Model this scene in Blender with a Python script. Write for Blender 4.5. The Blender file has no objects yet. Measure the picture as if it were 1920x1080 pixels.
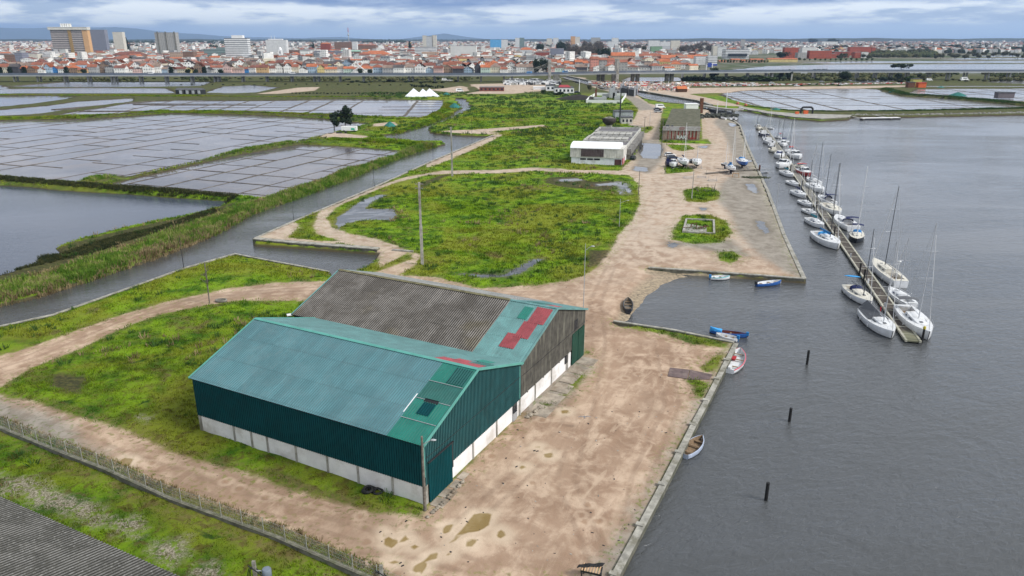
import bpy, bmesh, math, random
import numpy as np
from mathutils import Vector, Matrix
random.seed(7); RNG=np.random.default_rng(7)
R=math.radians
scene=bpy.context.scene; COL=scene.collection
# ---------------------------------------------------------------- camera
FPX=1368.0; CH=42.0; PIT=math.atan(468/FPX); cP,sP=math.cos(PIT),math.sin(PIT)
cam=bpy.data.cameras.new('camera'); camo=bpy.data.objects.new('camera',cam); COL.objects.link(camo)
cam.sensor_width=36; cam.lens=36*FPX/1920; cam.clip_start=1; cam.clip_end=60000
camo.location=(0,0,CH); camo.rotation_euler=(math.pi/2-PIT,0,0); scene.camera=camo
# ---------------------------------------------------------------- exposure
vs=scene.view_settings; vs.view_transform='Standard'; vs.look='None'; vs.gamma=1; vs.use_curve_mapping=False
vs.exposure=-0.12
# ---------------------------------------------------------------- world sky
SUN_EL,SUN_AZ=R(43),R(114)      # azimuth clockwise from +Y
W=bpy.data.worlds.new('World'); scene.world=W; W.use_nodes=True
nt=W.node_tree; nt.nodes.clear(); N=nt.nodes.new; Lk=nt.links.new
out=N('ShaderNodeOutputWorld'); mx=N('ShaderNodeMixShader')
b1=N('ShaderNodeBackground'); b1.inputs[1].default_value=0.10
sky=N('ShaderNodeTexSky'); sky.sky_type='NISHITA'; sky.sun_disc=False; sky.sun_elevation=SUN_EL; sky.sun_rotation=SUN_AZ
sky.air_density=1.0; sky.dust_density=1.0
Lk(sky.outputs[0],b1.inputs[0])
b2=N('ShaderNodeBackground'); b2.inputs[1].default_value=1.0
tc=N('ShaderNodeTexCoord'); sp=N('ShaderNodeSeparateXYZ'); Lk(tc.outputs['Generated'],sp.inputs[0])
mp=N('ShaderNodeMapping'); mp.inputs['Scale'].default_value=(2.4,2.4,17.0); mp.inputs['Location'].default_value=(3.3,1.7,0.35)
Lk(tc.outputs['Generated'],mp.inputs[0])
n1=N('ShaderNodeTexNoise'); n1.inputs['Scale'].default_value=2.3; n1.inputs['Detail'].default_value=9; n1.inputs['Roughness'].default_value=.6; n1.inputs['Distortion'].default_value=.5
Lk(mp.outputs[0],n1.inputs[0])
mp2=N('ShaderNodeMapping'); mp2.inputs['Scale'].default_value=(5.5,5.5,34.0); mp2.inputs['Location'].default_value=(7.1,2.2,0)
Lk(tc.outputs['Generated'],mp2.inputs[0])
n2=N('ShaderNodeTexNoise'); n2.inputs['Scale'].default_value=2.0; n2.inputs['Detail'].default_value=8; n2.inputs['Roughness'].default_value=.55
Lk(mp2.outputs[0],n2.inputs[0])
def mth(op,a,b=None,clamp=False):
    m=N('ShaderNodeMath'); m.operation=op; m.use_clamp=clamp
    for i,v in enumerate((a,b)):
        if v is None: continue
        if isinstance(v,(int,float)): m.inputs[i].default_value=v
        else: Lk(v,m.inputs[i])
    return m.outputs[0]
def mixc(f,a,b):
    m=N('ShaderNodeMix'); m.data_type='RGBA'
    if isinstance(f,(int,float)): m.inputs[0].default_value=f
    else: Lk(f,m.inputs[0])
    for i,v in ((6,a),(7,b)):
        if isinstance(v,tuple): m.inputs[i].default_value=(*v,1)
        else: Lk(v,m.inputs[i])
    return m.outputs[2]
def rng(v,a,b,c=0.,d=1.,smooth=True):
    m=N('ShaderNodeMapRange'); m.interpolation_type='SMOOTHSTEP' if smooth else 'LINEAR'
    Lk(v,m.inputs[0])
    for i,x in zip((1,2,3,4),(a,b,c,d)): m.inputs[i].default_value=x
    return m.outputs[0]
z=sp.outputs[2]
zc=mth('ADD',z,mth('MULTIPLY',mth('SUBTRACT',n1.outputs[0],.5),.022))
low=mixc(rng(zc,0.0,0.014),(.54,.74,1.06),(.70,.88,1.14)); low=mixc(rng(sp.outputs[0],-.28,-.55,0,.75),low,(.27,.45,.82))           # clear strip at the horizon
bright=mixc(rng(n2.outputs[0],.38,.56),(.56,.70,.92),(1.22,1.30,1.36))
dark=mixc(rng(n2.outputs[0],.35,.7),(.20,.33,.66),(.58,.72,.96))
c1=mixc(rng(zc,0.012,0.021),low,bright)
topm=mth('MULTIPLY',rng(zc,0.034,0.044),rng(sp.outputs[0],-0.75,0.9,1.0,0.72))
c2=mixc(topm,c1,dark)
up=mixc(rng(n1.outputs[0],.40,.60),(.62,.70,.83),(1.10,1.14,1.18))
sdot=mth('SUBTRACT',mth('MULTIPLY',sp.outputs[0],.88),mth('MULTIPLY',sp.outputs[1],.47))
upk=N('ShaderNodeVectorMath'); upk.operation='SCALE'; Lk(up,upk.inputs[0]); Lk(rng(sdot,-.9,.9,.48,1.50),upk.inputs['Scale'])
glow=mixc(rng(n1.outputs[0],.38,.62),(.88,.97,1.16),(1.26,1.33,1.46))
upg=mixc(rng(z,0.16,0.50),glow,upk.outputs[0])
c3=mixc(rng(z,0.052,0.085),c2,upg)
vc=mixc(rng(z,-0.02,0.0),(.25,.27,.28),c3)
Lk(vc,b2.inputs[0])
gap=mth('MULTIPLY',rng(n1.outputs[0],.50,.36),rng(z,0.05,0.3))       # blue gaps higher up
gap=mth('MULTIPLY',gap,.45)
Lk(mth('SUBTRACT',1.0,mth('ADD',gap,.04),True),mx.inputs[0]); Lk(b1.outputs[0],mx.inputs[1]); Lk(b2.outputs[0],mx.inputs[2]); Lk(mx.outputs[0],out.inputs[0])
# ---------------------------------------------------------------- sun behind thin cloud
sl=bpy.data.lights.new('sun','SUN'); sl.energy=3.7; sl.angle=R(14); sl.color=(1,.96,.9)
so=bpy.data.objects.new('sun',sl); COL.objects.link(so)
sd_=Vector((math.sin(SUN_AZ)*math.cos(SUN_EL),math.cos(SUN_AZ)*math.cos(SUN_EL),math.sin(SUN_EL)))
so.rotation_euler=(-sd_).to_track_quat('-Z','Y').to_euler()
# ================================================================ helpers
def g(px,py,z=0.0):
    dx=(px-960)/FPX; dy=(540-py)/FPX
    d=(dx,cP+dy*sP,-sP+dy*cP); t=(z-CH)/d[2]
    return (d[0]*t,d[1]*t)
def gv(px,py,z=0.0): return Vector((*g(px,py,z),z))
def ht(y,py):
    k=(540-py)/FPX; return (k*y*cP-y*sP)/(cP+k*sP)+CH
def top(px,py,py2,z0=0.0):
    return ht(g(px,py,z0)[1],py2)
def tag(o,label=None,cat=None,group=None,kind=None):
    if label: o['label']=label
    if cat: o['category']=cat
    if group: o['group']=group
    if kind: o['kind']=kind
    return o
def thing(name,label,cat,loc=(0,0,0),rz=0,group=None):
    o=bpy.data.objects.new(name,None); COL.objects.link(o); o.location=loc; o.rotation_euler=(0,0,rz)
    o.empty_display_size=.5
    return tag(o,label,cat,group)
class MB:
    def __init__(s): s.v=[];s.f=[];s.mi=[];s.sm=[]
    def add(s,vs,fs,mi=0,smooth=False):
        b=len(s.v); s.v+= [tuple(x) for x in vs]
        for f in fs: s.f.append(tuple(b+i for i in f)); s.mi.append(mi); s.sm.append(smooth)
    def box(s,x0,x1,y0,y1,z0,z1,mi=0):
        s.add([(x0,y0,z0),(x1,y0,z0),(x1,y1,z0),(x0,y1,z0),(x0,y0,z1),(x1,y0,z1),(x1,y1,z1),(x0,y1,z1)],
              [(0,3,2,1),(4,5,6,7),(0,1,5,4),(1,2,6,5),(2,3,7,6),(3,0,4,7)],mi)
    def cbox(s,cx,cy,z0,sx,sy,sz,mi=0,rz=0):
        c_,s_=math.cos(rz),math.sin(rz); P=[]
        for z_ in (z0,z0+sz):
            for a,b in ((-1,-1),(1,-1),(1,1),(-1,1)):
                x,y=a*sx/2,b*sy/2; P.append((cx+x*c_-y*s_,cy+x*s_+y*c_,z_))
        s.add(P,[(0,3,2,1),(4,5,6,7),(0,1,5,4),(1,2,6,5),(2,3,7,6),(3,0,4,7)],mi)
    def tube(s,p0,p1,r0,r1=None,n=6,mi=0,cap=True,smooth=True):
        r1=r0 if r1 is None else r1
        p0,p1=Vector(p0),Vector(p1); d=(p1-p0)
        if d.length<1e-6: return
        d.normalize(); a=d.orthogonal().normalized(); b=d.cross(a)
        V=[]
        for p,r in ((p0,r0),(p1,r1)):
            for i in range(n):
                t=2*math.pi*i/n; V.append(p+(a*math.cos(t)+b*math.sin(t))*r)
        F=[(i,(i+1)%n,n+(i+1)%n,n+i) for i in range(n)]
        s.add(V,F,mi,smooth)
        if cap: s.add(V,[tuple(range(n-1,-1,-1)),tuple(range(n,2*n))],mi)
    def path(s,pts,r,n=5,mi=0):
        for a,b in zip(pts[:-1],pts[1:]): s.tube(a,b,r,r,n,mi)
    def prism(s,poly,z0,z1,mi=0,mt=None):
        n=len(poly)
        A=sum(poly[i][0]*poly[(i+1)%n][1]-poly[(i+1)%n][0]*poly[i][1] for i in range(n))
        if A<0: poly=poly[::-1]
        V=[(p[0],p[1],z0) for p in poly]+[(p[0],p[1],z1) for p in poly]
        s.add(V,[(i,(i+1)%n,n+(i+1)%n,n+i) for i in range(n)],mi)
        s.add(V,[tuple(range(n,2*n))],mi if mt is None else mt); s.add(V,[tuple(range(n-1,-1,-1))],mi)
    def lathe(s,prof,cx=0,cy=0,n=16,mi=0,smooth=True,cap=True):
        V=[]
        for r,z_ in prof:
            for i in range(n):
                t=2*math.pi*i/n; V.append((cx+r*math.cos(t),cy+r*math.sin(t),z_))
        F=[]
        for k in range(len(prof)-1):
            for i in range(n):
                F.append((k*n+i,k*n+(i+1)%n,(k+1)*n+(i+1)%n,(k+1)*n+i))
        s.add(V,F,mi,smooth)
        if cap: s.add(V,[tuple(range(n-1,-1,-1)),tuple(range((len(prof)-1)*n,len(prof)*n))],mi)
    def strip(s,pts,w,z0,z1,mi=0,off=0.0,closed=False):
        """wall of width w along a polyline of (x,y); off moves it to the left"""
        n=len(pts); L=[];Rr=[]
        for i in range(n):
            p=Vector(pts[i][:2])
            if closed: a=Vector(pts[i-1][:2]); b=Vector(pts[(i+1)%n][:2])
            else: a=Vector(pts[max(i-1,0)][:2]); b=Vector(pts[min(i+1,n-1)][:2])
            d1=(p-a) if (p-a).length>1e-6 else (b-p); d2=(b-p) if (b-p).length>1e-6 else (p-a)
            d1=d1.normalized(); d2=d2.normalized()
            n1_=Vector((-d1.y,d1.x)); n2_=Vector((-d2.y,d2.x)); m=(n1_+n2_).normalized()
            k=1/max(.35,m.dot(n1_))
            L.append(p+m*k*(off+w/2)); Rr.append(p+m*k*(off-w/2))
        def zz(z_,i): return z_[i] if isinstance(z_,(list,tuple)) else z_
        V=[]
        for i in range(n):
            V+=[(L[i].x,L[i].y,zz(z0,i)),(Rr[i].x,Rr[i].y,zz(z0,i)),(Rr[i].x,Rr[i].y,zz(z1,i)),(L[i].x,L[i].y,zz(z1,i))]
        F=[]; m=n if closed else n-1
        for i in range(m):
            a=4*i; b=4*((i+1)%n)
            F+=[(a+3,a+2,b+2,b+3),(a+2,a+1,b+1,b+2),(a,a+3,b+3,b),(a+1,a,b,b+1)]
        if not closed: F+=[(0,1,2,3),(4*(n-1)+3,4*(n-1)+2,4*(n-1)+1,4*(n-1))]
        s.add(V,F,mi)
    def obj(s,name,mats,parent=None,label=None,cat=None,group=None,kind=None,loc=None,rz=0):
        me=s.mesh(name,mats); o=bpy.data.objects.new(name,me); COL.objects.link(o)
        if parent: o.parent=parent
        if loc is not None: o.location=loc
        if rz: o.rotation_euler=(0,0,rz)
        return tag(o,label,cat,group,kind)
    def mesh(s,name,mats):
        me=bpy.data.meshes.new(name); me.from_pydata(s.v,[],s.f)
        if not isinstance(mats,(list,tuple)): mats=[mats]
        for m in mats: me.materials.append(m)
        if len(mats)>1: me.polygons.foreach_set('material_index',s.mi)
        me.polygons.foreach_set('use_smooth',s.sm); me.update(); return me
def link(name,me,parent=None,**k):
    o=bpy.data.objects.new(name,me); COL.objects.link(o); o.parent=parent; return tag(o,**k)
def sheet(name,polys,zs,mat,**k):
    bm=bmesh.new()
    for poly in polys:
        v=[bm.verts.new((p[0],p[1],zs)) for p in poly]
        f=bm.faces.new(v); f.normal_update()
        if f.normal.z<0: f.normal_flip()
    bmesh.ops.triangulate(bm,faces=bm.faces[:])
    me=bpy.data.meshes.new(name); bm.to_mesh(me); bm.free(); me.materials.append(mat)
    return link(name,me,None,**k)
# ---------------------------------------------------------------- node materials
class NT:
    def __init__(s,name):
        s.m=bpy.data.materials.new(name); s.m.use_nodes=True; s.t=s.m.node_tree; s.t.nodes.clear()
        s.o=s.n('ShaderNodeOutputMaterial'); s.b=s.n('ShaderNodeBsdfPrincipled'); s.l(s.b.outputs[0],s.o.inputs[0])
        s.geo=s.n('ShaderNodeNewGeometry'); s.tc=s.n('ShaderNodeTexCoord'); s.pos=s.geo.outputs['Position']; s.ob=s.tc.outputs['Object']
    def n(s,t): return s.t.nodes.new(t)
    def l(s,a,b): s.t.links.new(a,b)
    def put(s,sock,v):
        if isinstance(v,tuple): sock.default_value=(*v,1) if len(sock.default_value)==4 and len(v)==3 else v
        elif isinstance(v,(int,float)): sock.default_value=v
        else: s.l(v,sock)
    def mapp(s,vec,sc=(1,1,1),loc=(0,0,0),rot=(0,0,0)):
        if rot!=(0,0,0): m=s.n('ShaderNodeMapping'); s.l(vec,m.inputs[0]); m.inputs['Rotation'].default_value=rot; vec=m.outputs[0]; rot=(0,0,0)
        m=s.n('ShaderNodeMapping'); s.l(vec,m.inputs[0]); m.inputs['Scale'].default_value=sc; m.inputs['Location'].default_value=loc; m.inputs['Rotation'].default_value=rot
        return m.outputs[0]
    def noise(s,vec,sc=1.,det=4,ro=.55,dist=0.):
        m=s.n('ShaderNodeTexNoise'); s.l(vec,m.inputs[0]); m.inputs['Scale'].default_value=sc; m.inputs['Detail'].default_value=det
        m.inputs['Roughness'].default_value=ro; m.inputs['Distortion'].default_value=dist; return m.outputs[0]
    def vor(s,vec,sc=1.,out='Distance',feat='F1'):
        m=s.n('ShaderNodeTexVoronoi'); m.feature=feat; s.l(vec,m.inputs[0]); m.inputs['Scale'].default_value=sc; return m.outputs[out]
    def math(s,op,a,b=None,cl=False):
        m=s.n('ShaderNodeMath'); m.operation=op; m.use_clamp=cl; s.put(m.inputs[0],a)
        if b is not None: s.put(m.inputs[1],b)
        return m.outputs[0]
    def rng(s,v,a,b,c=0.,d=1.,lin=False):
        m=s.n('ShaderNodeMapRange'); m.interpolation_type='LINEAR' if lin else 'SMOOTHSTEP'; s.l(v,m.inputs[0])
        for i,x in zip((1,2,3,4),(a,b,c,d)): m.inputs[i].default_value=x
        return m.outputs[0]
    def mix(s,f,a,b,bl='MIX'):
        m=s.n('ShaderNodeMix'); m.data_type='RGBA'; m.blend_type=bl; s.put(m.inputs[0],f); s.put(m.inputs[6],a); s.put(m.inputs[7],b); return m.outputs[2]
    def mixf(s,f,a,b):
        m=s.n('ShaderNodeMix'); m.data_type='FLOAT'; s.put(m.inputs[0],f); s.put(m.inputs[2],a); s.put(m.inputs[3],b); return m.outputs[0]
    def attr(s,name):
        a=s.n('ShaderNodeAttribute'); a.attribute_name=name; return a.outputs['Fac']
    def sep(s,v):
        m=s.n('ShaderNodeSeparateXYZ'); s.l(v,m.inputs[0]); return m.outputs
    def bump(s,h,st=.3,dist=.1):
        m=s.n('ShaderNodeBump'); m.inputs['Strength'].default_value=st; m.inputs['Distance'].default_value=dist; s.l(h,m.inputs['Height']); s.l(m.outputs[0],s.b.inputs['Normal'])
    def set(s,col=None,rough=None,spec=None,metal=None):
        if col is not None: s.put(s.b.inputs['Base Color'],col)
        if rough is not None: s.put(s.b.inputs['Roughness'],rough)
        if spec is not None: s.put(s.b.inputs['Specular IOR Level'],spec)
        if metal is not None: s.put(s.b.inputs['Metallic'],metal)
        return s.m
def mul(c,k): return tuple(min(1,x*k) for x in c)
def M(name,c,rough=.75,var=.25,sc=1.5,bump=.0,metal=0,spec=.4,world=False,dirt=None,streak=0):
    t=NT(name); v=t.pos if world else t.ob
    n=t.noise(v,sc,5,.6); col=t.mix(t.rng(n,.3,.7),mul(c,1-var),mul(c,1+var*.6))
    if streak:
        n2_=t.noise(t.mapp(v,(3,3,.25)),streak,4,.6); col=t.mix(t.rng(n2_,.5,.72,0,.8),col,dirt or mul(c,.45))
    elif dirt:
        n2_=t.noise(v,sc*.45,6,.65); col=t.mix(t.rng(n2_,.48,.66,0,.85),col,dirt)
    if bump: t.bump(t.noise(v,sc*6,3),bump,.05)
    return t.set(col,rough,spec,metal)
def grass_nodes(t,v):
    """meadow colour, the same for the ground and the blades that grow from it"""
    a=t.noise(v,.045,5,.6,.6); b=t.noise(t.mapp(v,(1,1,1),(31,7,0)),.22,5,.65,.3); c=t.noise(t.mapp(v,(1,1,1),(3,57,0)),1.3,4,.6)
    col=t.mix(t.rng(b,.36,.62),(.038,.108,.006),(.180,.300,.012))
    col=t.mix(t.rng(a,.45,.60,0,.8),col,(.205,.225,.022))
    col=t.mix(t.rng(c,.50,.74,0,.6),col,(.17,.175,.045))
    d=t.noise(t.mapp(v,(1,1,1),(90,17,0)),.12,6,.7,.8)
    col=t.mix(t.rng(d,.56,.68,0,.85),col,(.135,.105,.045))
    col=t.mix(t.rng(d,.42,.34,0,.85),col,(.014,.058,.008))
    e=t.noise(t.mapp(v,(1,1,1),(11,77,0)),.6,6,.72,.6); nr=t.rng(t.sep(v)[1],125,60)
    col=t.mix(t.math('MULTIPLY',nr,t.rng(e,.50,.62,0,.8)),col,(.105,.085,.022)); col=t.mix(t.math('MULTIPLY',nr,.42),col,t.mix(1.,col,(.50,.50,.50),'MULTIPLY'))
    return col

def ordw(n):
    o=['zeroth','first','second','third','fourth','fifth','sixth','seventh','eighth','ninth','tenth','eleventh','twelfth','thirteenth','fourteenth','fifteenth','sixteenth','seventeenth','eighteenth','nineteenth']
    t=['','','twent','thirt','fort','fift','sixt','sevent','eight','ninet']
    if n<20: return o[n]
    return t[n//10]+'ieth' if n%10==0 else t[n//10]+'y-'+o[n%10]
# ================================================================ GROUND
WZ=-0.75; PZ=-0.45
def gp(pts,z=0.0):
    return [g(p[0],p[1],p[2] if len(p)>2 else z) for p in pts]
w_=WZ
canal=gp([(-260,660,w_),(0,574,w_),(60,560,w_),(100,548,w_),(200,515,w_),(300,482,w_),(400,441,w_),(470,402,w_),(560,371,w_),(640,341,w_),(700,316,w_),(760,292,w_),(800,279,w_),(834,272,w_),
  (828,266,w_),(780,266,w_),(735,262,w_),(700,255,w_),(740,252,w_),(762,247,w_),(792,238,w_),(812,231,w_),(840,219,w_),(856,211,w_),(866,203,w_),(860,194,w_),(852,184,w_),
  (868,184,w_),(877,193,w_),(882,201,w_),(872,210,w_),(842,224,w_),(807,238,w_),(801,246,w_),(812,252,w_),(870,256,w_),(924,254),(812,301),(702,351),(551,415),(478,446),
  (480,455),(560,460),(640,466),(707,471),(713,477,w_),(702,496,w_),(682,508,w_),(655,516,w_),(617,518),(617,509),(440,477),(345,504),(200,556),(100,591),(0,613),(-260,700)])
pond=gp([(-400,335),(-100,345),(0,349),(60,352),(100,357),(180,362),(240,365),(330,372),(430,378),(405,392),(350,405),(290,415),(220,432),(150,450),(104,466),(118,480),(75,484),(66,497),(0,520),(-400,600)],PZ)
lag=gp([(1140,1100),(1150,1080),(1378,645),(1375,640),(1150,602),(1176,600,w_),(1186,588,w_),(1200,572,w_),(1215,553,w_),(1240,535,w_),(1265,524,w_),(1285,518,w_),(1216,502),(1508,523),(1470,440),(1440,360),(1400,270),(1388,235),(1376,226),(1350,221),
  (1335,211),(1322,203),(1310,197),(1247,192),(1210,185),(1194,178),(1160,172),(1095,157),(1052,145),(1062,142),(1122,155),(1192,170),(1310,189),(1332,196),(1350,203),(1386,205),
  (1440,215),(1490,222),(1540,226),(1590,223),(1602,217),(1700,218),(1920,214),(2500,205),(6000,400),(6000,3000),(1140,3000)])
# pans (water at PZ)
panC=gp([(-400,238),(-100,228),(150,224),(230,220),(330,213),(500,217),(600,224),(690,232),(610,252),(545,270),(450,286),(370,305),(240,332),(155,342),(100,340),(0,329),(-400,300)],PZ)
panD=gp([(205,346),(450,291),(560,272),(640,275),(765,284),(738,296),(700,309),(640,327),(560,353),(500,372),(465,374),(400,370),(300,358)],PZ)
panE=gp([(250,192),(330,188),(480,189),(630,186),(830,188),(832,200),(822,211),(800,221),(730,220),(655,216),(480,209),(400,208),(330,210),(280,209),(220,215),(100,217)],PZ)
panW1=gp([(-400,232),(0,218),(60,215),(150,203),(250,190),(250,184),(150,190),(100,197),(0,206),(-400,222)],PZ)
panW2=gp([(-400,208),(0,201),(60,195),(150,182),(100,180),(-400,181)],PZ)
panW3=gp([(-400,177),(330,175),(310,166),(150,165),(20,167),(-400,168)],PZ)
panW4=gp([(20,163),(60,158),(120,154),(395,154),(375,162),(200,164)],PZ)
panW6=gp([(-400,170),(0,168),(20,166),(0,160),(-400,158)],PZ)
panW5=gp([(385,174),(420,162),(470,160),(520,164),(490,172),(450,176)],PZ)
panR=gp([(1352,176),(1400,170),(1440,169),(1600,166),(1645,168),(1690,181),(1760,184),(1840,192),(1920,199),(2400,240),(2400,215),(1920,203),(1700,208),(1550,209),(1480,206),(1420,199),(1375,188)],PZ)
panS=gp([(1702,175),(1722,167),(1920,166),(2400,176),(2400,205),(1920,191),(1850,187),(1780,181)],PZ)
panT=gp([(1735,163),(1920,163),(2300,165),(2300,162),(1735,161)],PZ)
panU=gp([(1845,154),(1920,149),(2400,150),(2400,160),(1920,158)],PZ)
river=gp([(1345,134),(1400,128),(1440,124),(1560,121),(1920,120),(2500,120),(2500,137),(1440,137),(1400,136)],PZ)
riv2=gp([(1500,117),(1600,115),(1920,114),(2500,114),(2500,118),(1700,118),(1560,119)],PZ)
riv3=gp([(1760,111),(1820,109),(1900,109),(2400,108),(2400,111),(1880,112)],PZ)
riv4=gp([(1790,105.5),(1920,104),(2400,104),(2400,106),(1850,106.5)],PZ)
riv5=gp([(1165,151),(1180,145),(1270,145),(1285,150),(1270,153),(1200,153)],PZ)
riv6=gp([(1590,150),(1630,147),(1665,148),(1690,151),(1640,155),(1600,154)],PZ)
lowpolys=[pond,panC,panD,panE,panW1,panW2,panW3,panW4,panW5,panW6,panR,panS,panT,panU,river,riv2,riv3,riv4,riv5,riv6]
# --- masks
dirtP=[gp([(660,1100),(560,1040),(417,985),(320,950),(200,896),(97,857),(30,818),(-300,690),(-300,620),(0,742),(60,752),(130,777),(250,812),(330,852),(450,884),(560,922),(700,962),(790,970),
   (800,950),(975,778),(1000,770),(1020,765),(1060,740),(1100,700),(1098,675),(1086,660),(1000,600),(640,600),(640,566),(620,565),(450,563),(390,572),(300,590),(240,610),(150,655),(60,690),(0,727),(-300,860),(-300,770),(0,668),(60,650),(150,618),(230,590),(330,562),(430,541),(520,530),(620,527),(680,516),
   (720,505),(775,485),(765,470),(790,478),(775,500),(748,516),(820,520),(900,541),(1000,535),(1060,527),(1097,516),(1122,498),(1145,470),(1160,440),(1188,410),(1200,380),(1196,345),(1180,328),(1080,324),(1000,320),(930,325),(850,326),(800,328),(740,343),(680,367),(632,388),(612,408),(622,425),(650,436),(700,447),(735,458),(770,472),(715,500),(705,480),(707,470),(640,456),(596,448),(588,425),(597,397),(640,375),(705,350),(760,332),(830,320),(925,319),(1000,314),(1080,318),(1165,320),(1170,312),(1185,300),(1196,280),(1203,240),(1178,235),(1190,222),(1197,205),
   (1183,190),(1170,180),(1100,160),(1100,155),(1194,178),(1210,190),(1245,200),(1240,215),(1236,265),(1312,268),(1317,264),(1316,232),(1314,205),(1330,205),(1350,222),(1376,227),(1389,236),(1400,270),(1440,360),(1470,440),(1508,523),(1216,502),(1285,518,w_),(1265,540,w_),(1176,610,w_),(1150,602),(1375,640),(1378,645),(1150,1080),(1140,1100)]),
  gp([(800,303),(870,275),(925,252),(945,252),(900,275),(830,305),(800,315)]),      # sandy strip by the canal wall
  gp([(540,405),(480,446),(560,455),(640,460),(600,445),(570,432)]),
  gp([(1093,660),(1100,675),(1104,700),(1060,745),(1010,770),(975,780),(960,700)]),
  gp([(620,247),(660,252),(690,255),(680,262),(640,262),(600,256)]),                # pale spoil by the trees
  gp([(480,176),(560,164),(600,163),(590,170),(520,176)]),
  gp([(830,166),(870,160),(880,170),(850,174),(800,168)]),
  gp([(880,158),(1000,155),(1030,160),(1020,170),(960,176),(870,176),(905,170)]),
  gp([(1062,142),(1122,155),(1192,170),(1310,189),(1335,197),(1400,200),(1320,182),(1290,176),(1700,163),(1700,160),(1290,165),(1300,158),(1100,150),(1100,146)]),
  gp([(700,232),(740,228),(745,236),(700,238)]),
  gp([(890,243),(960,238),(1020,234),(1025,237),(960,243),(900,249)]),
  gp([(820,246),(880,243),(940,250),(920,252),(860,250)])]
grassI=[gp(p) for p in ([(1280,404),(1330,402),(1362,414),(1372,438),(1352,455),(1300,458),(1258,449),(1262,430)],[(1280,356),(1330,350),(1350,360),(1348,374),(1320,380),(1286,378)],
  [(1248,270),(1290,272),(1303,279),(1280,284),(1262,280)],[(1203,246),(1210,238),(1224,236),(1222,244),(1212,250)],[(1345,474),(1372,470),(1390,482),(1370,494),(1348,488)],
  [(1150,604),(1240,614),(1310,628),(1372,641),(1366,652),(1300,646),(1240,626),(1160,612)],[(1362,652),(1345,690),(1325,700),(1312,690),(1340,670)],[(1280,708),(1310,712),(1330,722),(1312,748),(1296,728)],
  [(1100,702),(1078,728),(1050,752),(1060,734),(1080,705)],[(1012,750),(1040,760),(1020,766)],[(1090,655),(1104,660),(1098,668)],[(1228,150),(1232,150),(1232,151)],
  [(1050,312),(1170,314),(1160,320),(1060,318)],[(1235,262),(1315,264),(1325,258),(1335,270),(1240,268)],
  [(560,425),(600,440),(640,452),(600,452),(540,445)],[(0,795),(40,800),(70,815),(30,812)],[(1210,187),(1245,194),(1238,198),(1215,194)],[(1245,310),(1300,316),(1300,322),(1248,326)])]
greyP=[gp(p) for p in ([(1345,222),(1376,226),(1389,236),(1400,270),(1440,360),(1470,440),(1508,523),(1470,505),(1420,470),(1390,440),(1372,400),(1345,372),(1355,345),(1380,325),(1375,290),(1360,250),(1340,230)],
  [(1205,262),(1245,264),(1240,300),(1215,325),(1190,320),(1200,290)],[(-300,640),(0,755),(110,790),(150,830),(210,870),(150,880),(60,830),(-300,700)],[(980,768),(1050,700),(1085,670),(1100,690),(1040,760),(1000,775)],
  [(1130,230),(1205,236),(1210,290),(1190,300)],[(1100,160),(1160,172),(1198,185),(1230,205),(1200,207),(1180,190),(1150,178)],[(1240,900),(1375,645),(1365,700),(1160,1080),(1120,1080)],[(1000,300),(1080,288),(1085,293),(1020,306),(1040,320),(1000,312)],
  [(1270,455),(1370,450),(1400,480),(1330,470)],[(0,138),(1060,138),(1060,142),(0,142)],[(-400,139),(2400,135),(2400,137),(-400,142)],[(1340,160),(1560,158),(1720,156),(1760,150),(1900,149),(1900,151),(1770,153),(1720,159),(1560,161),(1340,163)])]
pudP=[gp(p) for p in ([(1200,268),(1238,270),(1244,282),(1232,298),(1205,296),(1196,283)],[(1190,312),(1215,314),(1214,322),(1188,320)],[(1397,344),(1414,345),(1419,354),(1424,364),(1412,361),(1400,352)],[(1417,413),(1432,416),(1436,424),(1444,434),(1436,438),(1424,428)],
  [(1394,298),(1412,300),(1404,306),(1392,304)],[(1310,389),(1326,390),(1318,395)],[(1252,453),(1272,457),(1262,464),(1252,461)],[(1308,275),(1330,272),(1322,279)],
  [(632,408),(652,395),(680,375),(712,365),(725,366),(700,378),(685,392),(738,393),(744,402),(732,413),(690,412),(650,418),(634,430),(630,420)],
  [(1045,337),(1085,334),(1095,338),(1050,341)],[(1105,345),(1150,343),(1160,347),(1110,349)],[(1150,340),(1160,340),(1172,366),(1162,366)],[(1167,340),(1175,342),(1186,364),(1178,366)],
  [(860,514),(945,516),(975,500),(1010,484),(1020,486),(985,508),(955,519),(900,521)],
  [(-300,598),(0,500),(60,497),(120,482),(110,475),(60,488),(-300,540)],[(1410,226),(1411,226),(1411,227)],[(1362,229),(1380,232),(1385,236),(1370,238)])]
mudP=[gp(p) for p in ([(890,962),(922,962),(918,985),(900,996),(868,1000),(846,1020),(840,1020),(868,990)],[(832,985),(850,982),(842,1000),(830,1000)],[(718,996),(728,1006),(748,1015),(735,1028),(720,1022)],[(757,1000),(768,1012),(776,1014),(762,1018),(752,1010)],[(776,1020),(788,1026),(780,1032),(764,1028)],
  [(876,1012),(895,1010),(888,1024),(874,1026)],[(800,1042),(820,1034),(822,1046),(800,1052)],[(775,1062),(798,1050),(800,1062),(790,1076),(772,1070)],[(838,1036),(848,1034),(848,1043),(838,1043)],[(726,1048),(748,1052),(752,1058),(730,1056)],[(1020,850),(1036,848),(1038,857),(1022,858)],
  [(975,872),(988,873),(984,880),(974,880)],[(1004,834),(1014,835),(1010,841),(1002,840)],[(1050,770),(1064,768),(1070,774),(1054,776)],[(935,990),(950,1000),(945,1012),(930,1006)],[(230,856),(250,860),(240,878),(218,872)])]
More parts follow.
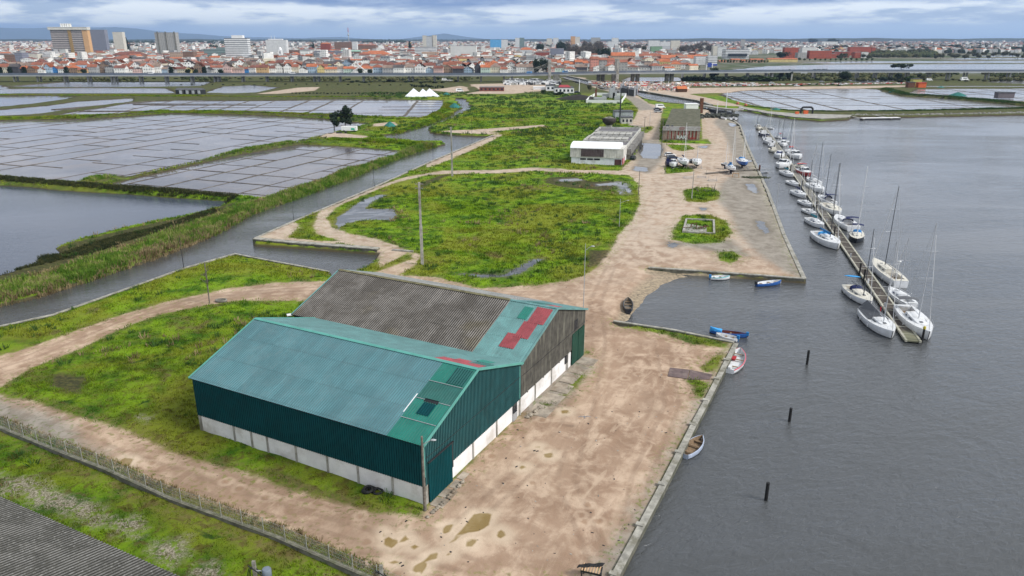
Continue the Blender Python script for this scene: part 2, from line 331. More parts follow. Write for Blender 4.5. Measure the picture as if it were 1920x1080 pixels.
gravP=[gp(p) for p in ([(0,890),(60,900),(120,925),(190,950),(210,975),(180,985),(120,960),(60,945),(0,925)],[(205,975),(260,970),(275,990),(262,1008),(225,1002)],[(290,1020),(350,1010),(360,1030),(320,1060),(290,1050)],[(365,1065),(400,1055),(420,1090),(360,1100)],[(260,780),(285,785),(275,792),(258,788)])]
darkP=[gp(p) for p in ([(0,490),(100,470),(104,466),(150,452),(220,433),(290,417),(400,394),(425,382),(450,378),(420,400),(300,440),(200,478),(130,500),(60,520),(0,540),(-100,570),(-100,520)],
  [(1025,333),(1080,332),(1110,340),(1150,339),(1150,352),(1140,358),(1060,352),(1020,342)],[(780,345),(830,328),(920,322),(840,330),(790,352)],[(1100,470),(1146,468),(1140,490),(1100,505)],[(60,775),(130,800),(150,812),(100,800)],
  [(100,700),(170,705),(150,740),(90,730)],[(340,890),(420,900),(380,910)],[(500,880),(620,930),(560,915)])]
beachP=gp([(1140,610),(1150,560),(1200,500),(1300,500),(1300,530),(1180,620)])
levees=[([(-400,232),(-100,224),(150,221),(230,216),(290,210),(330,209),(480,213),(655,220),(730,226),(800,224),(830,208),(838,196)],2.2,.9),
  ([(165,342),(250,322),(370,300),(450,284),(547,270)],3.0,.9),([(-400,330),(0,338),(133,350),(267,360),(467,376)],2.6,1.1),
  ([(-400,176),(0,178),(120,180),(300,180),(480,183),(840,184)],5,.7),([(620,263),(700,266),(780,272),(815,277)],3.5,.8),([(760,262),(700,240),(820,222)],3,.3),
  ([(1660,168),(1700,179),(1780,184),(1860,191),(1920,197),(2300,230)],5,1.3),([(1440,165),(1640,163),(1700,166)],5,.6)]
reedline=[(-200,590),(0,545),(100,520),(200,488),(300,452),(400,418),(450,395),(520,375),(600,346),(700,308),(760,286),(818,272)]

def sdp(X,Y,poly,lim=8.0):
    """signed distance, positive inside, clamped to +-lim"""
    P=np.array(poly); res=np.full(X.shape,-lim)
    sel=(X>P[:,0].min()-lim)&(X<P[:,0].max()+lim)&(Y>P[:,1].min()-lim)&(Y<P[:,1].max()+lim)
    if not sel.any(): return res
    x=X[sel];y=Y[sel]; d=np.full(x.shape,1e18); ins=np.zeros(x.shape,bool)
    for i in range(len(P)):
        a=P[i];b=P[(i+1)%len(P)]; e=b-a; L=e@e
        if L<1e-9: continue
        t=np.clip(((x-a[0])*e[0]+(y-a[1])*e[1])/L,0,1)
        d=np.minimum(d,(x-a[0]-t*e[0])**2+(y-a[1]-t*e[1])**2)
        c=(a[1]>y)!=(b[1]>y)
        with np.errstate(divide='ignore',invalid='ignore'):
            ins^=c&(x<(b[0]-a[0])*(y-a[1])/(b[1]-a[1]+1e-30)+a[0])
    d=np.sqrt(d); d=np.minimum(d,lim); res[sel]=np.where(ins,d,-d); return res
def dline(X,Y,pts,lim=30.):
    P=np.array(pts); d=np.full(X.shape,lim*lim)
    for a,b in zip(P[:-1],P[1:]):
        e=b-a; L=e@e; t=np.clip(((X-a[0])*e[0]+(Y-a[1])*e[1])/L,0,1)
        d=np.minimum(d,(X-a[0]-t*e[0])**2+(Y-a[1]-t*e[1])**2)
    return np.sqrt(d)
def vn(X,Y,s,seed=0):
    x=X/s+seed*17.3;y=Y/s+seed*5.7; xi=np.floor(x);yi=np.floor(y); fx=x-xi;fy=y-yi; fx=fx*fx*(3-2*fx);fy=fy*fy*(3-2*fy)
    def h(a,b): 
        v=np.sin(a*127.1+b*311.7+seed*7.7)*43758.5453; return v-np.floor(v)
    return (h(xi,yi)*(1-fx)+h(xi+1,yi)*fx)*(1-fy)+(h(xi,yi+1)*(1-fx)+h(xi+1,yi+1)*fx)*fy
def smax(L): 
    r=L[0]
    for a in L[1:]: r=np.maximum(r,a)
    return r
tracks=[[(1130,1070),(1060,900),(1100,760),(1125,640),(1115,570),(1150,490),(1205,420),(1238,360),(1225,320),(1218,290)],[(640,1030),(850,1000),(960,905),(1060,810),(1105,700),(1100,600),(1040,550),(900,548)],[(-100,715),(60,668),(230,597),(400,553),(600,541),(760,520)],[(-50,755),(200,845),(450,935),(700,1010),(880,1060)],[(1180,1040),(1200,900),(1260,760),(1240,640),(1130,590)],[(1205,430),(1320,345),(1330,290),(1345,240)]]
def fields(X,Y):
    F={}
    far=lambda p: np.zeros(0)
    F['dirt']=smax([sdp(X,Y,p) for p in dirtP]); gi=smax([sdp(X,Y,p) for p in grassI]); F['dirt']=np.minimum(F['dirt'],-gi); F['dirt']=np.minimum(F['dirt'],dline(X,Y,gp([(-260,700),(0,807),(97,847),(200,887),(320,942),(417,977),(520,1015),(633,1065),(700,1095)]),9.)-1.5)
    F['grey']=smax([sdp(X,Y,p) for p in greyP]); F['pud']=smax([sdp(X,Y,p) for p in pudP]); F['mud']=smax([sdp(X,Y,p) for p in mudP])
    F['grav']=smax([sdp(X,Y,p) for p in gravP]); F['dark']=smax([sdp(X,Y,p) for p in darkP])
    F['wat']=smax([sdp(X,Y,p) for p in (canal,lag)]); F['pan']=smax([sdp(X,Y,p) for p in lowpolys])
    F['beach']=sdp(X,Y,beachP,12.)
    F['reed']=dline(X,Y,gp(reedline)); F['trk']=np.min([dline(X,Y,gp(q),12.) for q in tracks],0)
    return F
LV=[(gp(p),w,h) for p,w,h in levees]
def height(X,Y,F,far=False):
    grass=np.clip(-F['dirt']/1.5+.2,0,1)
    h=.04*(vn(X,Y,1.7,1)-.5)+.10*(vn(X,Y,9,2)-.5)
    if not far: h=h+grass*(.30*(vn(X,Y,1.3,3)-.35)*(vn(X,Y,14,4))+.25*(vn(X,Y,5,5)-.4))
    h=np.minimum(h,.35)
    h=h-np.clip(np.maximum(F['pud'],F['mud'])+.3,0,1)*.03
    for p,w,hh in LV:
        d=dline(X,Y,p,w+3); h=h+hh*np.clip(1-d/(w*1.3),0,1)**.7*(.8+.4*vn(X,Y,4,8))
    h=h+.5*np.clip(1-F['reed']/3.5,0,1)
    # flatten beside the quay walls
    e=np.clip((-F['wat'])/2.0,0,1); h=np.where(F['wat']<0,h*e,h)
    hb=np.clip(-.4-F['pan']*1.1,-1.3,9)
    h=np.where(F['pan']>-.5,np.minimum(h,hb),h)
    hw=np.clip(-F['wat']*1.6,-2.8,9); h=np.where(F['wat']>0,hw,h)
    bw=np.clip(F['beach']/2.5,0,1); hbch=np.clip(WZ-F['wat']*.14+.06*(vn(X,Y,1.1,9)-.5),-2.8,.0)
    h=np.where(bw>0,h*(1-bw)+hbch*bw,h)
    return h
def axis(a,b,st): return np.linspace(a,b,max(2,int(round((b-a)/st))+1))
patches=[(axis(-60,45,.5),axis(40,92,.5)),(axis(-110,90,.9),axis(92,190,.9)),(axis(-190,-60,1.3),axis(40,92,1.3)),(axis(45,240,8),axis(40,92,4)),(axis(-240,-110,1.6),axis(92,190,1.3)),(axis(90,300,6),axis(92,190,4)),
   (axis(-420,160,1.7),axis(190,330,1.5)),(axis(160,480,6),axis(190,330,5)),(axis(-640,620,3.2),axis(330,560,2.4)),(axis(-1100,1100,7),axis(560,960,5)),(axis(-1800,2600,24),axis(960,2000,14)),
   (axis(-16000,16000,800),axis(2000,16000,500)),(axis(-420,-190,4),axis(40,190,4)),(axis(-1100,-640,10),axis(190,560,10)),(axis(-640,-420,8),axis(190,330,8)),(axis(620,1100,15),axis(330,560,12)),(axis(480,1100,40),axis(190,330,30)),(axis(300,1100,60),axis(40,190,30)),(axis(-1100,-420,30),axis(40,190,20)),
   (axis(-1800,-1100,40),axis(40,960,40)),(axis(1100,2600,60),axis(40,960,40)),(axis(-300,300,20),axis(-60,40,10))]
VV=[];FF=[];AT={k:[] for k in('dirt','grey','pud','mud','grav','dark','wat','pan','reed','trk')}; nb=0
for xs,ys in patches:
    X,Y=np.meshgrid(xs,ys); nx=len(xs);ny=len(ys); x=X.ravel();y=Y.ravel()
    F=fields(x,y); step=xs[1]-xs[0]; Z=height(x,y,F,step>3)
    if step>100: Z=Z*0-.3
    VV.append(np.stack([x,y,Z],1)); i=np.arange((ny-1)*nx).reshape(ny-1,nx)[:,:-1].ravel()+nb
    FF.append(np.stack([i,i+1,i+nx+1,i+nx],1)); nb+=nx*ny
    for k in AT: AT[k].append(F[k])
VV=np.concatenate(VV);FF=np.concatenate(FF)
def npmesh(name,V,Fc,mats,smooth=True,k=4):
    me=bpy.data.meshes.new(name); me.vertices.add(len(V)); me.vertices.foreach_set('co',V.astype(np.float32).ravel())
    me.loops.add(Fc.size); me.loops.foreach_set('vertex_index',Fc.astype(np.int32).ravel()); me.polygons.add(len(Fc))
    me.polygons.foreach_set('loop_start',np.arange(0,Fc.size,k,dtype=np.int32))
    me.polygons.foreach_set('use_smooth',np.full(len(Fc),smooth)); me.update(calc_edges=True)
    for m in mats: me.materials.append(m)
    return me
# ---- ground material
t=NT('ground'); v=t.pos
N1=t.noise(v,.35,6,.65,.4); N2=t.noise(v,1.6,5,.65); N3=t.noise(v,.07,4,.6,.5); N4=t.noise(v,6,3,.6)
jit=t.math('ADD',t.math('MULTIPLY',t.math('SUBTRACT',N1,.5),4.2),t.math('MULTIPLY',t.math('SUBTRACT',N2,.5),2.2))
def msk(a,w=.35,j=1.0,off=0.):
    return t.rng(t.math('ADD',t.math('ADD',t.attr(a),off),t.math('MULTIPLY',jit,j)),-w,w)
gc=grass_nodes(t,v)
gc=t.mix(t.rng(N4,.35,.7,0,.45),gc,t.mix(.5,gc,(.03,.045,.012)))
PX=t.sep(v); lm_=t.math('MAXIMUM',t.math('MULTIPLY',t.rng(PX[0],-60,-95),t.rng(PX[1],190,240)),t.rng(PX[0],150,180)); lm_=t.math('MAXIMUM',lm_,t.rng(PX[1],560,640)); gc=t.mix(t.math('MULTIPLY',lm_,t.rng(N1,.34,.54,.55,.97)),gc,t.mix(t.rng(N2,.4,.6),(.045,.052,.022),(.095,.082,.042)))
# soil
tr=t.noise(t.mapp(v,(1.1,.16,1),(0,0,0),(0,0,R(25))),.9,5,.6,.8)
dc=t.mix(t.rng(N3,.38,.62),(.285,.208,.152),(.40,.31,.235))
dc=t.mix(t.rng(N1,.42,.66,0,.75),dc,(.60,.50,.395))
dc=t.mix(t.rng(tr,.50,.70,0,.6),dc,(.33,.24,.175))
dc=t.mix(t.rng(tr,.44,.30,0,.5),dc,(.56,.47,.37))
damp=t.noise(v,.055,5,.65,.8); dc=t.mix(t.rng(damp,.48,.62,0,.6),dc,(.26,.195,.145))
tk=t.attr('trk'); tw=t.math('MULTIPLY',t.rng(t.math('ABSOLUTE',t.math('SUBTRACT',tk,.85)),.42,.12),t.rng(t.noise(v,.35,4),.40,.52)); dc=t.mix(t.math('MULTIPLY',tw,.34),dc,(.21,.155,.115)); tw2=t.math('MULTIPLY',t.rng(t.math('ABSOLUTE',t.math('SUBTRACT',tk,1.7)),.5,.1),t.rng(t.noise(v,.5,4),.42,.55)); dc=t.mix(t.math('MULTIPLY',tw2,.3),dc,(.55,.46,.36))
dc=t.mix(t.rng(N2,.58,.76,0,.55),dc,(.235,.175,.125))
cr=t.math('ADD',t.vor(v,.42),t.math('MULTIPLY',t.math('SUBTRACT',N2,.5),.22)); ring=t.math('MULTIPLY',t.rng(cr,.16,.24),t.rng(cr,.42,.28)); rr=t.noise(v,.10,2)
dc=t.mix(t.math('MULTIPLY',ring,t.rng(rr,.50,.60,0,.38)),dc,(.56,.47,.37))
dc=t.mix(t.math('MULTIPLY',t.rng(cr,.17,.10),t.rng(rr,.50,.60,0,.6)),dc,(.30,.21,.14))
vd=t.vor(v,.9); dc=t.mix(t.math('MULTIPLY',t.rng(vd,.10,.05),t.rng(N1,.5,.6,0,.8)),dc,(.05,.04,.035))
grc=t.mix(t.rng(N1,.35,.65),(.20,.18,.15),(.30,.275,.235)); grc=t.mix(t.rng(N2,.5,.75,0,.6),grc,(.14,.125,.105))
dc=t.mix(t.math('MULTIPLY',t.rng(PX[1],105,170),t.rng(N1,.35,.55,.20,.65)),t.mix(1.,dc,(.96,.87,.805),'MULTIPLY'),(.50,.425,.345))
dc=t.mix(t.math('MULTIPLY',msk('grey',1.6,.8,.6),.88),dc,grc)
grv=t.mix(t.rng(N4,.38,.66),(.13,.11,.08),(.36,.32,.25))
col=t.mix(t.math('MULTIPLY',msk('grav',1.0,.9),t.rng(N2,.38,.52,.15,.9)),gc,grv)
dk=t.mix(t.rng(N2,.4,.62),(.035,.030,.020),(.085,.075,.032)); col=t.mix(t.math('MULTIPLY',msk('dark',.8,.5),.9),col,dk)
dm=msk('dirt',.45,.38)
edge=t.math('MULTIPLY',t.rng(t.math('ADD',t.attr('dirt'),t.math('MULTIPLY',jit,.5)),-2.2,-.2),.55)
col=t.mix(t.math('MULTIPLY',edge,t.rng(N2,.35,.6)),col,(.17,.125,.06))
col=t.mix(dm,col,dc)
# thin weeds creeping over the soil
col=t.mix(t.math('MULTIPLY',t.math('MULTIPLY',dm,t.rng(t.attr('dirt'),3.2,.4)),t.rng(N2,.52,.62,0,.6)),col,gc)
mudc=t.mix(t.rng(N1,.4,.6),(.245,.165,.062),(.30,.215,.10)); mm=msk('mud',.10,.06)
col=t.mix(t.math('MULTIPLY',t.rng(t.attr('mud'),-1.3,-.1),.5),col,(.66,.54,.40))
col=t.mix(mm,col,mudc)
pm=msk('pud',.2,.66,.05); col=t.mix(t.rng(t.math('ADD',t.attr('pud'),jit),-1.6,-.2,0,.5),col,(.13,.11,.08)); col=t.mix(pm,col,(.045,.045,.045))
# banks and shore mud
wb=t.rng(t.sep(v)[2],-.05,-.50); bk=t.math('MULTIPLY',wb,t.rng(t.math('MAXIMUM',t.attr('wat'),t.attr('pan')),-9,-8,0,1,True))
beachc=t.mix(t.rng(N2,.4,.6),(.36,.29,.20),(.20,.165,.12))
sx=t.sep(v); isb=t.math('MULTIPLY',t.rng(sx[0],14,18),t.rng(sx[0],45,38)); isb=t.math('MULTIPLY',isb,t.math('MULTIPLY',t.rng(sx[1],96,100),t.rng(sx[1],150,140)))
bkc=t.mix(isb,(.062,.048,.034),beachc)
col=t.mix(t.math('MULTIPLY',wb,.92),col,bkc)
# far country: fields, hedges, roofs' gardens
far=t.rng(sx[1],860,1000); fc=t.noise(t.mapp(v,(1,.5,1)),.006,5,.7); fcol=t.mix(t.rng(fc,.42,.6),(.06,.085,.035),(.17,.155,.115))
fcol=t.mix(t.rng(t.noise(v,.03,3),.5,.65,0,.8),fcol,(.22,.21,.20)); col=t.mix(t.math('MULTIPLY',far,.85),col,fcol)
wet=t.math('MAXIMUM',t.math('MULTIPLY',mm,.8),pm)
t.put(t.b.inputs['Roughness'],t.mixf(wet,.93,.07)); t.put(t.b.inputs['Specular IOR Level'],t.mixf(wet,.10,.6))
hb=t.math('ADD',t.math('MULTIPLY',N2,.8),t.math('MULTIPLY',N4,.35)); bp=t.n('ShaderNodeBump'); bp.inputs['Distance'].default_value=.18
t.put(bp.inputs['Strength'],t.mixf(wet,t.mixf(dm,.75,.35),0.0)); t.l(hb,bp.inputs['Height']); t.l(bp.outputs[0],t.b.inputs['Normal'])
GROUND=t.set(col)
me=npmesh('ground',VV,FF,[GROUND])
for k in AT:
    a=me.attributes.new(k,'FLOAT','POINT'); a.data.foreach_set('value',np.concatenate(AT[k]).astype(np.float32))
link('ground',me,None,kind='structure')
# ---- water
def watermat(name,base,wav=1.,ior=1.40,rough=.06,patch=.5,base2=None,bumpst=.5,tilt=0):
    t=NT(name); v=t.pos
    a=t.noise(t.mapp(v,(1,2.2,1),(0,0,0),(0,0,R(-28))),.75*wav,5,.62,.5); b=t.noise(t.mapp(v,(1,2.0,1),(5,3,0),(0,0,R(-8))),.13,4,.6,.8); c=t.noise(t.mapp(v,(.35,1.3,1)),.016,5,.62,.9)
    h=t.math('ADD',t.math('MULTIPLY',a,.40),t.math('MULTIPLY',b,.5))
    k=t.rng(c,.35,.65,.35,1.35)
    bp=t.n('ShaderNodeBump'); bp.inputs['Distance'].default_value=.5; t.put(bp.inputs['Strength'],t.math('MULTIPLY',k,bumpst)); t.l(h,bp.inputs['Height']); t.l(bp.outputs[0],t.b.inputs['Normal'])
    col=t.mix(t.rng(c,.36,.64),base,base2 or mul(base,1.25))
    t.put(t.b.inputs['IOR'],ior); t.put(t.b.inputs['Roughness'],t.rng(c,.3,.7,rough,rough*2.0,True))
    return t.set(col,None,.5)
WAT=watermat('tidal_water',(.055,.057,.056),1.,rough=.04,ior=1.52,base2=(.070,.074,.078),bumpst=.85)
mb=MB(); mb.add([(-2500,-200,WZ),(7000,-200,WZ),(7000,1500,WZ),(-2500,1500,WZ)],[(0,1,2,3)])
mb.obj('water',[WAT],kind='structure')
def mul_(t,c,k): return t.mix(1.,c,(k,k,k),'MULTIPLY')
PW=NT('pan_water'); v=PW.pos
a=PW.noise(v,.11,6,.68,.6); b=PW.noise(v,1.4,5,.65); c=PW.noise(PW.mapp(v,(1,.6,1)),.022,4,.6)
col=PW.mix(PW.rng(a,.42,.60),(.090,.082,.095),(.135,.125,.13)); col=PW.mix(PW.rng(b,.60,.68,0,.75),col,(.085,.07,.055)); col=PW.mix(PW.rng(c,.5,.68,0,.6),col,(.15,.12,.10))
vc=PW.vor(PW.mapp(PW.mapp(v,(1,1,1),(0,0,0),(0,0,R(21))),(.066,.062,1)),1.0,'Color'); vs2=PW.sep(vc)[0]; col=PW.mix(PW.rng(vs2,.15,.9,0,.7,True),mul_(PW,col,.72),mul_(PW,col,1.30)); col=PW.mix(PW.rng(PW.noise(v,.035,6,.7,1.0),.50,.60,0,.7),col,(.13,.095,.075))
PW.put(PW.b.inputs['Roughness'],PW.rng(b,.60,.68,.10,.45)); PW.put(PW.b.inputs['IOR'],1.27); PW.put(PW.b.inputs['Specular IOR Level'],.3); PW.bump(PW.noise(v,1.1,4,.6),.10,.12); PANW=PW.set(col,None,.30)
PONDW=watermat('pond_water',(.050,.062,.090),1.6,ior=1.25,rough=.06,base2=(.062,.074,.10),bumpst=.16)
RIVW=watermat('river_water',(.12,.13,.15),1.,rough=.12,bumpst=.25)
sheet('pond',[pond],PZ,PONDW,kind='structure')
sheet('salt_pan_water',[panC,panD,panE,panW1,panW2],PZ,PANW,kind='structure')
sheet('salt_pan_water',[panR,panS,panT,panU],PZ,watermat('bright_pan_water',(.17,.17,.175),1.,rough=.10,ior=1.36,base2=(.23,.225,.22),bumpst=.12),kind='structure')
sheet('far_water',[panW3,panW4,panW5,panW6,river,riv2,riv3,riv4,riv5,riv6],PZ,RIVW,kind='structure')
# ---- mud ridges between the pans
def clipline(poly,o,d):
    T=[]; n=len(poly)
    for i in range(n):
        a=Vector(poly[i]);b=Vector(poly[(i+1)%n]); e=b-a; den=d.x*e.y-d.y*e.x
        if abs(den)<1e-9: continue
        w=a-o; t_=(w.x*e.y-w.y*e.x)/den; u=(w.x*d.y-w.y*d.x)/den
        if 0<=u<1: T.append(t_)
    T.sort(); return list(zip(T[0::2],T[1::2]))
RIDGE=M('ridge_mud',(.10,.085,.070),.85,.45,.6,.4,world=True,dirt=(.19,.17,.14))
def ridges(poly,az,sa,sb,wa,wb,seed=1,stag=.5,hz=.10,skip=.14):
    rnd=random.Random(seed); A=Vector((math.sin(az),math.cos(az))); B=Vector((A.y,-A.x)); P=[Vector(p) for p in poly]
    us=[p.dot(B) for p in P]; mb=MB(); u=min(us)+rnd.random()*sa; lines=[]
    while u<max(us): lines.append(u); u+=sa*rnd.uniform(.8,1.2)
    def seg(a,b,w):
        L=(b-a).length
        if L<2: return
        n=max(1,int(L/9)); pts=[]
        nrm=Vector((-(b-a).y,(b-a).x)).normalized()
        for i in range(n+1): pts.append(a.lerp(b,i/n)+nrm*rnd.uniform(-.25,.25)*(0<i<n))
        mb.strip([(p.x,p.y) for p in pts],w,PZ-.4,[PZ+hz*rnd.uniform(.3,1.3) for _ in pts])
    for u in lines:
        for t0,t1 in clipline(poly,B*u,A):
            if rnd.random()<skip: continue
            seg(B*u+A*t0,B*u+A*t1,wa*rnd.uniform(.7,1.3))
    vs_=[p.dot(A) for p in P]; edges=[min(us)]+lines+[max(us)]
    vv=min(vs_)+rnd.random()*sb
    while vv<max(vs_):
        for u0,u1 in zip(edges[:-1],edges[1:]):
            off=rnd.uniform(-stag,stag)*sb*.3
            if rnd.random()<skip*2: continue
            for t0,t1 in clipline(poly,A*(vv+off),B):
                a=max(t0,u0); b=min(t1,u1)
                if b-a>1.5: seg(A*(vv+off)+B*a,A*(vv+off)+B*b,wb*rnd.uniform(.6,1.3))
        vv+=sb*rnd.uniform(.85,1.15)
    return mb
for nm,a in dict(C=(panC,R(21),15,16,.5,.42,3,.5),D=(panD,R(21),12.5,13,.7,.5,5,.2),E=(panE,R(-3),20,19,1.5,1.9,8,.0),R=(panR,R(2),24,20,2.0,1.6,4,.0),S=(panS,R(3),30,30,2.,1.6,6,.1)).items():
    ridges(*a).obj('mud_ridges',[RIDGE],kind='structure')
mb=MB()
for p,w in ((gp([(20,167),(150,165),(370,164)],PZ),4),(gp([(5,163),(60,159),(125,154)],PZ),4),(gp([(100,206),(250,193),(290,190)],PZ),4),(gp([(250,196),(480,197)],PZ),1.5),(gp([(150,209),(400,208)],PZ),1.5)):
    mb.strip(p,w,PZ-.5,PZ+.35)
mb.obj('mud_ridges',[RIDGE],kind='structure')
# ---- vegetation as stuff: blades grown in numpy
def blades(name,P,Z,h,w,nb_,spread,mat,seed=1,lean=.5):
    rg=np.random.default_rng(seed); n=len(P); P=np.repeat(P,nb_,0); Z=np.repeat(Z,nb_); h=np.repeat(h,nb_); w=np.repeat(w,nb_); sp_=np.repeat(spread,nb_)
    m=len(P); an=rg.uniform(0,2*np.pi,m); r=np.sqrt(rg.uniform(0,1,m))*sp_
    bx=P[:,0]+r*np.cos(an); by=P[:,1]+r*np.sin(an); hh=h*rg.uniform(.55,1.15,m)*(1-.35*(r/sp_)**2); ww=w*rg.uniform(.6,1.3,m)
    a2=rg.uniform(0,2*np.pi,m); lx=np.cos(an)*lean*hh*(r/sp_)+rg.normal(0,.12,m)*hh; ly=np.sin(an)*lean*hh*(r/sp_)+rg.normal(0,.12,m)*hh
    V=np.zeros((m,4,3)); c_,s_=np.cos(a2),np.sin(a2)
    V[:,0]=np.stack([bx-c_*ww*.5,by-s_*ww*.5,Z-.05],1); V[:,1]=np.stack([bx+c_*ww*.5,by+s_*ww*.5,Z-.05],1)
    V[:,2]=np.stack([bx+c_*ww*.28+lx,by+s_*ww*.28+ly,Z+hh],1); V[:,3]=np.stack([bx-c_*ww*.28+lx,by-s_*ww*.28+ly,Z+hh*.94],1)
    me=npmesh(name,V.reshape(-1,3),np.arange(m*4).reshape(-1,4),[mat],False)
    return link(name,me,None,kind='stuff')
def scatter(n,x0,x1,y0,y1,cond,seed):
    rg=np.random.default_rng(seed); x=rg.uniform(x0,x1,n); y=rg.uniform(y0,y1,n)
    k=np.abs(x)<(y*.72+12); x=x[k];y=y[k]
    F=fields(x,y); c=cond(F,x,y,rg)&(F['wat']<-.3)&(F['pan']<-.5); x=x[c];y=y[c]; F={a:b[c] for a,b in F.items()}
    return np.stack([x,y],1),height(x,y,F,False),F
def gmat(name,k=1.,k2=None):
    t=NT(name); c=grass_nodes(t,t.pos); n=t.noise(t.pos,2.2,4,.6); c=t.mix(t.rng(n,.3,.7),t.mix(1.,c,(.62*k,.62*k,.62*k),'MULTIPLY'),t.mix(1.,c,(1.28*k,1.22*k,1.2*k),'MULTIPLY'))
    return t.set(c,.9,.06)
GM=gmat('grass_blades',1.0)
t=NT('rush_blades'); n=t.noise(t.pos,.7,4,.6); RUSH=t.set(t.mix(t.rng(n,.35,.65),(.020,.058,.010),(.060,.120,.022)),.8,.2)
t=NT('reed_blades'); n=t.noise(t.pos,.30,4,.65); n2_=t.noise(t.pos,1.6,3,.6); c=t.mix(t.rng(n,.40,.60),(.075,.155,.015),(.18,.265,.035)); c=t.mix(t.rng(t.math('ADD',t.math('MULTIPLY',n,.6),t.math('MULTIPLY',n2_,.4)),.50,.62,0,.85),c,(.30,.24,.13)); REED=t.set(c,.85,.15)
t=NT('dry_reed_blades'); n=t.noise(t.pos,.5,4,.65); DRY=t.set(t.mix(t.rng(n,.40,.62),(.14,.10,.05),(.31,.24,.13)),.9,.15)
t=NT('saltmarsh_blades'); n=t.noise(t.pos,.9,4,.65); MARSH=t.set(t.mix(t.rng(n,.40,.62),(.022,.032,.012),(.060,.062,.022)),.9,.15)
wh=[(-8.26,58.9),(10.5,94),(-16.5,109.5),(-35.2,72.8)]
def inwh(x,y): return sdp(x,y,wh)>-.3
cg=lambda F,x,y,rg:(F['dirt']<-.3+rg.normal(0,.3,len(x)))&(F['dark']<.3)&(F['pud']<-.2)&(F['grav']<rg.uniform(-.5,1.2,len(x)))&(~inwh(x,y))&(F['reed']>2.2)
P,Z,F=scatter(26000,-70,45,42,100,cg,11); n=len(P); q=vn(P[:,0],P[:,1],6,20)
blades('meadow_grass',P,Z,.10+.32*q**1.6,np.full(n,.07),9,np.full(n,.42),GM,1,.6)
P,Z,F=scatter(42000,-130,70,100,215,cg,12); n=len(P); q=vn(P[:,0],P[:,1],7,21)
blades('meadow_grass',P,Z,.12+.42*q**1.5,np.full(n,.13),8,np.full(n,.65),GM,2,.6)
P,Z,F=scatter(34000,-260,80,215,480,cg,13); n=len(P); q=vn(P[:,0],P[:,1],9,22)
blades('meadow_grass',P,Z,.15+.6*q**1.5,np.full(n,.30),6,np.full(n,1.1),GM,3,.6)
cr_=lambda F,x,y,rg:(F['dirt']<-1.5)&(F['grav']<-.5)&(F['pud']<-.3)&(~inwh(x,y))&(vn(x,y,16,31)>.50+.25*rg.uniform(-1,1,len(x)))&(F['reed']>3)
P,Z,F=scatter(4200,-130,60,58,330,cr_,14); n=len(P)
blades('rush_tussocks',P,Z,RNG.uniform(.4,1.0,n),np.full(n,.10),26,RNG.uniform(.35,.9,n),RUSH,4,.7)
P,Z,F=scatter(3500,-120,80,330,620,cr_,15); n=len(P)
blades('rush_tussocks',P,Z,RNG.uniform(.6,1.5,n),np.full(n,.3),16,RNG.uniform(.9,1.9,n),RUSH,5,.7)
dp=[gp(p) for p in ([(915,400),(950,395),(985,405),(975,425),(930,428)],[(1005,470),(1040,468),(1060,480),(1010,484)],[(420,600),(470,590),(560,610),(540,640),(430,640)],[(255,640),(330,625),(350,650),(270,670)],[(700,395),(760,385),(775,410),(720,420)],[(1080,210),(1120,205),(1140,215),(1090,222)],[(960,195),(1060,190),(1070,200),(970,206)],[(860,450),(900,445),(905,470),(865,470)])]
cd_=lambda F,x,y,rg:(F['dirt']<-1.)&(F['pud']<-.3)&(~inwh(x,y))&((smax([sdp(x,y,p) for p in dp])+3*(vn(x,y,3,51)-.5)>0)|(vn(x,y,11,52)>.83))
P,Z,F=scatter(15000,-130,60,58,420,cd_,17); n=len(P)
blades('dry_stalks',P,Z,RNG.uniform(.5,1.1,n),np.full(n,.07)+P[:,1]*.0004,9,RNG.uniform(.3,.7,n),DRY,7,.5)
FL=np.array(gp([(-260,700),(0,807),(97,847),(200,887),(320,942),(417,977),(520,1015),(633,1065),(700,1095)]))
def fence_weeds(n,sd,mat,h0,h1):
    rg=np.random.default_rng(sd); L=np.hypot(*(FL[1:]-FL[:-1]).T); c=np.r_[0,np.cumsum(L)]; s=rg.uniform(0,c[-1],n); i=np.clip(np.searchsorted(c,s)-1,0,len(L)-1); f=((s-c[i])/L[i])[:,None]; d=(FL[i+1]-FL[i])/L[i][:,None]; nn=np.stack([-d[:,1],d[:,0]],1)
    P=FL[i]*(1-f)+FL[i+1]*f+nn*rg.uniform(.25,1.9,n)[:,None]; blades('fence_weeds',P,np.zeros(n),rg.uniform(h0,h1,n),np.full(n,.05),9,np.full(n,.3),mat,sd,.5)
fence_weeds(750,71,DRY,.15,.65); fence_weeds(1100,72,GM,.12,.40)
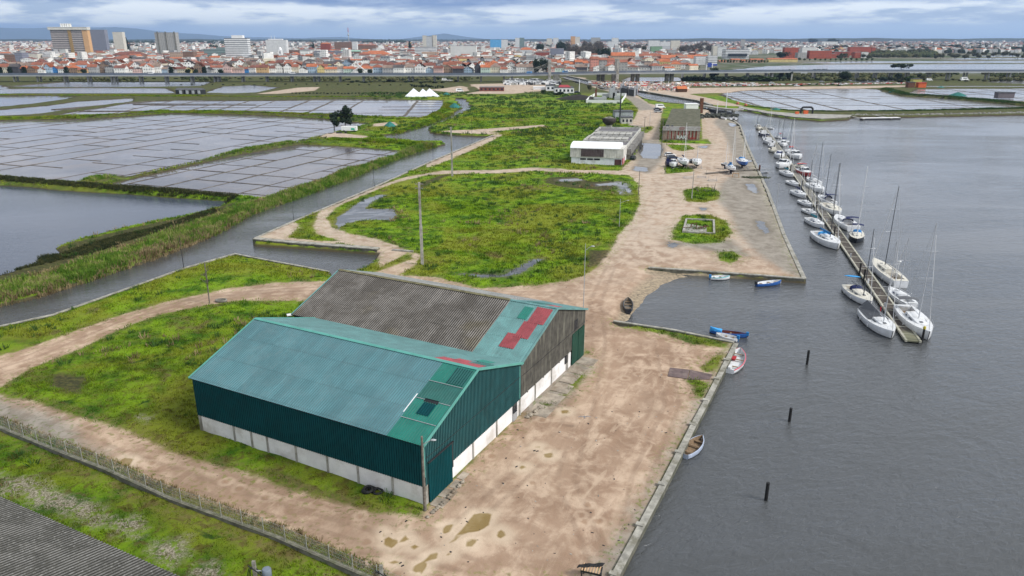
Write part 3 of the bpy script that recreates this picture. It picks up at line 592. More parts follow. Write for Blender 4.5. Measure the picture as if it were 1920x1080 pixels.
# reeds on the canal bank
RL=np.array(gp(reedline))
def along(n,off0,off1,seed,pts=RL):
    rg=np.random.default_rng(seed); L=np.hypot(*(pts[1:]-pts[:-1]).T); c=np.r_[0,np.cumsum(L)]; s=rg.uniform(0,c[-1],n); i=np.clip(np.searchsorted(c,s)-1,0,len(L)-1)
    f=((s-c[i])/L[i])[:,None]; d=(pts[i+1]-pts[i])/L[i][:,None]; nn=np.stack([d[:,1],-d[:,0]],1)   # towards the canal (right)
    return pts[i]*(1-f)+pts[i+1]*f+nn*rg.uniform(off0,off1,n)[:,None]
def veg(name,P,hh,w,nb_,sp_,mat,seed,cond=None):
    F=fields(P[:,0],P[:,1]); k=(F['wat']<.9)&(F['pan']<-.2)
    if cond is not None: k&=cond(F)
    P=P[k]; F={a:b[k] for a,b in F.items()}; Z=height(P[:,0],P[:,1],F); n=len(P); rg=np.random.default_rng(seed)
    blades(name,P,Z,rg.uniform(*hh,n)*(.6+.8*vn(P[:,0],P[:,1],7,seed)),np.full(n,w),nb_,np.full(n,sp_),mat,seed,.5)
veg('reed_bed',along(11000,-2.2,6.5,41),(.8,1.5),.12,9,.55,REED,41)
veg('dry_reeds',along(5200,3.0,8.5,42),(.7,1.3),.12,8,.5,DRY,42,lambda F:F['wat']>-3.6)
veg('dry_reeds',along(1600,-2.6,0,43),(.8,1.4),.12,8,.5,DRY,43)
lv=gp([(-300,330),(0,338),(133,350),(267,360),(440,377)]); veg('saltmarsh_scrub',along(3400,-2.6,2.2,44,np.array(lv)),(.4,.9),.13,12,.6,MARSH,44)
lv=gp([(-150,560),(0,505),(60,490),(130,478),(220,448),(300,430),(410,395)]); veg('saltmarsh_scrub',along(3000,-2.5,3.5,45,np.array(lv)),(.25,.6),.13,12,.6,MARSH,45)
for i,(L,w,m,n_) in enumerate((([(165,342),(250,322),(370,300),(450,284),(547,270)],2.2,REED,2600),([(-400,230),(150,221),(290,210),(480,212),(655,219),(740,225),(800,223),(835,205),(840,194)],3,GM,5200),([(620,263),(700,266),(780,272),(815,277)],3,GM,1500),([(-400,176),(480,182),(840,183)],3.5,GM,3000),
      ([(0,207),(100,197),(150,190),(250,184)],2,MARSH,1200),([(1660,168),(1700,179),(1780,184),(1860,191),(1920,197),(2000,205)],4,RUSH,2600),([(1400,199),(1480,207),(1560,209),(1700,208),(1920,203)],1.5,RUSH,1200),([(700,256),(745,250),(800,232),(850,212)],3,GM,1400))):
    veg('bank_grass',along(n_,-w,w,60+i,np.array(gp(L))),(.4,.9),.26 if i else .14,8,.9 if i else .5,m,60+i)
# ================================================================ materials for objects
CONC=M('concrete',(.36,.345,.31),.85,.3,.9,.4,world=True,dirt=(.16,.145,.11))
CONCD=M('old_concrete',(.20,.19,.165),.9,.35,.9,.4,world=True,dirt=(.07,.075,.045))
QUAY=M('quay_stone',(.34,.325,.28),.9,.35,1.3,.5,world=True,dirt=(.15,.14,.10))
QUAYD=M('quay_face',(.13,.125,.095),.9,.4,1.1,.4,world=True,dirt=(.04,.05,.022))
WHITEW=M('whitewash',(.78,.76,.745),.85,.12,.5,.1,world=True,dirt=(.50,.46,.41))
WHITE=M('white_paint',(.78,.78,.77),.6,.06,2)
STEEL=M('galvanised_steel',(.42,.43,.44),.5,.15,4,metal=.3)
DARK=M('dark_metal',(.02,.022,.025),.55,.3,3)
WOODP=M('weathered_wood',(.17,.15,.125),.85,.4,3,.3,dirt=(.07,.06,.05))
RUST=M('rusty_steel',(.16,.065,.035),.85,.4,3,dirt=(.06,.03,.02))
RUBBER=M('black_rubber',(.012,.012,.012),.7,.3,3)
GLASS=M('dark_glass',(.02,.025,.032),.12,.2,1,spec=.6)
UA_=(Vector((*g(377,808),0))-Vector((-8.26,58.9,0))).normalized()
def sheets(t,col,w=.95,amt=.10,lap=4.8):
    d=t.n('ShaderNodeVectorMath'); d.operation='DOT_PRODUCT'; t.l(t.pos,d.inputs[0]); d.inputs[1].default_value=UA_; u=t.math('MULTIPLY',d.outputs['Value'],1/w); wn=t.n('ShaderNodeTexWhiteNoise'); wn.noise_dimensions='2D'; cb=t.n('ShaderNodeCombineXYZ'); t.l(t.math('FLOOR',u),cb.inputs[0]); z_=t.math('MULTIPLY',t.math('SUBTRACT',t.sep(t.pos)[2],6.75),1/1.15); t.l(t.math('FLOOR',z_),cb.inputs[1]); t.l(cb.outputs[0],wn.inputs['Vector'])
    k=t.rng(wn.outputs['Value'],0,1,1-amt,1+amt,True); m=t.n('ShaderNodeVectorMath'); m.operation='SCALE'; t.l(col,m.inputs[0]); t.l(k,m.inputs['Scale']); c2=m.outputs[0]
    return t.mix(t.rng(t.math('FRACT',z_),.05,.02,0,.45),c2,mul_(t,c2,.5))
def cladm(name,c,rough=.45,dirt=None,sc=.35,var=.16,metal=.0,dk=.35,sh=0): 
    t=NT(name); v=t.pos; n=t.noise(v,sc,6,.7,.5); n2_=t.noise(t.mapp(v,(1,1,.15)),1.6,4,.6)
    col=t.mix(t.rng(n,.34,.66),mul(c,1-var),mul(c,1+var)); col=t.mix(t.rng(n2_,.52,.75,0,dk),col,dirt or mul(c,.55))
    if sh: st_=t.noise(t.mapp(t.mapp(v,(1,1,1),(0,0,0),(0,0,-math.atan2(UA_.y,UA_.x))),(1.3,.12,.12)),1.4,5,.65); col=t.mix(t.rng(st_,.54,.72,0,.35),col,mul(c,1.7)); col=t.mix(t.rng(st_,.42,.28,0,.3),col,mul(c,.55)); col=sheets(t,col,.95,sh)
    t.put(t.b.inputs['Roughness'],t.rng(n,.3,.7,rough*.8,rough*1.3)); return t.set(col,None,.45,metal)
TEALR=cladm('teal_roof_sheet',(.090,.215,.235),.38,(.12,.22,.24),.16,.13,sh=.08)
TEALL=cladm('pale_teal_sheet',(.135,.285,.275),.45,(.21,.30,.30),.5,.18,sh=.14)
TEALG=cladm('green_sheet',(.014,.185,.14),.42,(.03,.15,.125),.8,.12)
TEALG2=cladm('dull_green_sheet',(.022,.115,.10),.5,None,.8,.14)
TEALW=cladm('dark_teal_cladding',(.006,.062,.070),.6,(.004,.045,.052),.5,.15); TEALW.node_tree.nodes['Principled BSDF'].inputs['Specular IOR Level'].default_value=.08
GABC=cladm('paler_gable_cladding',(.018,.088,.092),.6,(.014,.070,.074),.5,.15,dk=.3)  # paler, greyer copy of the wall cladding for the gable
TEALWV=cladm('cladding_groove_shade',(.003,.026,.031),.8,None,.5,.1); TEALWV.node_tree.nodes['Principled BSDF'].inputs['Specular IOR Level'].default_value=.05  # darker cladding copy for the rib flanks, crevice shade put into the colour
TEALRV=cladm('roof_groove_shade',(.035,.085,.10),.6,None,.5,.1); TEALLV=cladm('pale_groove_shade',(.075,.165,.165),.6,None,.5,.1); TEALGV=cladm('green_groove_shade',(.007,.09,.07),.6,None,.5,.1)  # darkened copies of the roof sheets, painted shade for the ribs
TEALTRIM=cladm('teal_trim',(.10,.33,.28),.5,None,.5,.08)
REDS=cladm('red_sheet',(.30,.060,.068),.55,(.20,.05,.05),.8,.20); REDV=cladm('red_groove_shade',(.15,.028,.032),.6,None,.5,.1)  # second colour is the red sheet darkened as painted rib shade
t=NT('fibre_cement'); v=t.pos; n=t.noise(v,.30,6,.7,.6); n2_=t.noise(v,6.5,4,.7); n3=t.noise(v,.9,4,.7)
c=t.mix(t.rng(n,.36,.64),(.14,.125,.11),(.25,.23,.21)); c=t.mix(t.rng(n2_,.56,.68,0,.6),c,(.27,.255,.235)); c=t.mix(t.rng(n3,.60,.72,0,.6),c,(.05,.044,.034)); c=t.mix(t.rng(t.noise(v,.12,3),.56,.7,0,.35),c,(.20,.16,.06)); FIB=t.set(sheets(t,c,1.05,.14),.95,.15)
t=NT('pale_fibre_cement'); v=t.pos; n=t.noise(v,.30,6,.7,.6); n2_=t.noise(v,2.6,5,.7)
c=t.mix(t.rng(n,.36,.64),(.16,.165,.16),(.25,.255,.245)); c=t.mix(t.rng(n2_,.52,.68,0,.7),c,(.40,.40,.38)); c=t.mix(t.rng(t.noise(v,5,4),.6,.7,0,.6),c,(.07,.075,.06)); FIBL=t.set(c,.9,.2)
FIBV=M('fibre_groove_shade',(.040,.036,.030),.95,.4,2,world=True); SHRV=M('shed_groove_shade',(.036,.035,.028),.95,.4,2,world=True)  # dark colours for the corrugation valleys, crevice shade painted in
FIBW=M('stained_gable_sheet',(.075,.070,.058),.9,.35,1.2,.2,world=True,dirt=(.17,.165,.13),streak=.9)
# ================================================================ quay walls
def wall(name,pts,w,z0,z1,label,cat='quay wall',off=0,mats=None,capw=None,parent=None,seg=0):
    mb=MB(); P=[]
    for a,b in zip(pts[:-1],pts[1:]):
        a,b=Vector(a),Vector(b); n=max(1,int((b-a).length/6)); 
        for i in range(n): P.append(a.lerp(b,i/n))
    P.append(Vector(pts[-1])); rnd=random.Random(len(P)); P=[(p.x+rnd.uniform(-.03,.03),p.y+rnd.uniform(-.03,.03)) for p in P]
    mb.strip(P,w,z0,z1-.16,1,off)
    mb.strip(P,(capw or w+.08),z1-.16,[z1+rnd.uniform(-.02,.03) for _ in P],0,off)
    if seg:
        for i in range(0,len(P)-1):
            a=Vector(P[i]); d=(Vector(P[i+1])-a); rz=math.atan2(d.y,d.x); mb.cbox(a.x,a.y,z1-.3,.5,w+.16,.42,0,rz)
    return mb.obj(name,mats or [QUAY,QUAYD],None,label,cat)
q1=gp([(1118,1140),(1150,1080),(1240,911),(1378,645)])
wall('quay_wall',q1,.55,-3,.22,'long pale concrete quay wall edging the bare dirt yard beside the near water','quay wall',-.15,seg=1)
q2=gp([(1376,643),(1262,620),(1150,603)]); wall('quay_wall',q2,.4,-3,.2,'low mossy quay wall along the south side of the small boat basin','quay wall',0)
q3=gp([(1216,502),(1310,508),(1420,516),(1508,523)]); wall('quay_wall',q3,.6,-3,.15,'dark weedy quay wall on the far side of the small boat basin','quay wall',0)
q4=gp([(1508,523),(1470,440),(1440,360),(1400,270),(1388,235),(1376,226),(1350,221)]); wall('quay_wall',q4,.7,-3,.12,'long straight quay edge of the grey boatyard facing the marina pontoon','quay wall',0)
wall('canal_wall',gp([(924,254),(812,301),(702,351),(551,415),(478,447)]),.5,-3,.15,'straight canal wall running beside the narrow sandy strip')
wall('canal_wall',gp([(478,450),(560,457.5),(640,463.5),(709,469)]),1.5,-3,.45,'short thick concrete wall closing the point beside the canal inlet')
wall('canal_wall',gp([(617,510),(440,477),(345,504),(200,556),(100,591),(0,613),(-200,682)]),.4,-3,.18,'thin canal wall with a bend round the grassy corner, left of the inlet')
wall('canal_wall',gp([(1052,145),(1095,157),(1160,172)]),1.0,-3,.3,'pale promenade wall on the near side of the far canal before the lock')
wall('canal_wall',gp([(1194,178),(1210,185),(1247,192),(1310,197),(1322,203)]),1.0,-3,.3,'pale promenade wall on the near side of the canal after the lock')
wall('canal_wall',gp([(1062,142),(1122,155),(1192,169),(1310,189),(1334,197)]),2.2,-3,.4,'long white topped wall on the far side of the lock canal')
# far quay with concrete deck
mb=MB(); mb.prism(gp([(1385,204),(1420,210),(1440,214),(1490,221),(1540,224),(1592,221),(1597,217),(1540,215.5),(1490,214),(1440,210),(1410,204.5),(1385,200)]),-3,.5,1,0)
mb.obj('concrete_quay',[CONC,CONCD],None,'curved pale concrete quay across the harbour mouth below the salt pans','quay')
def rocks(name,pts,w,n,s,mat,seed,**k):
    rnd=random.Random(seed); mb=MB(); L=[(Vector(b)-Vector(a)).length for a,b in zip(pts[:-1],pts[1:])]; T=sum(L)
    for i in range(n):
        d=rnd.random()*T; j=0
        while d>L[j] and j<len(L)-1: d-=L[j]; j+=1
        a=Vector(pts[j]);b=Vector(pts[j+1]); p=a.lerp(b,d/L[j]); nn=Vector((-(b-a).y,(b-a).x)).normalized(); o_=rnd.uniform(-1,1); p=p+nn*o_*w/2
        r=s*rnd.uniform(.5,1.3); zc=-1.2+ (o_+1)*.7
        V=[]
        for zz,rr in ((-.6,.8),(.1,1),(.6,.5)):
            for q in range(6): an=q*math.pi/3+rnd.uniform(-.3,.3); V.append((p.x+math.cos(an)*r*rr*rnd.uniform(.8,1.2),p.y+math.sin(an)*r*rr*rnd.uniform(.8,1.2),zc+zz*r))
        F=[(q,(q+1)%6,6+(q+1)%6,6+q) for q in range(6)]+[(6+q,6+(q+1)%6,12+(q+1)%6,12+q) for q in range(6)]+[tuple(range(12,18))]
        mb.add(V,F)
    return mb.obj(name,[mat],None,**k)
SLABM=M('broken_slab',(.30,.26,.205),.9,.35,.9,.4,world=True,dirt=(.18,.14,.10))
ROCK=M('rock_armour',(.22,.215,.19),.9,.45,.8,.2,world=True)
rocks('rock_bank',gp([(1600,216),(1700,216),(1920,212),(2300,206)]),5,1500,.9,ROCK,3,kind='stuff')
rocks('rubble_edge',gp([(1000,760),(985,772),(975,780)]),2.2,160,.22,SLABM,4,kind='stuff')
rocks('rubble_edge',gp([(860,900),(812,950),(792,968)]),1.3,120,.20,SLABM,5,kind='stuff')
# ================================================================ corrugated surfaces
def corr(mb,o,U,V,W_,lu,lv,pitch,amp,mi=0,top0=None,prof='trap',mv=None):
    """sheet: ribs run along V, repeat along U, stand out along W_. lv may be a function of u giving (v0,v1)"""
    o,U,V,W_=map(Vector,(o,U,V,W_)); n=max(1,round(lu/pitch)); p=lu/n; pts=[]
    for i in range(n):
        if prof=='trap': pts+=[(i*p,0),(i*p+p*.45,0),(i*p+p*.58,amp),(i*p+p*.87,amp)]
        else: pts+=[(i*p+p*k/4,amp*(.5+.5*math.sin(2*math.pi*k/4))) for k in range(4)]
    pts.append((lu,0)); A=[];F=[]
    for u,w in pts:
        v0,v1=lv(u) if callable(lv) else (0,lv)
        A.append(o+U*u+V*v0+W_*w); A.append(o+U*u+V*v1+W_*w)
    for i in range(len(pts)-1): F.append((2*i,2*i+2,2*i+3,2*i+1))
    b=len(mb.f); mb.add(A,F,mi,False)
    if mv is not None:
        for i in range(len(pts)-1):
            if (prof=='trap' and i%4 in (1,3)) or (prof=='sin' and i%4 in (2,3)): mb.mi[b+i]=mv
cC=Vector((-8.26,58.9,0)); uA=(Vector((*g(377,808),0))-cC).normalized(); uB=Vector((uA.y,-uA.x,0))  # along wall / along gable
if uB.dot(Vector((1,1,0)))<0: uB=-uB
ZUP=Vector((0,0,1)); LEN=30.3; GW=19.95; EV=6.75; RG=10.15
def wpt(u,v,z=0): return cC+uA*u+uB*v+ZUP*z
def wbox(mb,u0,u1,v0,v1,z0,z1,mi=0):
    P=[wpt(u,v,z) for z in (z0,z1) for u,v in ((u0,v0),(u1,v0),(u1,v1),(u0,v1))]
    mb.add(P,[(0,3,2,1),(4,5,6,7),(0,1,5,4),(1,2,6,5),(2,3,7,6),(3,0,4,7)],mi)
def warehouse(v0,length,label,name,front):
    root=thing(name,label,'warehouse'); S=GW/2; sl=math.hypot(S,RG-EV); up1=(uB*S+ZUP*(RG-EV)).normalized(); up2=(-uB*S+ZUP*(RG-EV)).normalized()
    n1_=(ZUP*S-uB*(RG-EV)).normalized(); n2_=(ZUP*S+uB*(RG-EV)).normalized(); ov=.25
    # body
    mb=MB(); wb=2.25 if front else 2.0
    for u0,u1,a,b in ((0.02,length,v0+.05,v0+.3),(0.02,length,v0+GW-.3,v0+GW-.05),(length-.3,length,v0,v0+GW),(.05,.3,v0+(4.6 if front else .05),v0+GW-(.05 if front else 4.6))):
        wbox(mb,u0,u1,a,b,-.3,wb)
    mb.obj('base_wall',[WHITEW],root)
    pil=[]
    def pb(*a): q=MB(); wbox(q,*a); q.obj('pilaster',[CONC],root)
    if front:
        for u in (3.7,7.9,11.8,16.0,20.0,22.3,24.9): pb(u-.1,u+.1,v0-.06,v0+.1,-.2,wb)
        pb(length-.35,length,v0-.06,v0+.1,-.2,wb)
        for v_ in (9.1,14.3,18.8): pb(-.06,.1,v0+v_-.1,v0+v_+.1,-.2,wb)
        pb(-.06,.12,v0+.02,v0+.55,-.2,3.1)
    else:
        for v_ in (4.2,9.0,13.8,14.2): pb(-.06,.1,v0+v_-.1,v0+v_+.1,-.2,wb+.35)
        for v_ in (2.1,6.6,11.5): pb(-.05,.1,v0+v_-.07,v0+v_+.07,wb,wb+.45)
        pb(-.10,.12,v0-.14,v0+.1,-.2,EV-.05)
        pb(-.06,.12,v0+GW-.55,v0+GW,-.2,wb+1.6)
    # cladding
    mb=MB(); 
    def gv_(u): 
        zt=EV+(RG-EV)*(1-abs(u-S)/S); return (wb-.15,zt-.04)
    if front:
        corr(mb,wpt(0,v0-.08,wb-.15),uA,ZUP,-uB,length,EV-wb+.12,.28,.05,mv=1)
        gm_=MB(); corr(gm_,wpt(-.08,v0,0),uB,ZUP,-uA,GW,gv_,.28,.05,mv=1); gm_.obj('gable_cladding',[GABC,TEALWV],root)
        corr(mb,wpt(length+.08,v0,0),uB,ZUP,uA,GW,gv_,.28,.05); corr(mb,wpt(0,v0+GW,wb),uA,ZUP,uB,length,EV-wb,.28,.02)
        mb.obj('cladding',[TEALW,TEALWV],root)
        for a_ in ((-.14,.02,v0-.14,v0+.1,3.1,EV-.02),(-.13,.02,v0+GW-.32,v0+GW-.18,wb,EV-.1)): tr=MB(); wbox(tr,*a_); tr.obj('corner_trim',[TEALTRIM],root)
        d=MB(); corr(d,wpt(-.20,v0+.55,.02),uB,ZUP,-uA,4.1,4.35,.28,.05); wbox(d,-.20,-.17,v0+.55,v0+4.65,.02,4.37); dr=d.obj('sliding_door',[TEALW],root)
        d=MB(); wbox(d,-.24,-.12,v0+4.64,v0+4.84,1.6,4.45); wbox(d,-.30,-.12,v0+.5,v0+4.9,4.37,4.47); d.obj('door_rail',[DARK],root)
        d=MB(); wbox(d,-.13,0.05,v0+18.15,v0+19.0,1.0,2.2); d.obj('window',[GLASS],root)
        d=MB(); wbox(d,-.11,.05,v0+18.1,v0+19.05,0,1.0); d.obj('grey_panel',[STEEL],root)
        st=MB(); wbox(st,-.145,-.13,v0+.2,v0+GW-.3,5.0,5.05); st.obj('wall_cable',[DARK],root)
    else:
        hw=wb+.32
        def g2(u):
            zt=EV+(RG-EV)*(1-abs(u-S)/S); return ((hw if u<15.3 else 4.55),zt-.04)
        corr(mb,wpt(-.08,v0,0),uB,ZUP,-uA,GW,g2,.35,.04,0,prof='sin')
        corr(mb,wpt(length+.08,v0,0),uB,ZUP,uA,GW,gv_,.35,.04); corr(mb,wpt(0,v0+GW,wb),uA,ZUP,uB,length,EV-wb,.35,.04)
        mb.obj('cladding',[FIBW],root)
        sb=MB(); wbox(sb,.12,.2,v0+.2,v0+15,wb,hw+.1); sb.obj('window_band',[DARK],root)
        d=MB(); corr(d,wpt(-.12,v0+15.4,.02),uB,ZUP,-uA,2.0,4.5,.28,.04); corr(d,wpt(-.20,v0+17.35,.02),uB,ZUP,-uA,2.1,4.5,.28,.04); wbox(d,-.10,-.05,v0+15.4,v0+19.4,.02,4.5); d.obj('sliding_door',[cladm('dark_green_door',(.010,.060,.040),.5)],root)
        d=MB(); wbox(d,-.13,0.05,v0+13.25,v0+13.95,1.1,2.2); d.obj('window',[GLASS],root)
        d=MB(); wbox(d,-.13,0,v0+15.9,v0+17.1,5.0,6.3); d.obj('vent_opening',[DARK],root)
        d=MB(); wbox(d,-.145,-.13,v0+.3,v0+GW-.2,4.9,4.96); d.obj('wall_cable',[DARK],root)
        wbox_=MB(); 
    # roof
    e1=wpt(-ov,v0,EV)-up1*.3; e2=wpt(-ov,v0+GW,EV)-up2*.3; L=length+2*ov; pt=.30 if front else .27
    r=MB(); 
    split=4.1 if front else 6.6
    base=TEALR if front else FIB; pr='trap' if front else 'sin'
    # near slope main
    corr(r,e1+uA*split,uA,up1,n1_,L-split,sl+.3,pt if front else .31,.045 if front else .07,0,prof=pr,mv=3)
    corr(r,e2+uA*(split if not front else 0),uA,up2,n2_,L-(split if not front else 0),sl+.3,pt if front else .36,.045 if front else .09,1 if front else 2,prof=pr,mv=4)
    rf=r.obj('roof',[base,TEALL if front else FIB,FIBL,TEALRV if front else FIBV,TEALLV if front else SHRV],root)
    if not front:
        r2=MB(); corr(r2,e1,uA,up1,n1_,split,sl+.3,.30,.045,mv=1); corr(r2,e2,uA,up2,n2_,split,sl+.3,.30,.045,mv=1); r2.obj('teal_roof_section',[TEALL,TEALLV],root)
        for (a,b,c_,d_,m) in ((.4,2.6,.68,.98,REDS),(1.1,3.0,.40,.69,REDS),(2.0,4.0,.20,.45,REDS),(2.9,4.2,.72,.95,TEALG)):
            q=MB(); corr(q,e1+uA*a+up1*(c_*sl)+n1_*.05,uA,up1,n1_,b-a,(d_-c_)*sl,.30,.045,mv=1); q.obj('patch_sheet',[m,REDV if m is REDS else TEALGV],root,'red roof sheet' if m is REDS else 'green roof sheet')
        q=MB(); corr(q,e2+uA*.6+up2*(.72*sl)+n2_*.05,uA,up2,n2_,1.5,.25*sl,.3,.045); q.obj('patch_sheet',[REDS],root,'red roof sheet beyond the ridge')
        q=MB(); corr(q,e2+uA*2.6+up2*(.60*sl)+n2_*.05,uA,up2,n2_,2.4,.3*sl,.3,.045); q.obj('patch_sheet',[TEALG2],root,'dark roof sheet beyond the ridge')
    else:
        r2=MB(); bands=[(0,.24,TEALG),(.24,.50,TEALG),(.50,.74,TEALG2),(.74,1.0,TEALG)]
        for a,b,m in bands:
            q=MB(); corr(q,e1+up1*(a*sl),uA,up1,n1_,split,(b-a)*sl+(.3 if b==1 else 0),.30,.045,mv=1); wq=MB()
            o_=q.obj('patch_sheet',[m,TEALGV],root,'bright green roof sheet' if m is TEALG else 'dull green roof sheet')
            P=[e1+up1*(b*sl)+uA*.1+n1_*.07,e1+up1*(b*sl)+uA*(split)+n1_*.07]
            if b<1: bb=MB(); bb.tube(P[0],P[1],.04,n=4); bb.obj('sheet_seam',[STEEL],o_)
        for a,b,c_,d_,m in ((1.5,2.9,.32,.47,TEALW),(0.2,2.2,.76,.98,TEALG2)):
            q=MB(); corr(q,e1+uA*a+up1*(c_*sl)+n1_*.06,uA,up1,n1_,b-a,(d_-c_)*sl,.30,.045,mv=1); q.obj('patch_sheet',[m,TEALWV],root,'dark roof sheet')
        q=MB(); P0=e1+uA*1.4+up1*(.475*sl)+n1_*.02; q.add([P0,P0+uA*1.6,P0+uA*1.6+up1*.3+n1_*.12,P0+up1*.3+n1_*.12],[(0,1,2,3)]); q.add([P0+n1_*.04+up1*.3,P0+uA*1.6+n1_*.04+up1*.3,P0+uA*1.6+n1_*.2+up1*.34,P0+n1_*.2+up1*.34],[(0,1,2,3)]); q.obj('roof_hatch',[DARK],root)
        q=MB(); P0=e1+uA*(split+.05)+up1*(.30*sl)+n1_*.06; q.add([P0,P0+uA*.12,P0+uA*.12+up1*2.6,P0+up1*2.6],[(0,1,2,3)]); q.obj('white_flashing',[WHITE],root)
        for a,b,c_,d_,m in ((.3,5.6,.80,1.0,REDS),(2.6,4.2,.70,.86,REDS),(.3,2.2,.62,.86,TEALG2),(1.2,2.8,.44,.62,TEALG)):
            q=MB(); corr(q,e2+uA*a+up2*(c_*sl)+n2_*.05,uA,up2,n2_,b-a,(d_-c_)*sl,.30,.045); q.obj('patch_sheet',[m],root,'red roof sheet beyond the ridge' if m is REDS else 'green roof sheet beyond the ridge')
    # verge and ridge trim, soffit
    tm=MB()
    for uu in (-ov,length+ov):
        for e,upv,nn in ((e1,up1,n1_),(e2,up2,n2_)):
            a=e+uA*(uu+ov); b=a+upv*(sl+.3); q=[a-nn*.16,b-nn*.16,b+nn*.10,a+nn*.10]; sx_=uA*(.12 if uu>0 else -.12)
            tm.add(q+[p+sx_ for p in q],[(0,1,2,3),(7,6,5,4),(0,4,5,1),(3,2,6,7),(1,5,6,2),(0,3,7,4)])
    a=wpt(-ov,v0+S,RG+.10); b=wpt(length+ov,v0+S,RG+.10)
    tm.add([a-uB*.28-ZUP*.09,b-uB*.28-ZUP*.09,b+ZUP*.02,a+ZUP*.02,a+uB*.28-ZUP*.09,b+uB*.28-ZUP*.09],[(0,1,2,3),(3,2,5,4)])
    tm.obj('roof_trim',[TEALTRIM if front else TEALL],root)
    if not front:
        q=MB(); q.add([a+uA*split-uB*.35-ZUP*.07,b-uB*.35-ZUP*.07,b+ZUP*.05,a+uA*split+ZUP*.05,a+uA*split+uB*.35-ZUP*.07,b+uB*.35-ZUP*.07],[(0,1,2,3),(3,2,5,4)]); q.obj('ridge_cap',[M('mossy_ridge',(.16,.145,.08),.95,.4,1.2,world=True)],root)
    sf=MB(); sf.add([e1-n1_*.1,e1+uA*L-n1_*.1,wpt(length+ov,v0+S,RG-.12),wpt(-ov,v0+S,RG-.12),e2-n2_*.1,e2+uA*L-n2_*.1],[(0,1,2,3),(3,2,5,4)]); sf.obj('roof_lining',[DARK],root)
    return root
warehouse(0,LEN,'near warehouse with teal corrugated roof, dark teal cladding and white base wall','warehouse',True)
warehouse(GW,34.2,'rear warehouse with weathered grey brown roof, red and teal patches and stained gable','warehouse',False)
# apron of broken slabs along the gable
rnd=random.Random(5); aprt=thing('concrete_apron','cracked pale concrete slabs along the foot of the warehouse gables','paving')
for v_,w_2,l in ((1.0,1.6,1.5),(2.6,1.5,1.6),(4.3,1.3,1.5),(5.9,.9,1.4),(22,3.2,3.0),(25.3,3.0,3.0),(28.5,3.0,2.6),(31.5,2.6,3.0),(34.6,2.4,2.8),(37.6,2.6,2.6)):
    p=wpt(-.2-w_2/2,v_,0); mb=MB(); mb.cbox(p.x,p.y,-.2,l*.90,w_2*rnd.uniform(.7,.95),.225+rnd.uniform(0,.04),0,math.atan2(uB.y,uB.x)+rnd.uniform(-.03,.03)); mb.obj('slab',[M('dirty_slab',(.34,.29,.23),.9,.35,.9,.4,world=True,dirt=(.20,.155,.11)) if v_==1.0 else bpy.data.materials['dirty_slab']],aprt)
# near left shed, only its roof corner shows
e0=Vector((*g(-60,905,5.0),5.0)); e1_=Vector((*g(345,1085,5.0),5.0)); du=(e1_-e0); du.z=0; Ls=du.length+14; du.normalize(); dn=Vector((du.y,-du.x,0)); dn=dn if dn.y<0 else -dn
root=thing('grey_shed','low shed with a long grey corrugated roof, cut off by the bottom left corner','shed')
upv=(dn*4.5+ZUP*1.0).normalized(); nn=(ZUP*4.5-dn*1.0).normalized(); mb=MB(); o0=e0-du*10
t=NT('shed_roof_sheet'); v=t.pos; n=t.noise(v,.35,6,.7,.5); n2_=t.noise(v,4,5,.7); c=t.mix(t.rng(n,.38,.62),(.085,.083,.076),(.165,.16,.15)); c=t.mix(t.rng(n2_,.5,.66,0,.8),c,(.25,.245,.23)); c=t.mix(t.rng(t.noise(v,7,4),.60,.68,0,.7),c,(.06,.06,.045)); SHR=t.set(c,.92,.2)
corr(mb,o0,du,upv,nn,Ls+10,15,.34,.09,0,prof='sin',mv=1); mb.obj('roof',[SHR,SHRV],root)
mb=MB(); a=o0+dn*.6; 
for p,q in ((a,a+du*(Ls+9)),): mb.add([p+ZUP*-5.2,q+ZUP*-5.2,q+ZUP*-.05,p+ZUP*-.05],[(0,1,2,3)])
q=a+du*(Ls+9); mb.add([q-ZUP*5.2,q+dn*14-ZUP*5.2,q+dn*14+ZUP*2.8,q-ZUP*.05],[(0,1,2,3)]); p=a; mb.add([p-ZUP*5.2,p+dn*14-ZUP*5.2,p+dn*14+ZUP*2.8,p-ZUP*.05],[(0,1,2,3)])
mb.obj('wall',[WHITEW],root)
# ================================================================ fence
fp=gp([(-260,700),(0,807),(97,847),(200,887),(320,942),(417,977),(520,1015),(633,1065),(760,1120)])
root=thing('fence','wire mesh fence with slim concrete posts on a low mossy wall, bottom left','fence')
mb=MB(); mb.strip(fp,.28,-.3,.42); mb.obj('low_wall',[CONCD],root)
mb=MB(); mb.strip(fp,.34,.42,.50); mb.obj('wall_cap',[M('mossy_cap',(.21,.20,.15),.95,.4,1.5,world=True,dirt=(.10,.11,.05))],root)
pts=[Vector(p) for p in fp]; T=[0]
for a,b in zip(pts[:-1],pts[1:]): T.append(T[-1]+(b-a).length)
def at_(s):
    for i in range(len(T)-1):
        if s<=T[i+1]: return pts[i].lerp(pts[i+1],(s-T[i])/(T[i+1]-T[i]))
    return pts[-1]
POSTM=M('pale_post',(.40,.39,.35),.8,.15,2)
pm_=MB(); pm_.tube((0,0,.4),(0,0,2.05),.038,.034,5); pme=pm_.mesh('post',[POSTM])
s=1.0; wr=MB(); last=None
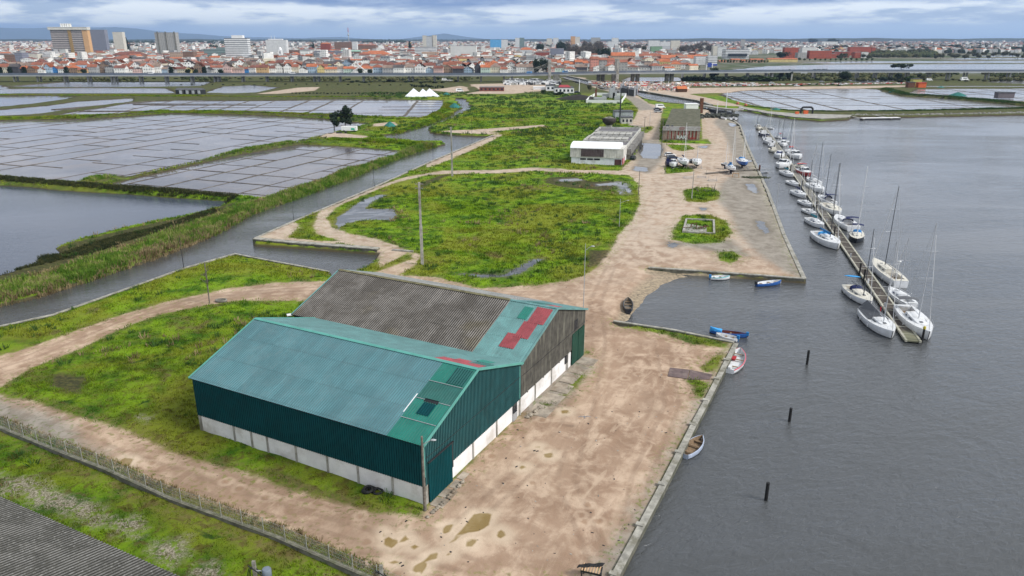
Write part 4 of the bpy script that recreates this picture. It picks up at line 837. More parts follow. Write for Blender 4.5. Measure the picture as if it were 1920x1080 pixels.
while s<T[-1]:
    p=at_(s); o=link('post',pme,root); o.location=(p.x,p.y,0); 
    if last is not None:
        for z_ in (.75,1.1,1.45,1.85): wr.tube((last.x,last.y,z_),(p.x,p.y,z_),.008,n=3,cap=False)
        for k in range(14):
            a=last.lerp(p,k/14); b=last.lerp(p,min(1,(k+4)/14)); wr.tube((a.x,a.y,.55),(b.x,b.y,1.85),.005,n=3,cap=False); wr.tube((b.x,b.y,.55),(a.x,a.y,1.85),.005,n=3,cap=False)
    last=p; s+=2.55
wr.obj('wire_mesh',[STEEL],root)
# ================================================================ poles
def pole(px,py,pt,label,kind='wood',r=.14,arm=None,lamp=False,cross=0,name='utility_pole',cat='utility pole',mat=None,z0=0.0,group=None):
    x,y=g(px,py,z0); h=ht(y,pt)-z0; root=thing(name,label,cat,(x,y,z0),0,group); mat=mat or {'wood':WOODP,'conc':CONC,'steel':STEEL,'dark':DARK,'white':WHITE}[kind]
    mb=MB()
    if kind=='conc': mb.cbox(0,0,-.3,r*2.4,r*1.7,h*.5); mb.cbox(0,0,h*.5-.3,r*1.8,r*1.4,h*.5+.3)
    else: mb.tube((0,0,-.5),(0,0,h),r,r*.62,8)
    mb.obj('pole',[mat],root)
    if lamp:
        a=arm or 1.5; sg=1 if a>0 else -1; m2=MB(); m2.tube((0,0,h-.9),(a,-.1,h-.35),.035,n=5); m2.obj('bracket',[STEEL],root)
        m3=MB(); L=.42 if abs(a)<3 else .6
        m3.lathe([(.02,-.12),(.16,-.08),(.2,.02),(.12,.1),(.02,.12)],0,0,8); me=m3.mesh('lamp_head',[STEEL]); o=link('lamp_head',me,root); o.location=(a+sg*.25,-.1,h-.32); o.scale=(1.5,.75,.7)
    for k in range(cross):
        m2=MB(); m2.cbox(0,0,h-.35-k*.8,1.5,.09,.1); o=m2.obj('crossarm',[mat],root)
        for sx_ in (-.65,0,.65): i=MB(); i.tube((sx_,0,h-.25-k*.8),(sx_,0,h-.08-k*.8),.05,.06,6); i.obj('insulator',[GLASS],o)
    return root
pole(797,957,818,'wooden street lamp pole at the near corner of the teal warehouse','wood',.17,.8,True,name='street_lamp',cat='street lamp')
pole(1091,664,457,'tall thin lamp pole behind the far corner of the rear warehouse gable','steel',.06,.7,True,name='street_lamp',cat='street lamp')
pole(792,497,342,'tall pale concrete power pole standing in the middle meadow','conc',.22,cross=2)
pole(848,331,238,'tall pale concrete power pole where the meadow path ends','conc',.24,cross=1)
pole(1197,366,320,'leaning grey pole at the bend of the dirt road beside the meadow','wood',.12)
pole(1161,425,373,'slim lamp post in the meadow beside the dirt road','steel',.07,1.5,True,name='street_lamp',cat='street lamp')
pole(1297,373,322,'pale lamp post on the small weedy island below the boatyard','conc',.10)
pole(1247,325,285,'dark pole beside the navy covered boat','wood',.13)
pole(1239,296,222,'dark wooden pole at the near left corner of the graffiti shed','wood',.14,cross=1)
pole(1250,272,240,'thin dark pole in front of the graffiti shed','wood',.10)
pole(1208,246,219,'wooden pole on the oval grass island','wood',.15,cross=1)
pole(1218,236,209,'double armed lamp post on the oval grass island','steel',.1,2,True,name='street_lamp',cat='street lamp')
pole(1162,228,166,'very tall dark lattice pole beside the small grey hut','dark',.42)
pole(1086,173,149,'white pole with round head on the canal promenade','white',.35)
pole(1361,204,172,'white mast by the harbour mouth footbridge','white',.25)
pole(1344,214,191,'white lamp post beside the dark floating dock','white',.2,4,True,name='street_lamp',cat='street lamp')
for i,(a,b,c_) in enumerate(((345,504,443),(551,414,386),(702,351,312),(812,301,267),(885,270,222))):
    pole(a,b,c_,'thin dark post on the canal wall, %s from the near end'%ordw(i+1),'dark',.07,group='posts along the canal wall',name='canal_post',cat='post')
for a,b,c_,l in ((1404,271,241,'mooring lamp post standing off the quay at the far end of the boatyard'),(1455,392,343,'mooring lamp post standing off the quay beside the middle of the pontoon')):
    pole(a,b,c_,l,'steel',.09,z0=WZ,cross=1,name='harbour_lamp_post',cat='lamp post')
for x,y,tp,l in ((488,1145,1052,'concrete power pole with grey transformer, cut off by the bottom edge'),(722,1170,1060,'concrete pole with dark cables in the bottom foreground beside the fence')):
    r_=pole(x,y,tp,l,'conc',.14)
    h=ht(g(x,y)[1],tp)
    if x<600:
        m=MB(); m.lathe([(.3,h-1.6),(.36,h-1.5),(.36,h-.8),(.3,h-.7)],.9,0,10); m.obj('transformer',[M('grey_blue_paint',(.16,.19,.23),.5)],r_)
        m=MB(); m.tube((0,0,h-.9),(.8,0,h-.9),.05); m.obj('bracket',[STEEL],r_)
    m=MB(); 
    for k in range(3): m.path([(0,0,h-.4),(-.35-.1*k,.1*k,h-.9),(-.5-.2*k,.1,h-2.4)],.03)
    m.tube((-.45,0,h-.45),(.8,-.6,h-.85),.045); m.tube((0,0,h-.5),(.4,.2,h-1.3),.04); m.obj('cables',[DARK],r_)
# pilings in the water
for px,py,tp,l in ((1513,683,657,'black timber pile in open water, farthest of the three'),(1480,790,765,'black timber pile in open water, middle of the three'),(1436,938,905,'black timber pile in open water, nearest of the three')):
    x,y=g(px,py,WZ); h=ht(y,tp); m=MB(); m.tube((0,0,-2),(0,0,h-WZ),.17,.17,12); m.obj('mooring_pile',[RUBBER],None,l,'mooring pile','black piles in the open water',loc=(x,y,WZ))
# bare tree
x,y=g(393,569); root=thing('bare_tree','thin leafless young tree beside the dirt track and manhole ring','tree',(x,y,0)); h=ht(y,492)
m=MB(); m.path([(0,0,-.2),(.05,0,h*.3),(.12,.03,h*.62),(.1,0,h)],.10); m.obj('trunk',[WOODP],root); m=MB(); rnd=random.Random(3)
def twig(p,d,L,r,n):
    q=p+d*L; m.tube(p,q,r,r*.6,4,cap=False)
    if n:
        for _ in range(3):
            dd=(d+Vector((rnd.uniform(-.7,.7),rnd.uniform(-.7,.7),rnd.uniform(0,.6)))).normalized(); twig(p.lerp(q,rnd.uniform(.5,1)),dd,L*.62,r*.6,n-1)
for k in range(13):
    zz=h*rnd.uniform(.35,.95); an=rnd.uniform(0,6.28); twig(Vector((.1,0,zz)),Vector((math.cos(an),math.sin(an),rnd.uniform(.5,1.2))).normalized(),.9*(1.3-zz/h),.028,3)
m.obj('branches',[WOODP],root)
# manhole ring, slab, tyres, pallet table
x,y=g(415,566); m=MB(); m.lathe([(.55,0),(.62,.0),(.62,.45),(.5,.45),(.5,.05)],0,0,18,cap=False); o=m.obj('concrete_ring',[CONCD],None,'round dark concrete manhole ring lying beside the bare tree','manhole ring',loc=(x,y,0)); o.scale=(1.6,1,1)
p0=gv(775,473);p1=gv(736,470); m=MB(); d=p1-p0; m.cbox(*( (p0+p1)/2)[:2],-.05,d.length,.55,.38,0,math.atan2(d.y,d.x)); m.obj('concrete_block',[CONC],None,'long pale concrete block lying at the end of the inlet path','concrete block')
x,y=g(688,922)
for i,(dx,dy,zz,tl) in enumerate(((0,0,.12,0),(.35,.2,.14,0),(.15,-.1,.36,.2),(1.1,-.1,.14,.1))):
    m=MB(); prof=[(.42+.13*math.cos(a),.11*math.sin(a)) for a in [k*math.pi/4 for k in range(9)]]; m.lathe(prof,0,0,18,cap=False)
    o=m.obj('old_tyre',[RUBBER],None,['black tyre at the left of the dumped pile by the white base wall','black tyre in the middle of the dumped pile by the white base wall','black tyre on top of the dumped pile by the white base wall','black tyre lying apart at the right of the dumped pile'][i],'tyre','tyres dumped beside the warehouse',loc=(x+dx,y+dy,zz)); o.rotation_euler=(tl,0,0)
c0=gv(1108,1085); root=thing('pallet_table','charred pallet table draped in black sheeting at the bottom edge by the quay','table',(c0.x,c0.y,0),R(-18)); m=MB()
for k in range(7): m.box(-.75+k*.23,-.63+k*.23,-.45,.5,1.0,1.04)
m.obj('slats',[M('fresh_pine',(.55,.36,.21),.8)],root); m=MB(); 
for yy in (-.45,.46): m.box(-.8,.85,yy,yy+.06,.82,.99)
m.box(-.8,-.74,-.4,.46,.82,.99); m.box(.80,.86,-.4,.46,.82,.99); m.obj('frame',[DARK],root)
for sx_,sy in ((-.7,-.42),(.75,-.42),(-.7,.42),(.75,.42)): m=MB(); m.box(sx_-.05,sx_+.05,sy-.05,sy+.05,-.05,.95); m.obj('leg',[DARK],root)
m=MB(); V=[];F=[]; 
for i in range(9):
    for j in range(4): V.append((-1.15+i*.25+.03*j,-.35+.1*i+j*.16,1.10+.05*math.sin(i*1.7+j)+(-.05*abs(i-1) if i<1 else 0)))
for i in range(8):
    for j in range(3): F.append((i*4+j,(i+1)*4+j,(i+1)*4+j+1,i*4+j+1))
m.add(V,F); m.add([(a,b,c_-.02) for a,b,c_ in V],[f[::-1] for f in F]); m.obj('black_sheeting',[RUBBER],root)
# rusty plates on the yard near the quay
m=MB(); 
for P in ([(1256,690),(1293,694),(1288,711),(1252,706)],[(1294,694),(1336,703),(1330,712),(1290,712)]):
    m.prism(gp(P),-.05,.07)
m.obj('steel_plates',[M('purple_brown_plate',(.125,.085,.080),.6,.35,1.2,world=True,dirt=(.20,.15,.13))],None,'two brown steel plates lying on the yard near the quay corner','steel plate')
# gull over the yard
GULL=M('gull_feathers',(.25,.25,.26),.8); x,y=g(1096,782,1.5); root=MB()
for s_ in (-1,1): root.add([(0,-.08,0),(s_*.35,-.05,.12),(s_*.75,-.12,.05),(s_*.72,-.02,.05),(s_*.35,.08,.12),(0,.1,0)],[(0,1,4,5),(1,2,3,4)]); root.add([(0,-.08,-.03),(s_*.35,-.05,.10),(s_*.75,-.12,.04),(s_*.72,-.02,.04),(s_*.35,.08,.10),(0,.1,-.03)],[(5,4,1,0),(4,3,2,1)])
root.tube((0,-.28,0),(0,.25,0),.05,.07,6); root.obj('gull',[GULL],None,'grey gull gliding low over the dirt yard','bird',loc=(x,y,1.5))
# debris
rnd=random.Random(9); m=MB()
for k in range(420):
    px=rnd.uniform(700,1340); py=rnd.uniform(520,1075); x,y=g(px,py); 
    f=fields(np.array([x]),np.array([y]))
    if f['dirt'][0]<.6 or inwh(np.array([x]),np.array([y]))[0]: continue
    s_=rnd.uniform(.03,.11); m.cbox(x,y,-.02,s_*rnd.uniform(1,3.2),s_,s_*.7,rnd.choice((0,0,1,0)),rnd.uniform(0,3))
m.obj('yard_litter',[DARK,CONC],kind='stuff')
for px,py,w,l,nm in ((1548/3+0,478+0,0,'',''),): pass
m=MB(); x,y=g(548,594); m.cbox(0,0,0,1.6,.8,.12,0,.4); m.cbox(.9,.3,0,.7,.5,.1,0,1.1); m.obj('white_sheet',[WHITE],None,'crumpled white sheet on the grass behind the teal roof','sheet',loc=(x,y,.35))
# ================================================================ boats
def paint(name,c,r=.35): return M(name,c,r,.10,1.2,spec=.5)
HW=paint('white_gelcoat',(.74,.75,.76)); HN=paint('navy_gelcoat',(.012,.018,.07)); HB=paint('blue_gelcoat',(.02,.10,.34)); HR=paint('red_gelcoat',(.30,.03,.035)); HC=paint('cream_gelcoat',(.60,.57,.48)); HK=paint('dark_hull',(.015,.02,.03))
DECK=M('deck',(.66,.67,.68),.6,.12,3,dirt=(.5,.5,.48)); DECKC=M('cream_deck',(.62,.59,.51),.6,.12,3); TEAK=M('teak',(.22,.15,.09),.8,.3,4)
CNAVY=M('navy_canvas',(.012,.02,.085),.85,.2,3); CBLUE=M('blue_canvas',(.02,.17,.42),.85,.2,3); CLB=M('light_blue_canvas',(.05,.33,.70),.8,.15,3); CGREY=M('grey_canvas',(.11,.115,.125),.9,.2,3); CRED=M('red_canvas',(.42,.03,.04),.85,.2,3); CTEAL=M('teal_canvas',(.02,.20,.26),.85,.2,3); CWHITE=M('white_canvas',(.66,.66,.66),.85,.08,3); CBROWN=M('faded_canvas',(.22,.18,.16),.85,.2,3)
ALU=M('aluminium_mast',(.55,.56,.58),.4,.06,2,metal=.4); MDARK=M('dark_mast',(.045,.05,.06),.4,.1,2); BOOT=M('antifouling',(.012,.015,.035),.7,.3,3)
FEND=M('fender',(.70,.70,.70),.5,.05,2); ORNG=M('orange_paint',(.65,.12,.03),.6)
SHAPE=[(0,.70),(.12,.86),(.3,.97),(.45,1.0),(.62,.93),(.78,.72),(.9,.42),(.97,.16),(1,.03)]
def hull_mb(L,B,fb,sheer,kind,deep=.35):
    mb=MB(); S=[]; n=14
    sh=SHAPE if kind!='dinghy' else [(0,.55),(.12,.8),(.35,1),(.6,.95),(.8,.68),(.93,.3),(1,.04)]
    if kind=='double': sh=[(0,.04),(.1,.42),(.3,.88),(.5,1),(.7,.88),(.9,.42),(1,.04)]
    def wd(t):
        for (a,b),(c_,d) in zip(sh[:-1],sh[1:]):
            if t<=c_: f=(t-a)/(c_-a); return b+(d-b)*f
        return sh[-1][1]
    ts=[i/n for i in range(n+1)]
    for t_ in ts:
        w=wd(t_)*B/2; zt=fb+sheer*(t_**2)*1.0+.12*sheer*(1-t_)**2; x=-L/2+L*t_; rk=.06*L*max(0,t_-.82)/.18
        S.append((x,w,zt,rk))
    return S
def hull(mb,S,deep,mi_top=0,mi_boot=1,stripe=None):
    V=[];m=6
    for x,w,zt,rk in S:
        for s_ in (1,):
            pass
        pts=[(x-rk*1.6,0,-deep),(x-rk*1.2,w*.62,-deep*.55),(x-rk*.8,w*.86,.02),(x-rk*.4,w*.95,.12),(x,w*1.0,zt-.10),(x,w,zt)]
        V+=[(a,b,c_) for a,b,c_ in pts]+[(a,-b,c_) for a,b,c_ in pts]
    F=[];MI=[]
    for i in range(len(S)-1):
        for j in range(5):
            a=i*12+j;b=(i+1)*12+j; F.append((a,b,b+1,a+1)); MI.append(mi_boot if j<3 else (stripe if (stripe is not None and j==4) else mi_top)); F.append((a+6,a+7,b+7,b+6)); MI.append(MI[-1])
    base=len(mb.v); mb.v+=V
    for f,k in zip(F,MI): mb.f.append(tuple(base+q for q in f)); mb.mi.append(k); mb.sm.append(True)
    mb.add([V[j] for j in range(6)]+[V[6+j] for j in range(5,-1,-1)],[tuple(range(12))],mi_top)
def deckm(mb,S,c0,c1,wi,floor,crown=.05):
    """deck with a sunk cockpit between stations c0..c1"""
    n=len(S)
    for i in range(n-1):
        (x,w,z,_),(x2,w2,z2,_2)=S[i],S[i+1]
        if c0<=i<c1:
            a=min(w*.7,wi);b=min(w2*.7,wi)
            for s_ in (1,-1):
                q=[(x,s_*a,z+.03),(x,s_*w,z),(x2,s_*w2,z2),(x2,s_*b,z2+.03)]; mb.add(q,[(0,1,2,3) if s_<0 else (3,2,1,0)],0)
                q=[(x,s_*a,z+.03),(x2,s_*b,z2+.03),(x2,s_*b,floor),(x,s_*a,floor)]; mb.add(q,[(0,1,2,3) if s_>0 else (3,2,1,0)],0)
            mb.add([(x,-a,floor),(x2,-b,floor),(x2,b,floor),(x,a,floor)],[(0,1,2,3)],1)
        else:
            mb.add([(x,-w,z),(x2,-w2,z2),(x2,0,z2+crown),(x,0,z+crown),(x2,w2,z2),(x,w,z)],[(0,1,2,3),(3,2,4,5)],0)
    for k in (c0,c1):
        if 0<=k<n and c1>c0:
            x,w,z,_=S[k]; a=min(w*.7,wi); mb.add([(x,-a,floor),(x,a,floor),(x,a,z+.03),(x,-a,z+.03)],[(0,1,2,3) if k==c0 else (3,2,1,0)],0)
def loftbox(mb,secs,mi=0):
    """secs: (x,halfwidth_bottom,halfwidth_top,z0,z1)"""
    V=[]
    for x,wb,wt,z0,z1 in secs: V+=[(x,-wb,z0),(x,-wt,z1),(x,0,z1+.06),(x,wt,z1),(x,wb,z0)]
    F=[]
    for i in range(len(secs)-1):
        for j in range(4): a=5*i+j;b=5*(i+1)+j; F.append((a,a+1,b+1,b))
    k=5*(len(secs)-1); F+=[(4,3,2,1,0),(k,k+1,k+2,k+3,k+4)]
    mb.add(V,[f[::-1] for f in F],mi)
def boat(stern,bow,label,kind='sail',hm=HW,dm=DECK,masttop=None,mastmat=ALU,cover=None,canopy=None,dodger=None,stripe=None,group='boats moored along the pontoon',z=WZ,beam=None,fb=None,bimini=None,cat=None,windband=None,fend=1,tent=None,mastpos=.58,name=None,extra=None,trail=None,lenf=1.0):
    s_=Vector(g(*stern,z)); b_=Vector(g(*bow,z)); d=b_-s_; L=max(3.2,min(14,d.length))*lenf; rz=math.atan2(d.y,d.x); c_=(s_+b_)/2
    lift=1.5 if trail=='cradle' else (.7 if trail else 0)
    root=thing(name or {'sail':'sailing_yacht','motor':'motor_boat','open':'open_boat','double':'rowing_boat'}[kind],label,cat or {'sail':'sailing yacht','motor':'motorboat','open':'open boat','double':'rowing boat'}[kind],(c_.x,c_.y,z+lift),rz,group)
    lift=lift; L=L*(1.12 if (group=='boats moored along the pontoon' and z==WZ and L<11) else 1); B=beam or (L*.36 if kind=='sail' else L*.40); FB=fb or (.10*L if kind=='sail' else .13*L); FB=min(FB,1.25)
    kk={'sail':'sail','motor':'motor','open':'dinghy','double':'double'}[kind]
    S=hull_mb(L,B,FB,.12*FB+.18,kk)
    mb=MB(); hull(mb,S,.45 if not trail else .55,0,1,2 if stripe else None); mats=[hm,BOOT]+([stripe] if stripe else [])
    if trail=='cradle': mb.box(-L*.12,L*.14,-.08,.08,-1.45,-.2,1); mb.box(-L*.45,-L*.40,-.04,.04,-.8,-.1,1)
    mb.obj('hull',mats,root)
    if kind in('open','double'):
        mb=MB(); fl=.12; n=len(S)
        for i in range(n-1):
            (x,w,zz,_),(x2,w2,z2,_2)=S[i],S[i+1]; a=max(w-.10,.02);b=max(w2-.10,.02)
            for s in (1,-1):
                q=[(x,s*a,zz+.01),(x,s*w,zz),(x2,s*w2,z2),(x2,s*b,z2+.01)]; mb.add(q,[(0,1,2,3) if s<0 else (3,2,1,0)],1)
                q=[(x,s*a,zz),(x2,s*b,z2),(x2,s*b*.8,fl),(x,s*a*.8,fl)]; mb.add(q,[(0,1,2,3) if s>0 else (3,2,1,0)],0)
            mb.add([(x,-a*.8,fl),(x2,-b*.8,fl),(x2,b*.8,fl),(x,a*.8,fl)],[(0,1,2,3)],0)
        mb.obj('interior',[dm,stripe or hm],root)
        for xx in (-.28,.05,.3):
            m=MB(); w=B/2*.86; m.box(L*xx-.14,L*xx+.14,-w*(.75 if abs(xx)>.2 else .95),w*(.75 if abs(xx)>.2 else .95),FB*.62,FB*.62+.05); m.obj('thwart',[TEAK if hm is not HR else DECK],root)
    else:
        c0,c1=(1,5) if kind=='sail' else (1,6)
        mb=MB(); deckm(mb,S,c0,c1,B*.27 if kind=='sail' else B*.34,FB*.45); mb.obj('deck',[dm,TEAK if L>9 and kind=='sail' else M('cockpit_sole',(.40,.40,.40),.7) if 'CS' not in globals() else CS],root)
        x=lambda t_:-L/2+L*t_
        if kind=='sail':
            mb=MB(); h=.30+.015*L; loftbox(mb,[(x(.37),B*.30,B*.25,FB,FB+h+.1),(x(.5),B*.31,B*.26,FB,FB+h+.08),(x(.66),B*.25,B*.20,FB+.02,FB+h*.8+.02),(x(.80),B*.12,B*.09,FB+.06,FB+.14)]); cab=mb.obj('cabin',[dm],root)
            for s in (1,-1):
                for a,b in ((.42,.50),(.53,.63)):
                    m=MB(); ya=B*.29*s*1.0; P=[(x(a),s*(B*.305),FB+h*.35),(x(b),s*(B*.285),FB+h*.33),(x(b),s*(B*.262),FB+h*.72),(x(a),s*(B*.28),FB+h*.80)]; m.add([(p[0],p[1]*1.01,p[2]) for p in P],[(0,1,2,3) if s<0 else (3,2,1,0)]); m.obj('cabin_window',[windband or GLASS],cab)
            for tt,ww in ((.70,.22),(.60,.2)): m=MB(); m.box(x(tt)-.22,x(tt)+.22,-ww,ww,FB+h*.7,FB+h*.7+(.16 if tt<.65 else .10)); m.obj('hatch',[GLASS],root)
        else:
            mb=MB(); h=.55+.03*L; loftbox(mb,[(x(.42),B*.36,B*.30,FB,FB+h+.35),(x(.52),B*.36,B*.30,FB,FB+h+.35),(x(.62),B*.33,B*.24,FB,FB+h*.55),(x(.86),B*.12,B*.08,FB+.05,FB+.18)]); cab=mb.obj('cabin',[dm],root)
            m=MB(); m.add([(x(.53),-B*.29,FB+h+.30),(x(.53),B*.29,FB+h+.30),(x(.635),B*.26,FB+h*.58),(x(.635),-B*.26,FB+h*.58)],[(3,2,1,0)])
            for s in (1,-1): P=[(x(.43),s*(B*.36),FB+h*.4),(x(.60),s*(B*.35),FB+h*.4),(x(.55),s*(B*.325),FB+h*.95),(x(.43),s*(B*.33),FB+h*.95)]; m.add(P,[(0,1,2,3) if s<0 else (3,2,1,0)])
            m.obj('windscreen',[windband or GLASS],cab)
            m=MB(); m.box(-L/2-.35,-L/2+.05,-.18,.18,-.1,FB+.35); m.obj('outboard_motor',[DARK],root)
        if masttop is not None:
            mx_=x(mastpos); wx,wy=c_.x+math.cos(rz)*mx_,c_.y+math.sin(rz)*mx_; H_=ht(wy,masttop)-(z+lift); H_=min(max(H_,6.5),21)
            m=MB(); m.tube((mx_,0,FB),(mx_-.01*H_,0,H_),.085,.05,8); ms=m.obj('mast',[mastmat],root)
            m=MB(); 
            for f in ((.45,.72) if H_>11 else (.6,)):
                zz=FB+(H_-FB)*f; m.tube((mx_-.15,-B*.26,zz+.05),(mx_,0,zz),.028,n=4); m.tube((mx_,0,zz),(mx_-.15,B*.26,zz+.05),.028,n=4)
            m.obj('spreaders',[ALU],ms)
            m=MB(); tp=(mx_-.01*H_,0,H_-.1)
            for q in ((L*.49,0,FB+.2),(-L*.48,0,FB+.1)): m.tube(q,tp,.014,n=3,cap=False)
            for s in (1,-1): m.path([(mx_-.15,s*B*.46,FB),(mx_-.15,s*B*.26,FB+(H_-FB)*.5),tp],.012,3)
            m.obj('rigging',[STEEL],root)
            m=MB(); m.tube((mx_,0,FB+1.05),(x(.12),0,FB+1.15),.05,n=6); bo=m.obj('boom',[mastmat],root)
            if cover: 
                m=MB(); secs=[(mx_+.05,.05,.05,FB+1.0,FB+1.7),(mx_-.5,.14,.10,FB+1.0,FB+1.45),(x(.3),.16,.12,FB+1.02,FB+1.35),(x(.13),.07,.05,FB+1.08,FB+1.25)]; loftbox(m,secs[::-1]); m.obj('sail_cover',[cover],bo)
            m=MB(); m.tube((L*.47,0,FB+.4),(mx_+.5,0,H_*.9),.045,.03,5); m.obj('furled_jib',[CWHITE],root)
        if dodger:
            m=MB(); x0=x(.36); V=[];k=7
            for xx,hh,ww in ((x0+.55,.1,.9),(x0+.25,.75,.95),(x0-.25,.80,1.0),(x0-.5,.74,1.0)):
                for i in range(k): a=math.pi*i/(k-1); V.append((xx,math.cos(a)*B*.30*ww,FB+.25+hh*math.sin(a)**.5))
            m.add(V,[(a*k+i,a*k+i+1,(a+1)*k+i+1,(a+1)*k+i) for a in range(3) for i in range(k-1)],0,True); m.add([(a,b,c2-.03) for a,b,c2 in V],[(a*k+i,(a+1)*k+i,(a+1)*k+i+1,a*k+i+1) for a in range(3) for i in range(k-1)],0,True); m.obj('sprayhood',[dodger],root)
        if bimini:
            m=MB(); x0=x(.10); V=[];k=6
            for xx in (x0-.2,x0+.4,x0+1.2):
                for i in range(k): a=-1+2*i/(k-1); V.append((xx,a*B*.38,FB+1.95-.16*a*a-.05*abs(xx-x0-.5)))
            m.add(V,[(a*k+i,a*k+i+1,(a+1)*k+i+1,(a+1)*k+i) for a in range(2) for i in range(k-1)],0); m.add([(a,b,c2-.04) for a,b,c2 in V],[(a*k+i,(a+1)*k+i,(a+1)*k+i+1,a*k+i+1) for a in range(2) for i in range(k-1)],0); bi=m.obj('bimini',[bimini],root)
            m=MB(); 
            for s in (1,-1): m.tube((x0+.5,s*B*.38,FB),(x0-.2,s*B*.38,FB+1.75),.02,n=4); m.tube((x0+.5,s*B*.38,FB),(x0+1.1,s*B*.38,FB+1.75),.02,n=4)
            m.obj('bimini_frame',[STEEL],bi)
        if tent:
            m=MB(); zr=FB+1.5; a0,a1=x(.0),x(.50); w0=B*.42; 
            m.add([(a0,-w0*.8,FB+.15),(a1,-w0,FB+.2),(a1,0,zr-.3),(a0,0,zr),(a1,w0,FB+.2),(a0,w0*.8,FB+.15)],[(0,1,2,3),(3,2,4,5),(0,3,5),(1,4,2)]); m.obj('cockpit_tent',[tent],root)
        # rails
        m=MB(); 
        for s in (1,-1):
            pr_=[]; 
            for i in (13,11,9,7,5,3,1):
                xx,w,zz,_=S[min(i,len(S)-1)]; pr_.append((xx,s*w*.97,zz+.55)); m.tube((xx,s*w*.97,zz),(xx,s*w*.97,zz+.55),.012,n=3,cap=False)
            m.path(pr_,.012,3)
        a,b=S[13],S[1]; m.tube((a[0],a[1],a[2]+.55),(a[0],-a[1],a[2]+.55),.014,n=3); m.tube((b[0],b[1],b[2]+.55),(b[0],-b[1],b[2]+.55),.014,n=3)
        if L>5: m.obj('guard_rail',[STEEL],root)
        if fend and not trail:
            for s in (1,-1):
                for i in (4,8): xx,w,zz,_=S[i]; q=MB(); q.lathe([(.02,.18),(.10,.24),(.10,.62),(.02,.70)],xx,s*(w+.09),6); q.obj('fender',[FEND],root)
    if trail=='cradle':
        m=MB(); 
        for xx in (-L*.2,L*.2):
            for s in (1,-1): m.tube((xx,s*B*.55,-lift),(xx*.9,s*B*.36,.15),.04,n=4)
            m.tube((xx,-B*.55,-lift+.05),(xx,B*.55,-lift+.05),.05,n=4)
        for s in (1,-1): m.tube((-L*.2,s*B*.55,-lift+.05),(L*.2,s*B*.55,-lift+.05),.05,n=4)
        m.obj('cradle',[STEEL],root)
    elif trail:
        m=MB(); m.tube((-L*.4,0,-.35),(L*.65,0,-.35),.05); m.tube((-L*.15,-B*.4,-.35),(-L*.15,B*.4,-.35),.05); m.tube((L*.1,-B*.35,-.3),(L*.65,0,-.35),.04);m.tube((L*.1,B*.35,-.3),(L*.65,0,-.35),.04); tr_=m.obj('trailer',[STEEL],root)
        for s in (1,-1): m=MB(); m.tube((-L*.15,s*B*.42,-.4),(-L*.15,s*B*.5,-.4),.3,n=12); m.obj('wheel',[RUBBER],tr_)
    if extra: extra(root,L,B,FB,S)
    return root
CS=M('cockpit_sole',(.36,.36,.36),.7)
def board(root,L,B,FB,S): m=MB(); m.lathe([(.01,-1.4),(.3,-.7),(.36,0),(.3,.8),(.01,1.4)],0,0,10); o=m.obj('paddle_board',[CLB],root); o.rotation_euler=(0,R(90),R(70)); o.scale=(.35,1,1); o.location=(-L*.38,0,FB+2.0)
def radar(root,L,B,FB,S): m=MB(); m.tube((-L*.46,B*.2,FB),(-L*.46,B*.2,FB+3.4),.05); m.lathe([(.05,FB+3.4),(.32,FB+3.45),(.32,FB+3.6),(.1,FB+3.68)],-L*.46,B*.2,10); m.obj('radar_pole',[WHITE],root)
def mizzen(root,L,B,FB,S): 
    radar(root,L,B,FB,S); m=MB(); m.tube((-L*.22,0,FB),(-L*.23,0,FB+8.5),.07,.045); m.tube((-L*.22,0,FB+1.1),(-L*.45,0,FB+1.2),.04); m.obj('mizzen_mast',[ALU],root)
def flag(root,L,B,FB,S): m=MB(); m.box(-.25*L,-.23*L,B*.28,B*.31,FB+.2,FB+1.3); m.obj('red_lifesling',[CRED],root)
B_=boat
B_((1624,592),(1669,634),'white sloop with grey cockpit tent, nearest boat on the left side of the pontoon',hm=HW,masttop=450,tent=CGREY,extra=flag,mastpos=.66)
B_((1591,545),(1629,575),'white sloop with light blue board over its stern, left side near the end',hm=HW,masttop=430,mastmat=MDARK,dodger=CNAVY,extra=board,mastpos=.68,dm=DECKC)
B_((1690,541),(1634,496),'large cream two masted ketch with round radar dome beside the dark near pontoon deck',hm=HW,dm=DECKC,masttop=348,mastmat=MDARK,extra=mizzen,beam=3.6)
B_((1706,576),(1668,549),'small white boat with navy hull bottom between the ketch and the largest sloop',hm=HW,stripe=HN,masttop=445,mastmat=ALU,windband=CNAVY)
B_((1690,585),(1740,640),'large white sloop with tall mast and dark arched cover, nearest boat on the right side',hm=HW,masttop=418,mastmat=ALU,bimini=CGREY,windband=GLASS,beam=3.9,mastpos=.60)
B_((1532,444),(1568,468),'white sloop with bright blue sprayhood, third boat from the near end, left side',hm=HW,masttop=306,mastmat=MDARK,dodger=CLB,tent=None,cover=CBLUE,mastpos=.62)
B_((1516,415),(1541,429),'white sloop with teal and green sail cover on the left of the pontoon',hm=HW,stripe=HN,masttop=362,cover=CTEAL,windband=CNAVY)
B_((1508,396),(1528,405),'small plain white yacht, second boat above the blue hooded sloop',hm=HW,masttop=345,mastmat=MDARK)
B_((1501,380),(1521,389),'small white yacht just above the plain short one, fender at its bow',hm=HW,masttop=300,mastmat=MDARK)
B_((1488,362),(1508,372),'rounded white yacht with a navy window band and navy sail cover',hm=HW,windband=CNAVY,masttop=312,cover=CNAVY)
B_((1478,343),(1495,350),'white yacht without canopy just below the gangway landing',hm=HW,masttop=None,stripe=None)
B_((1467,325),(1485,333),'white sloop with tall white mast and teal sail cover at the gangway landing',hm=HW,masttop=222,cover=CTEAL,mastmat=WHITE,extra=None)
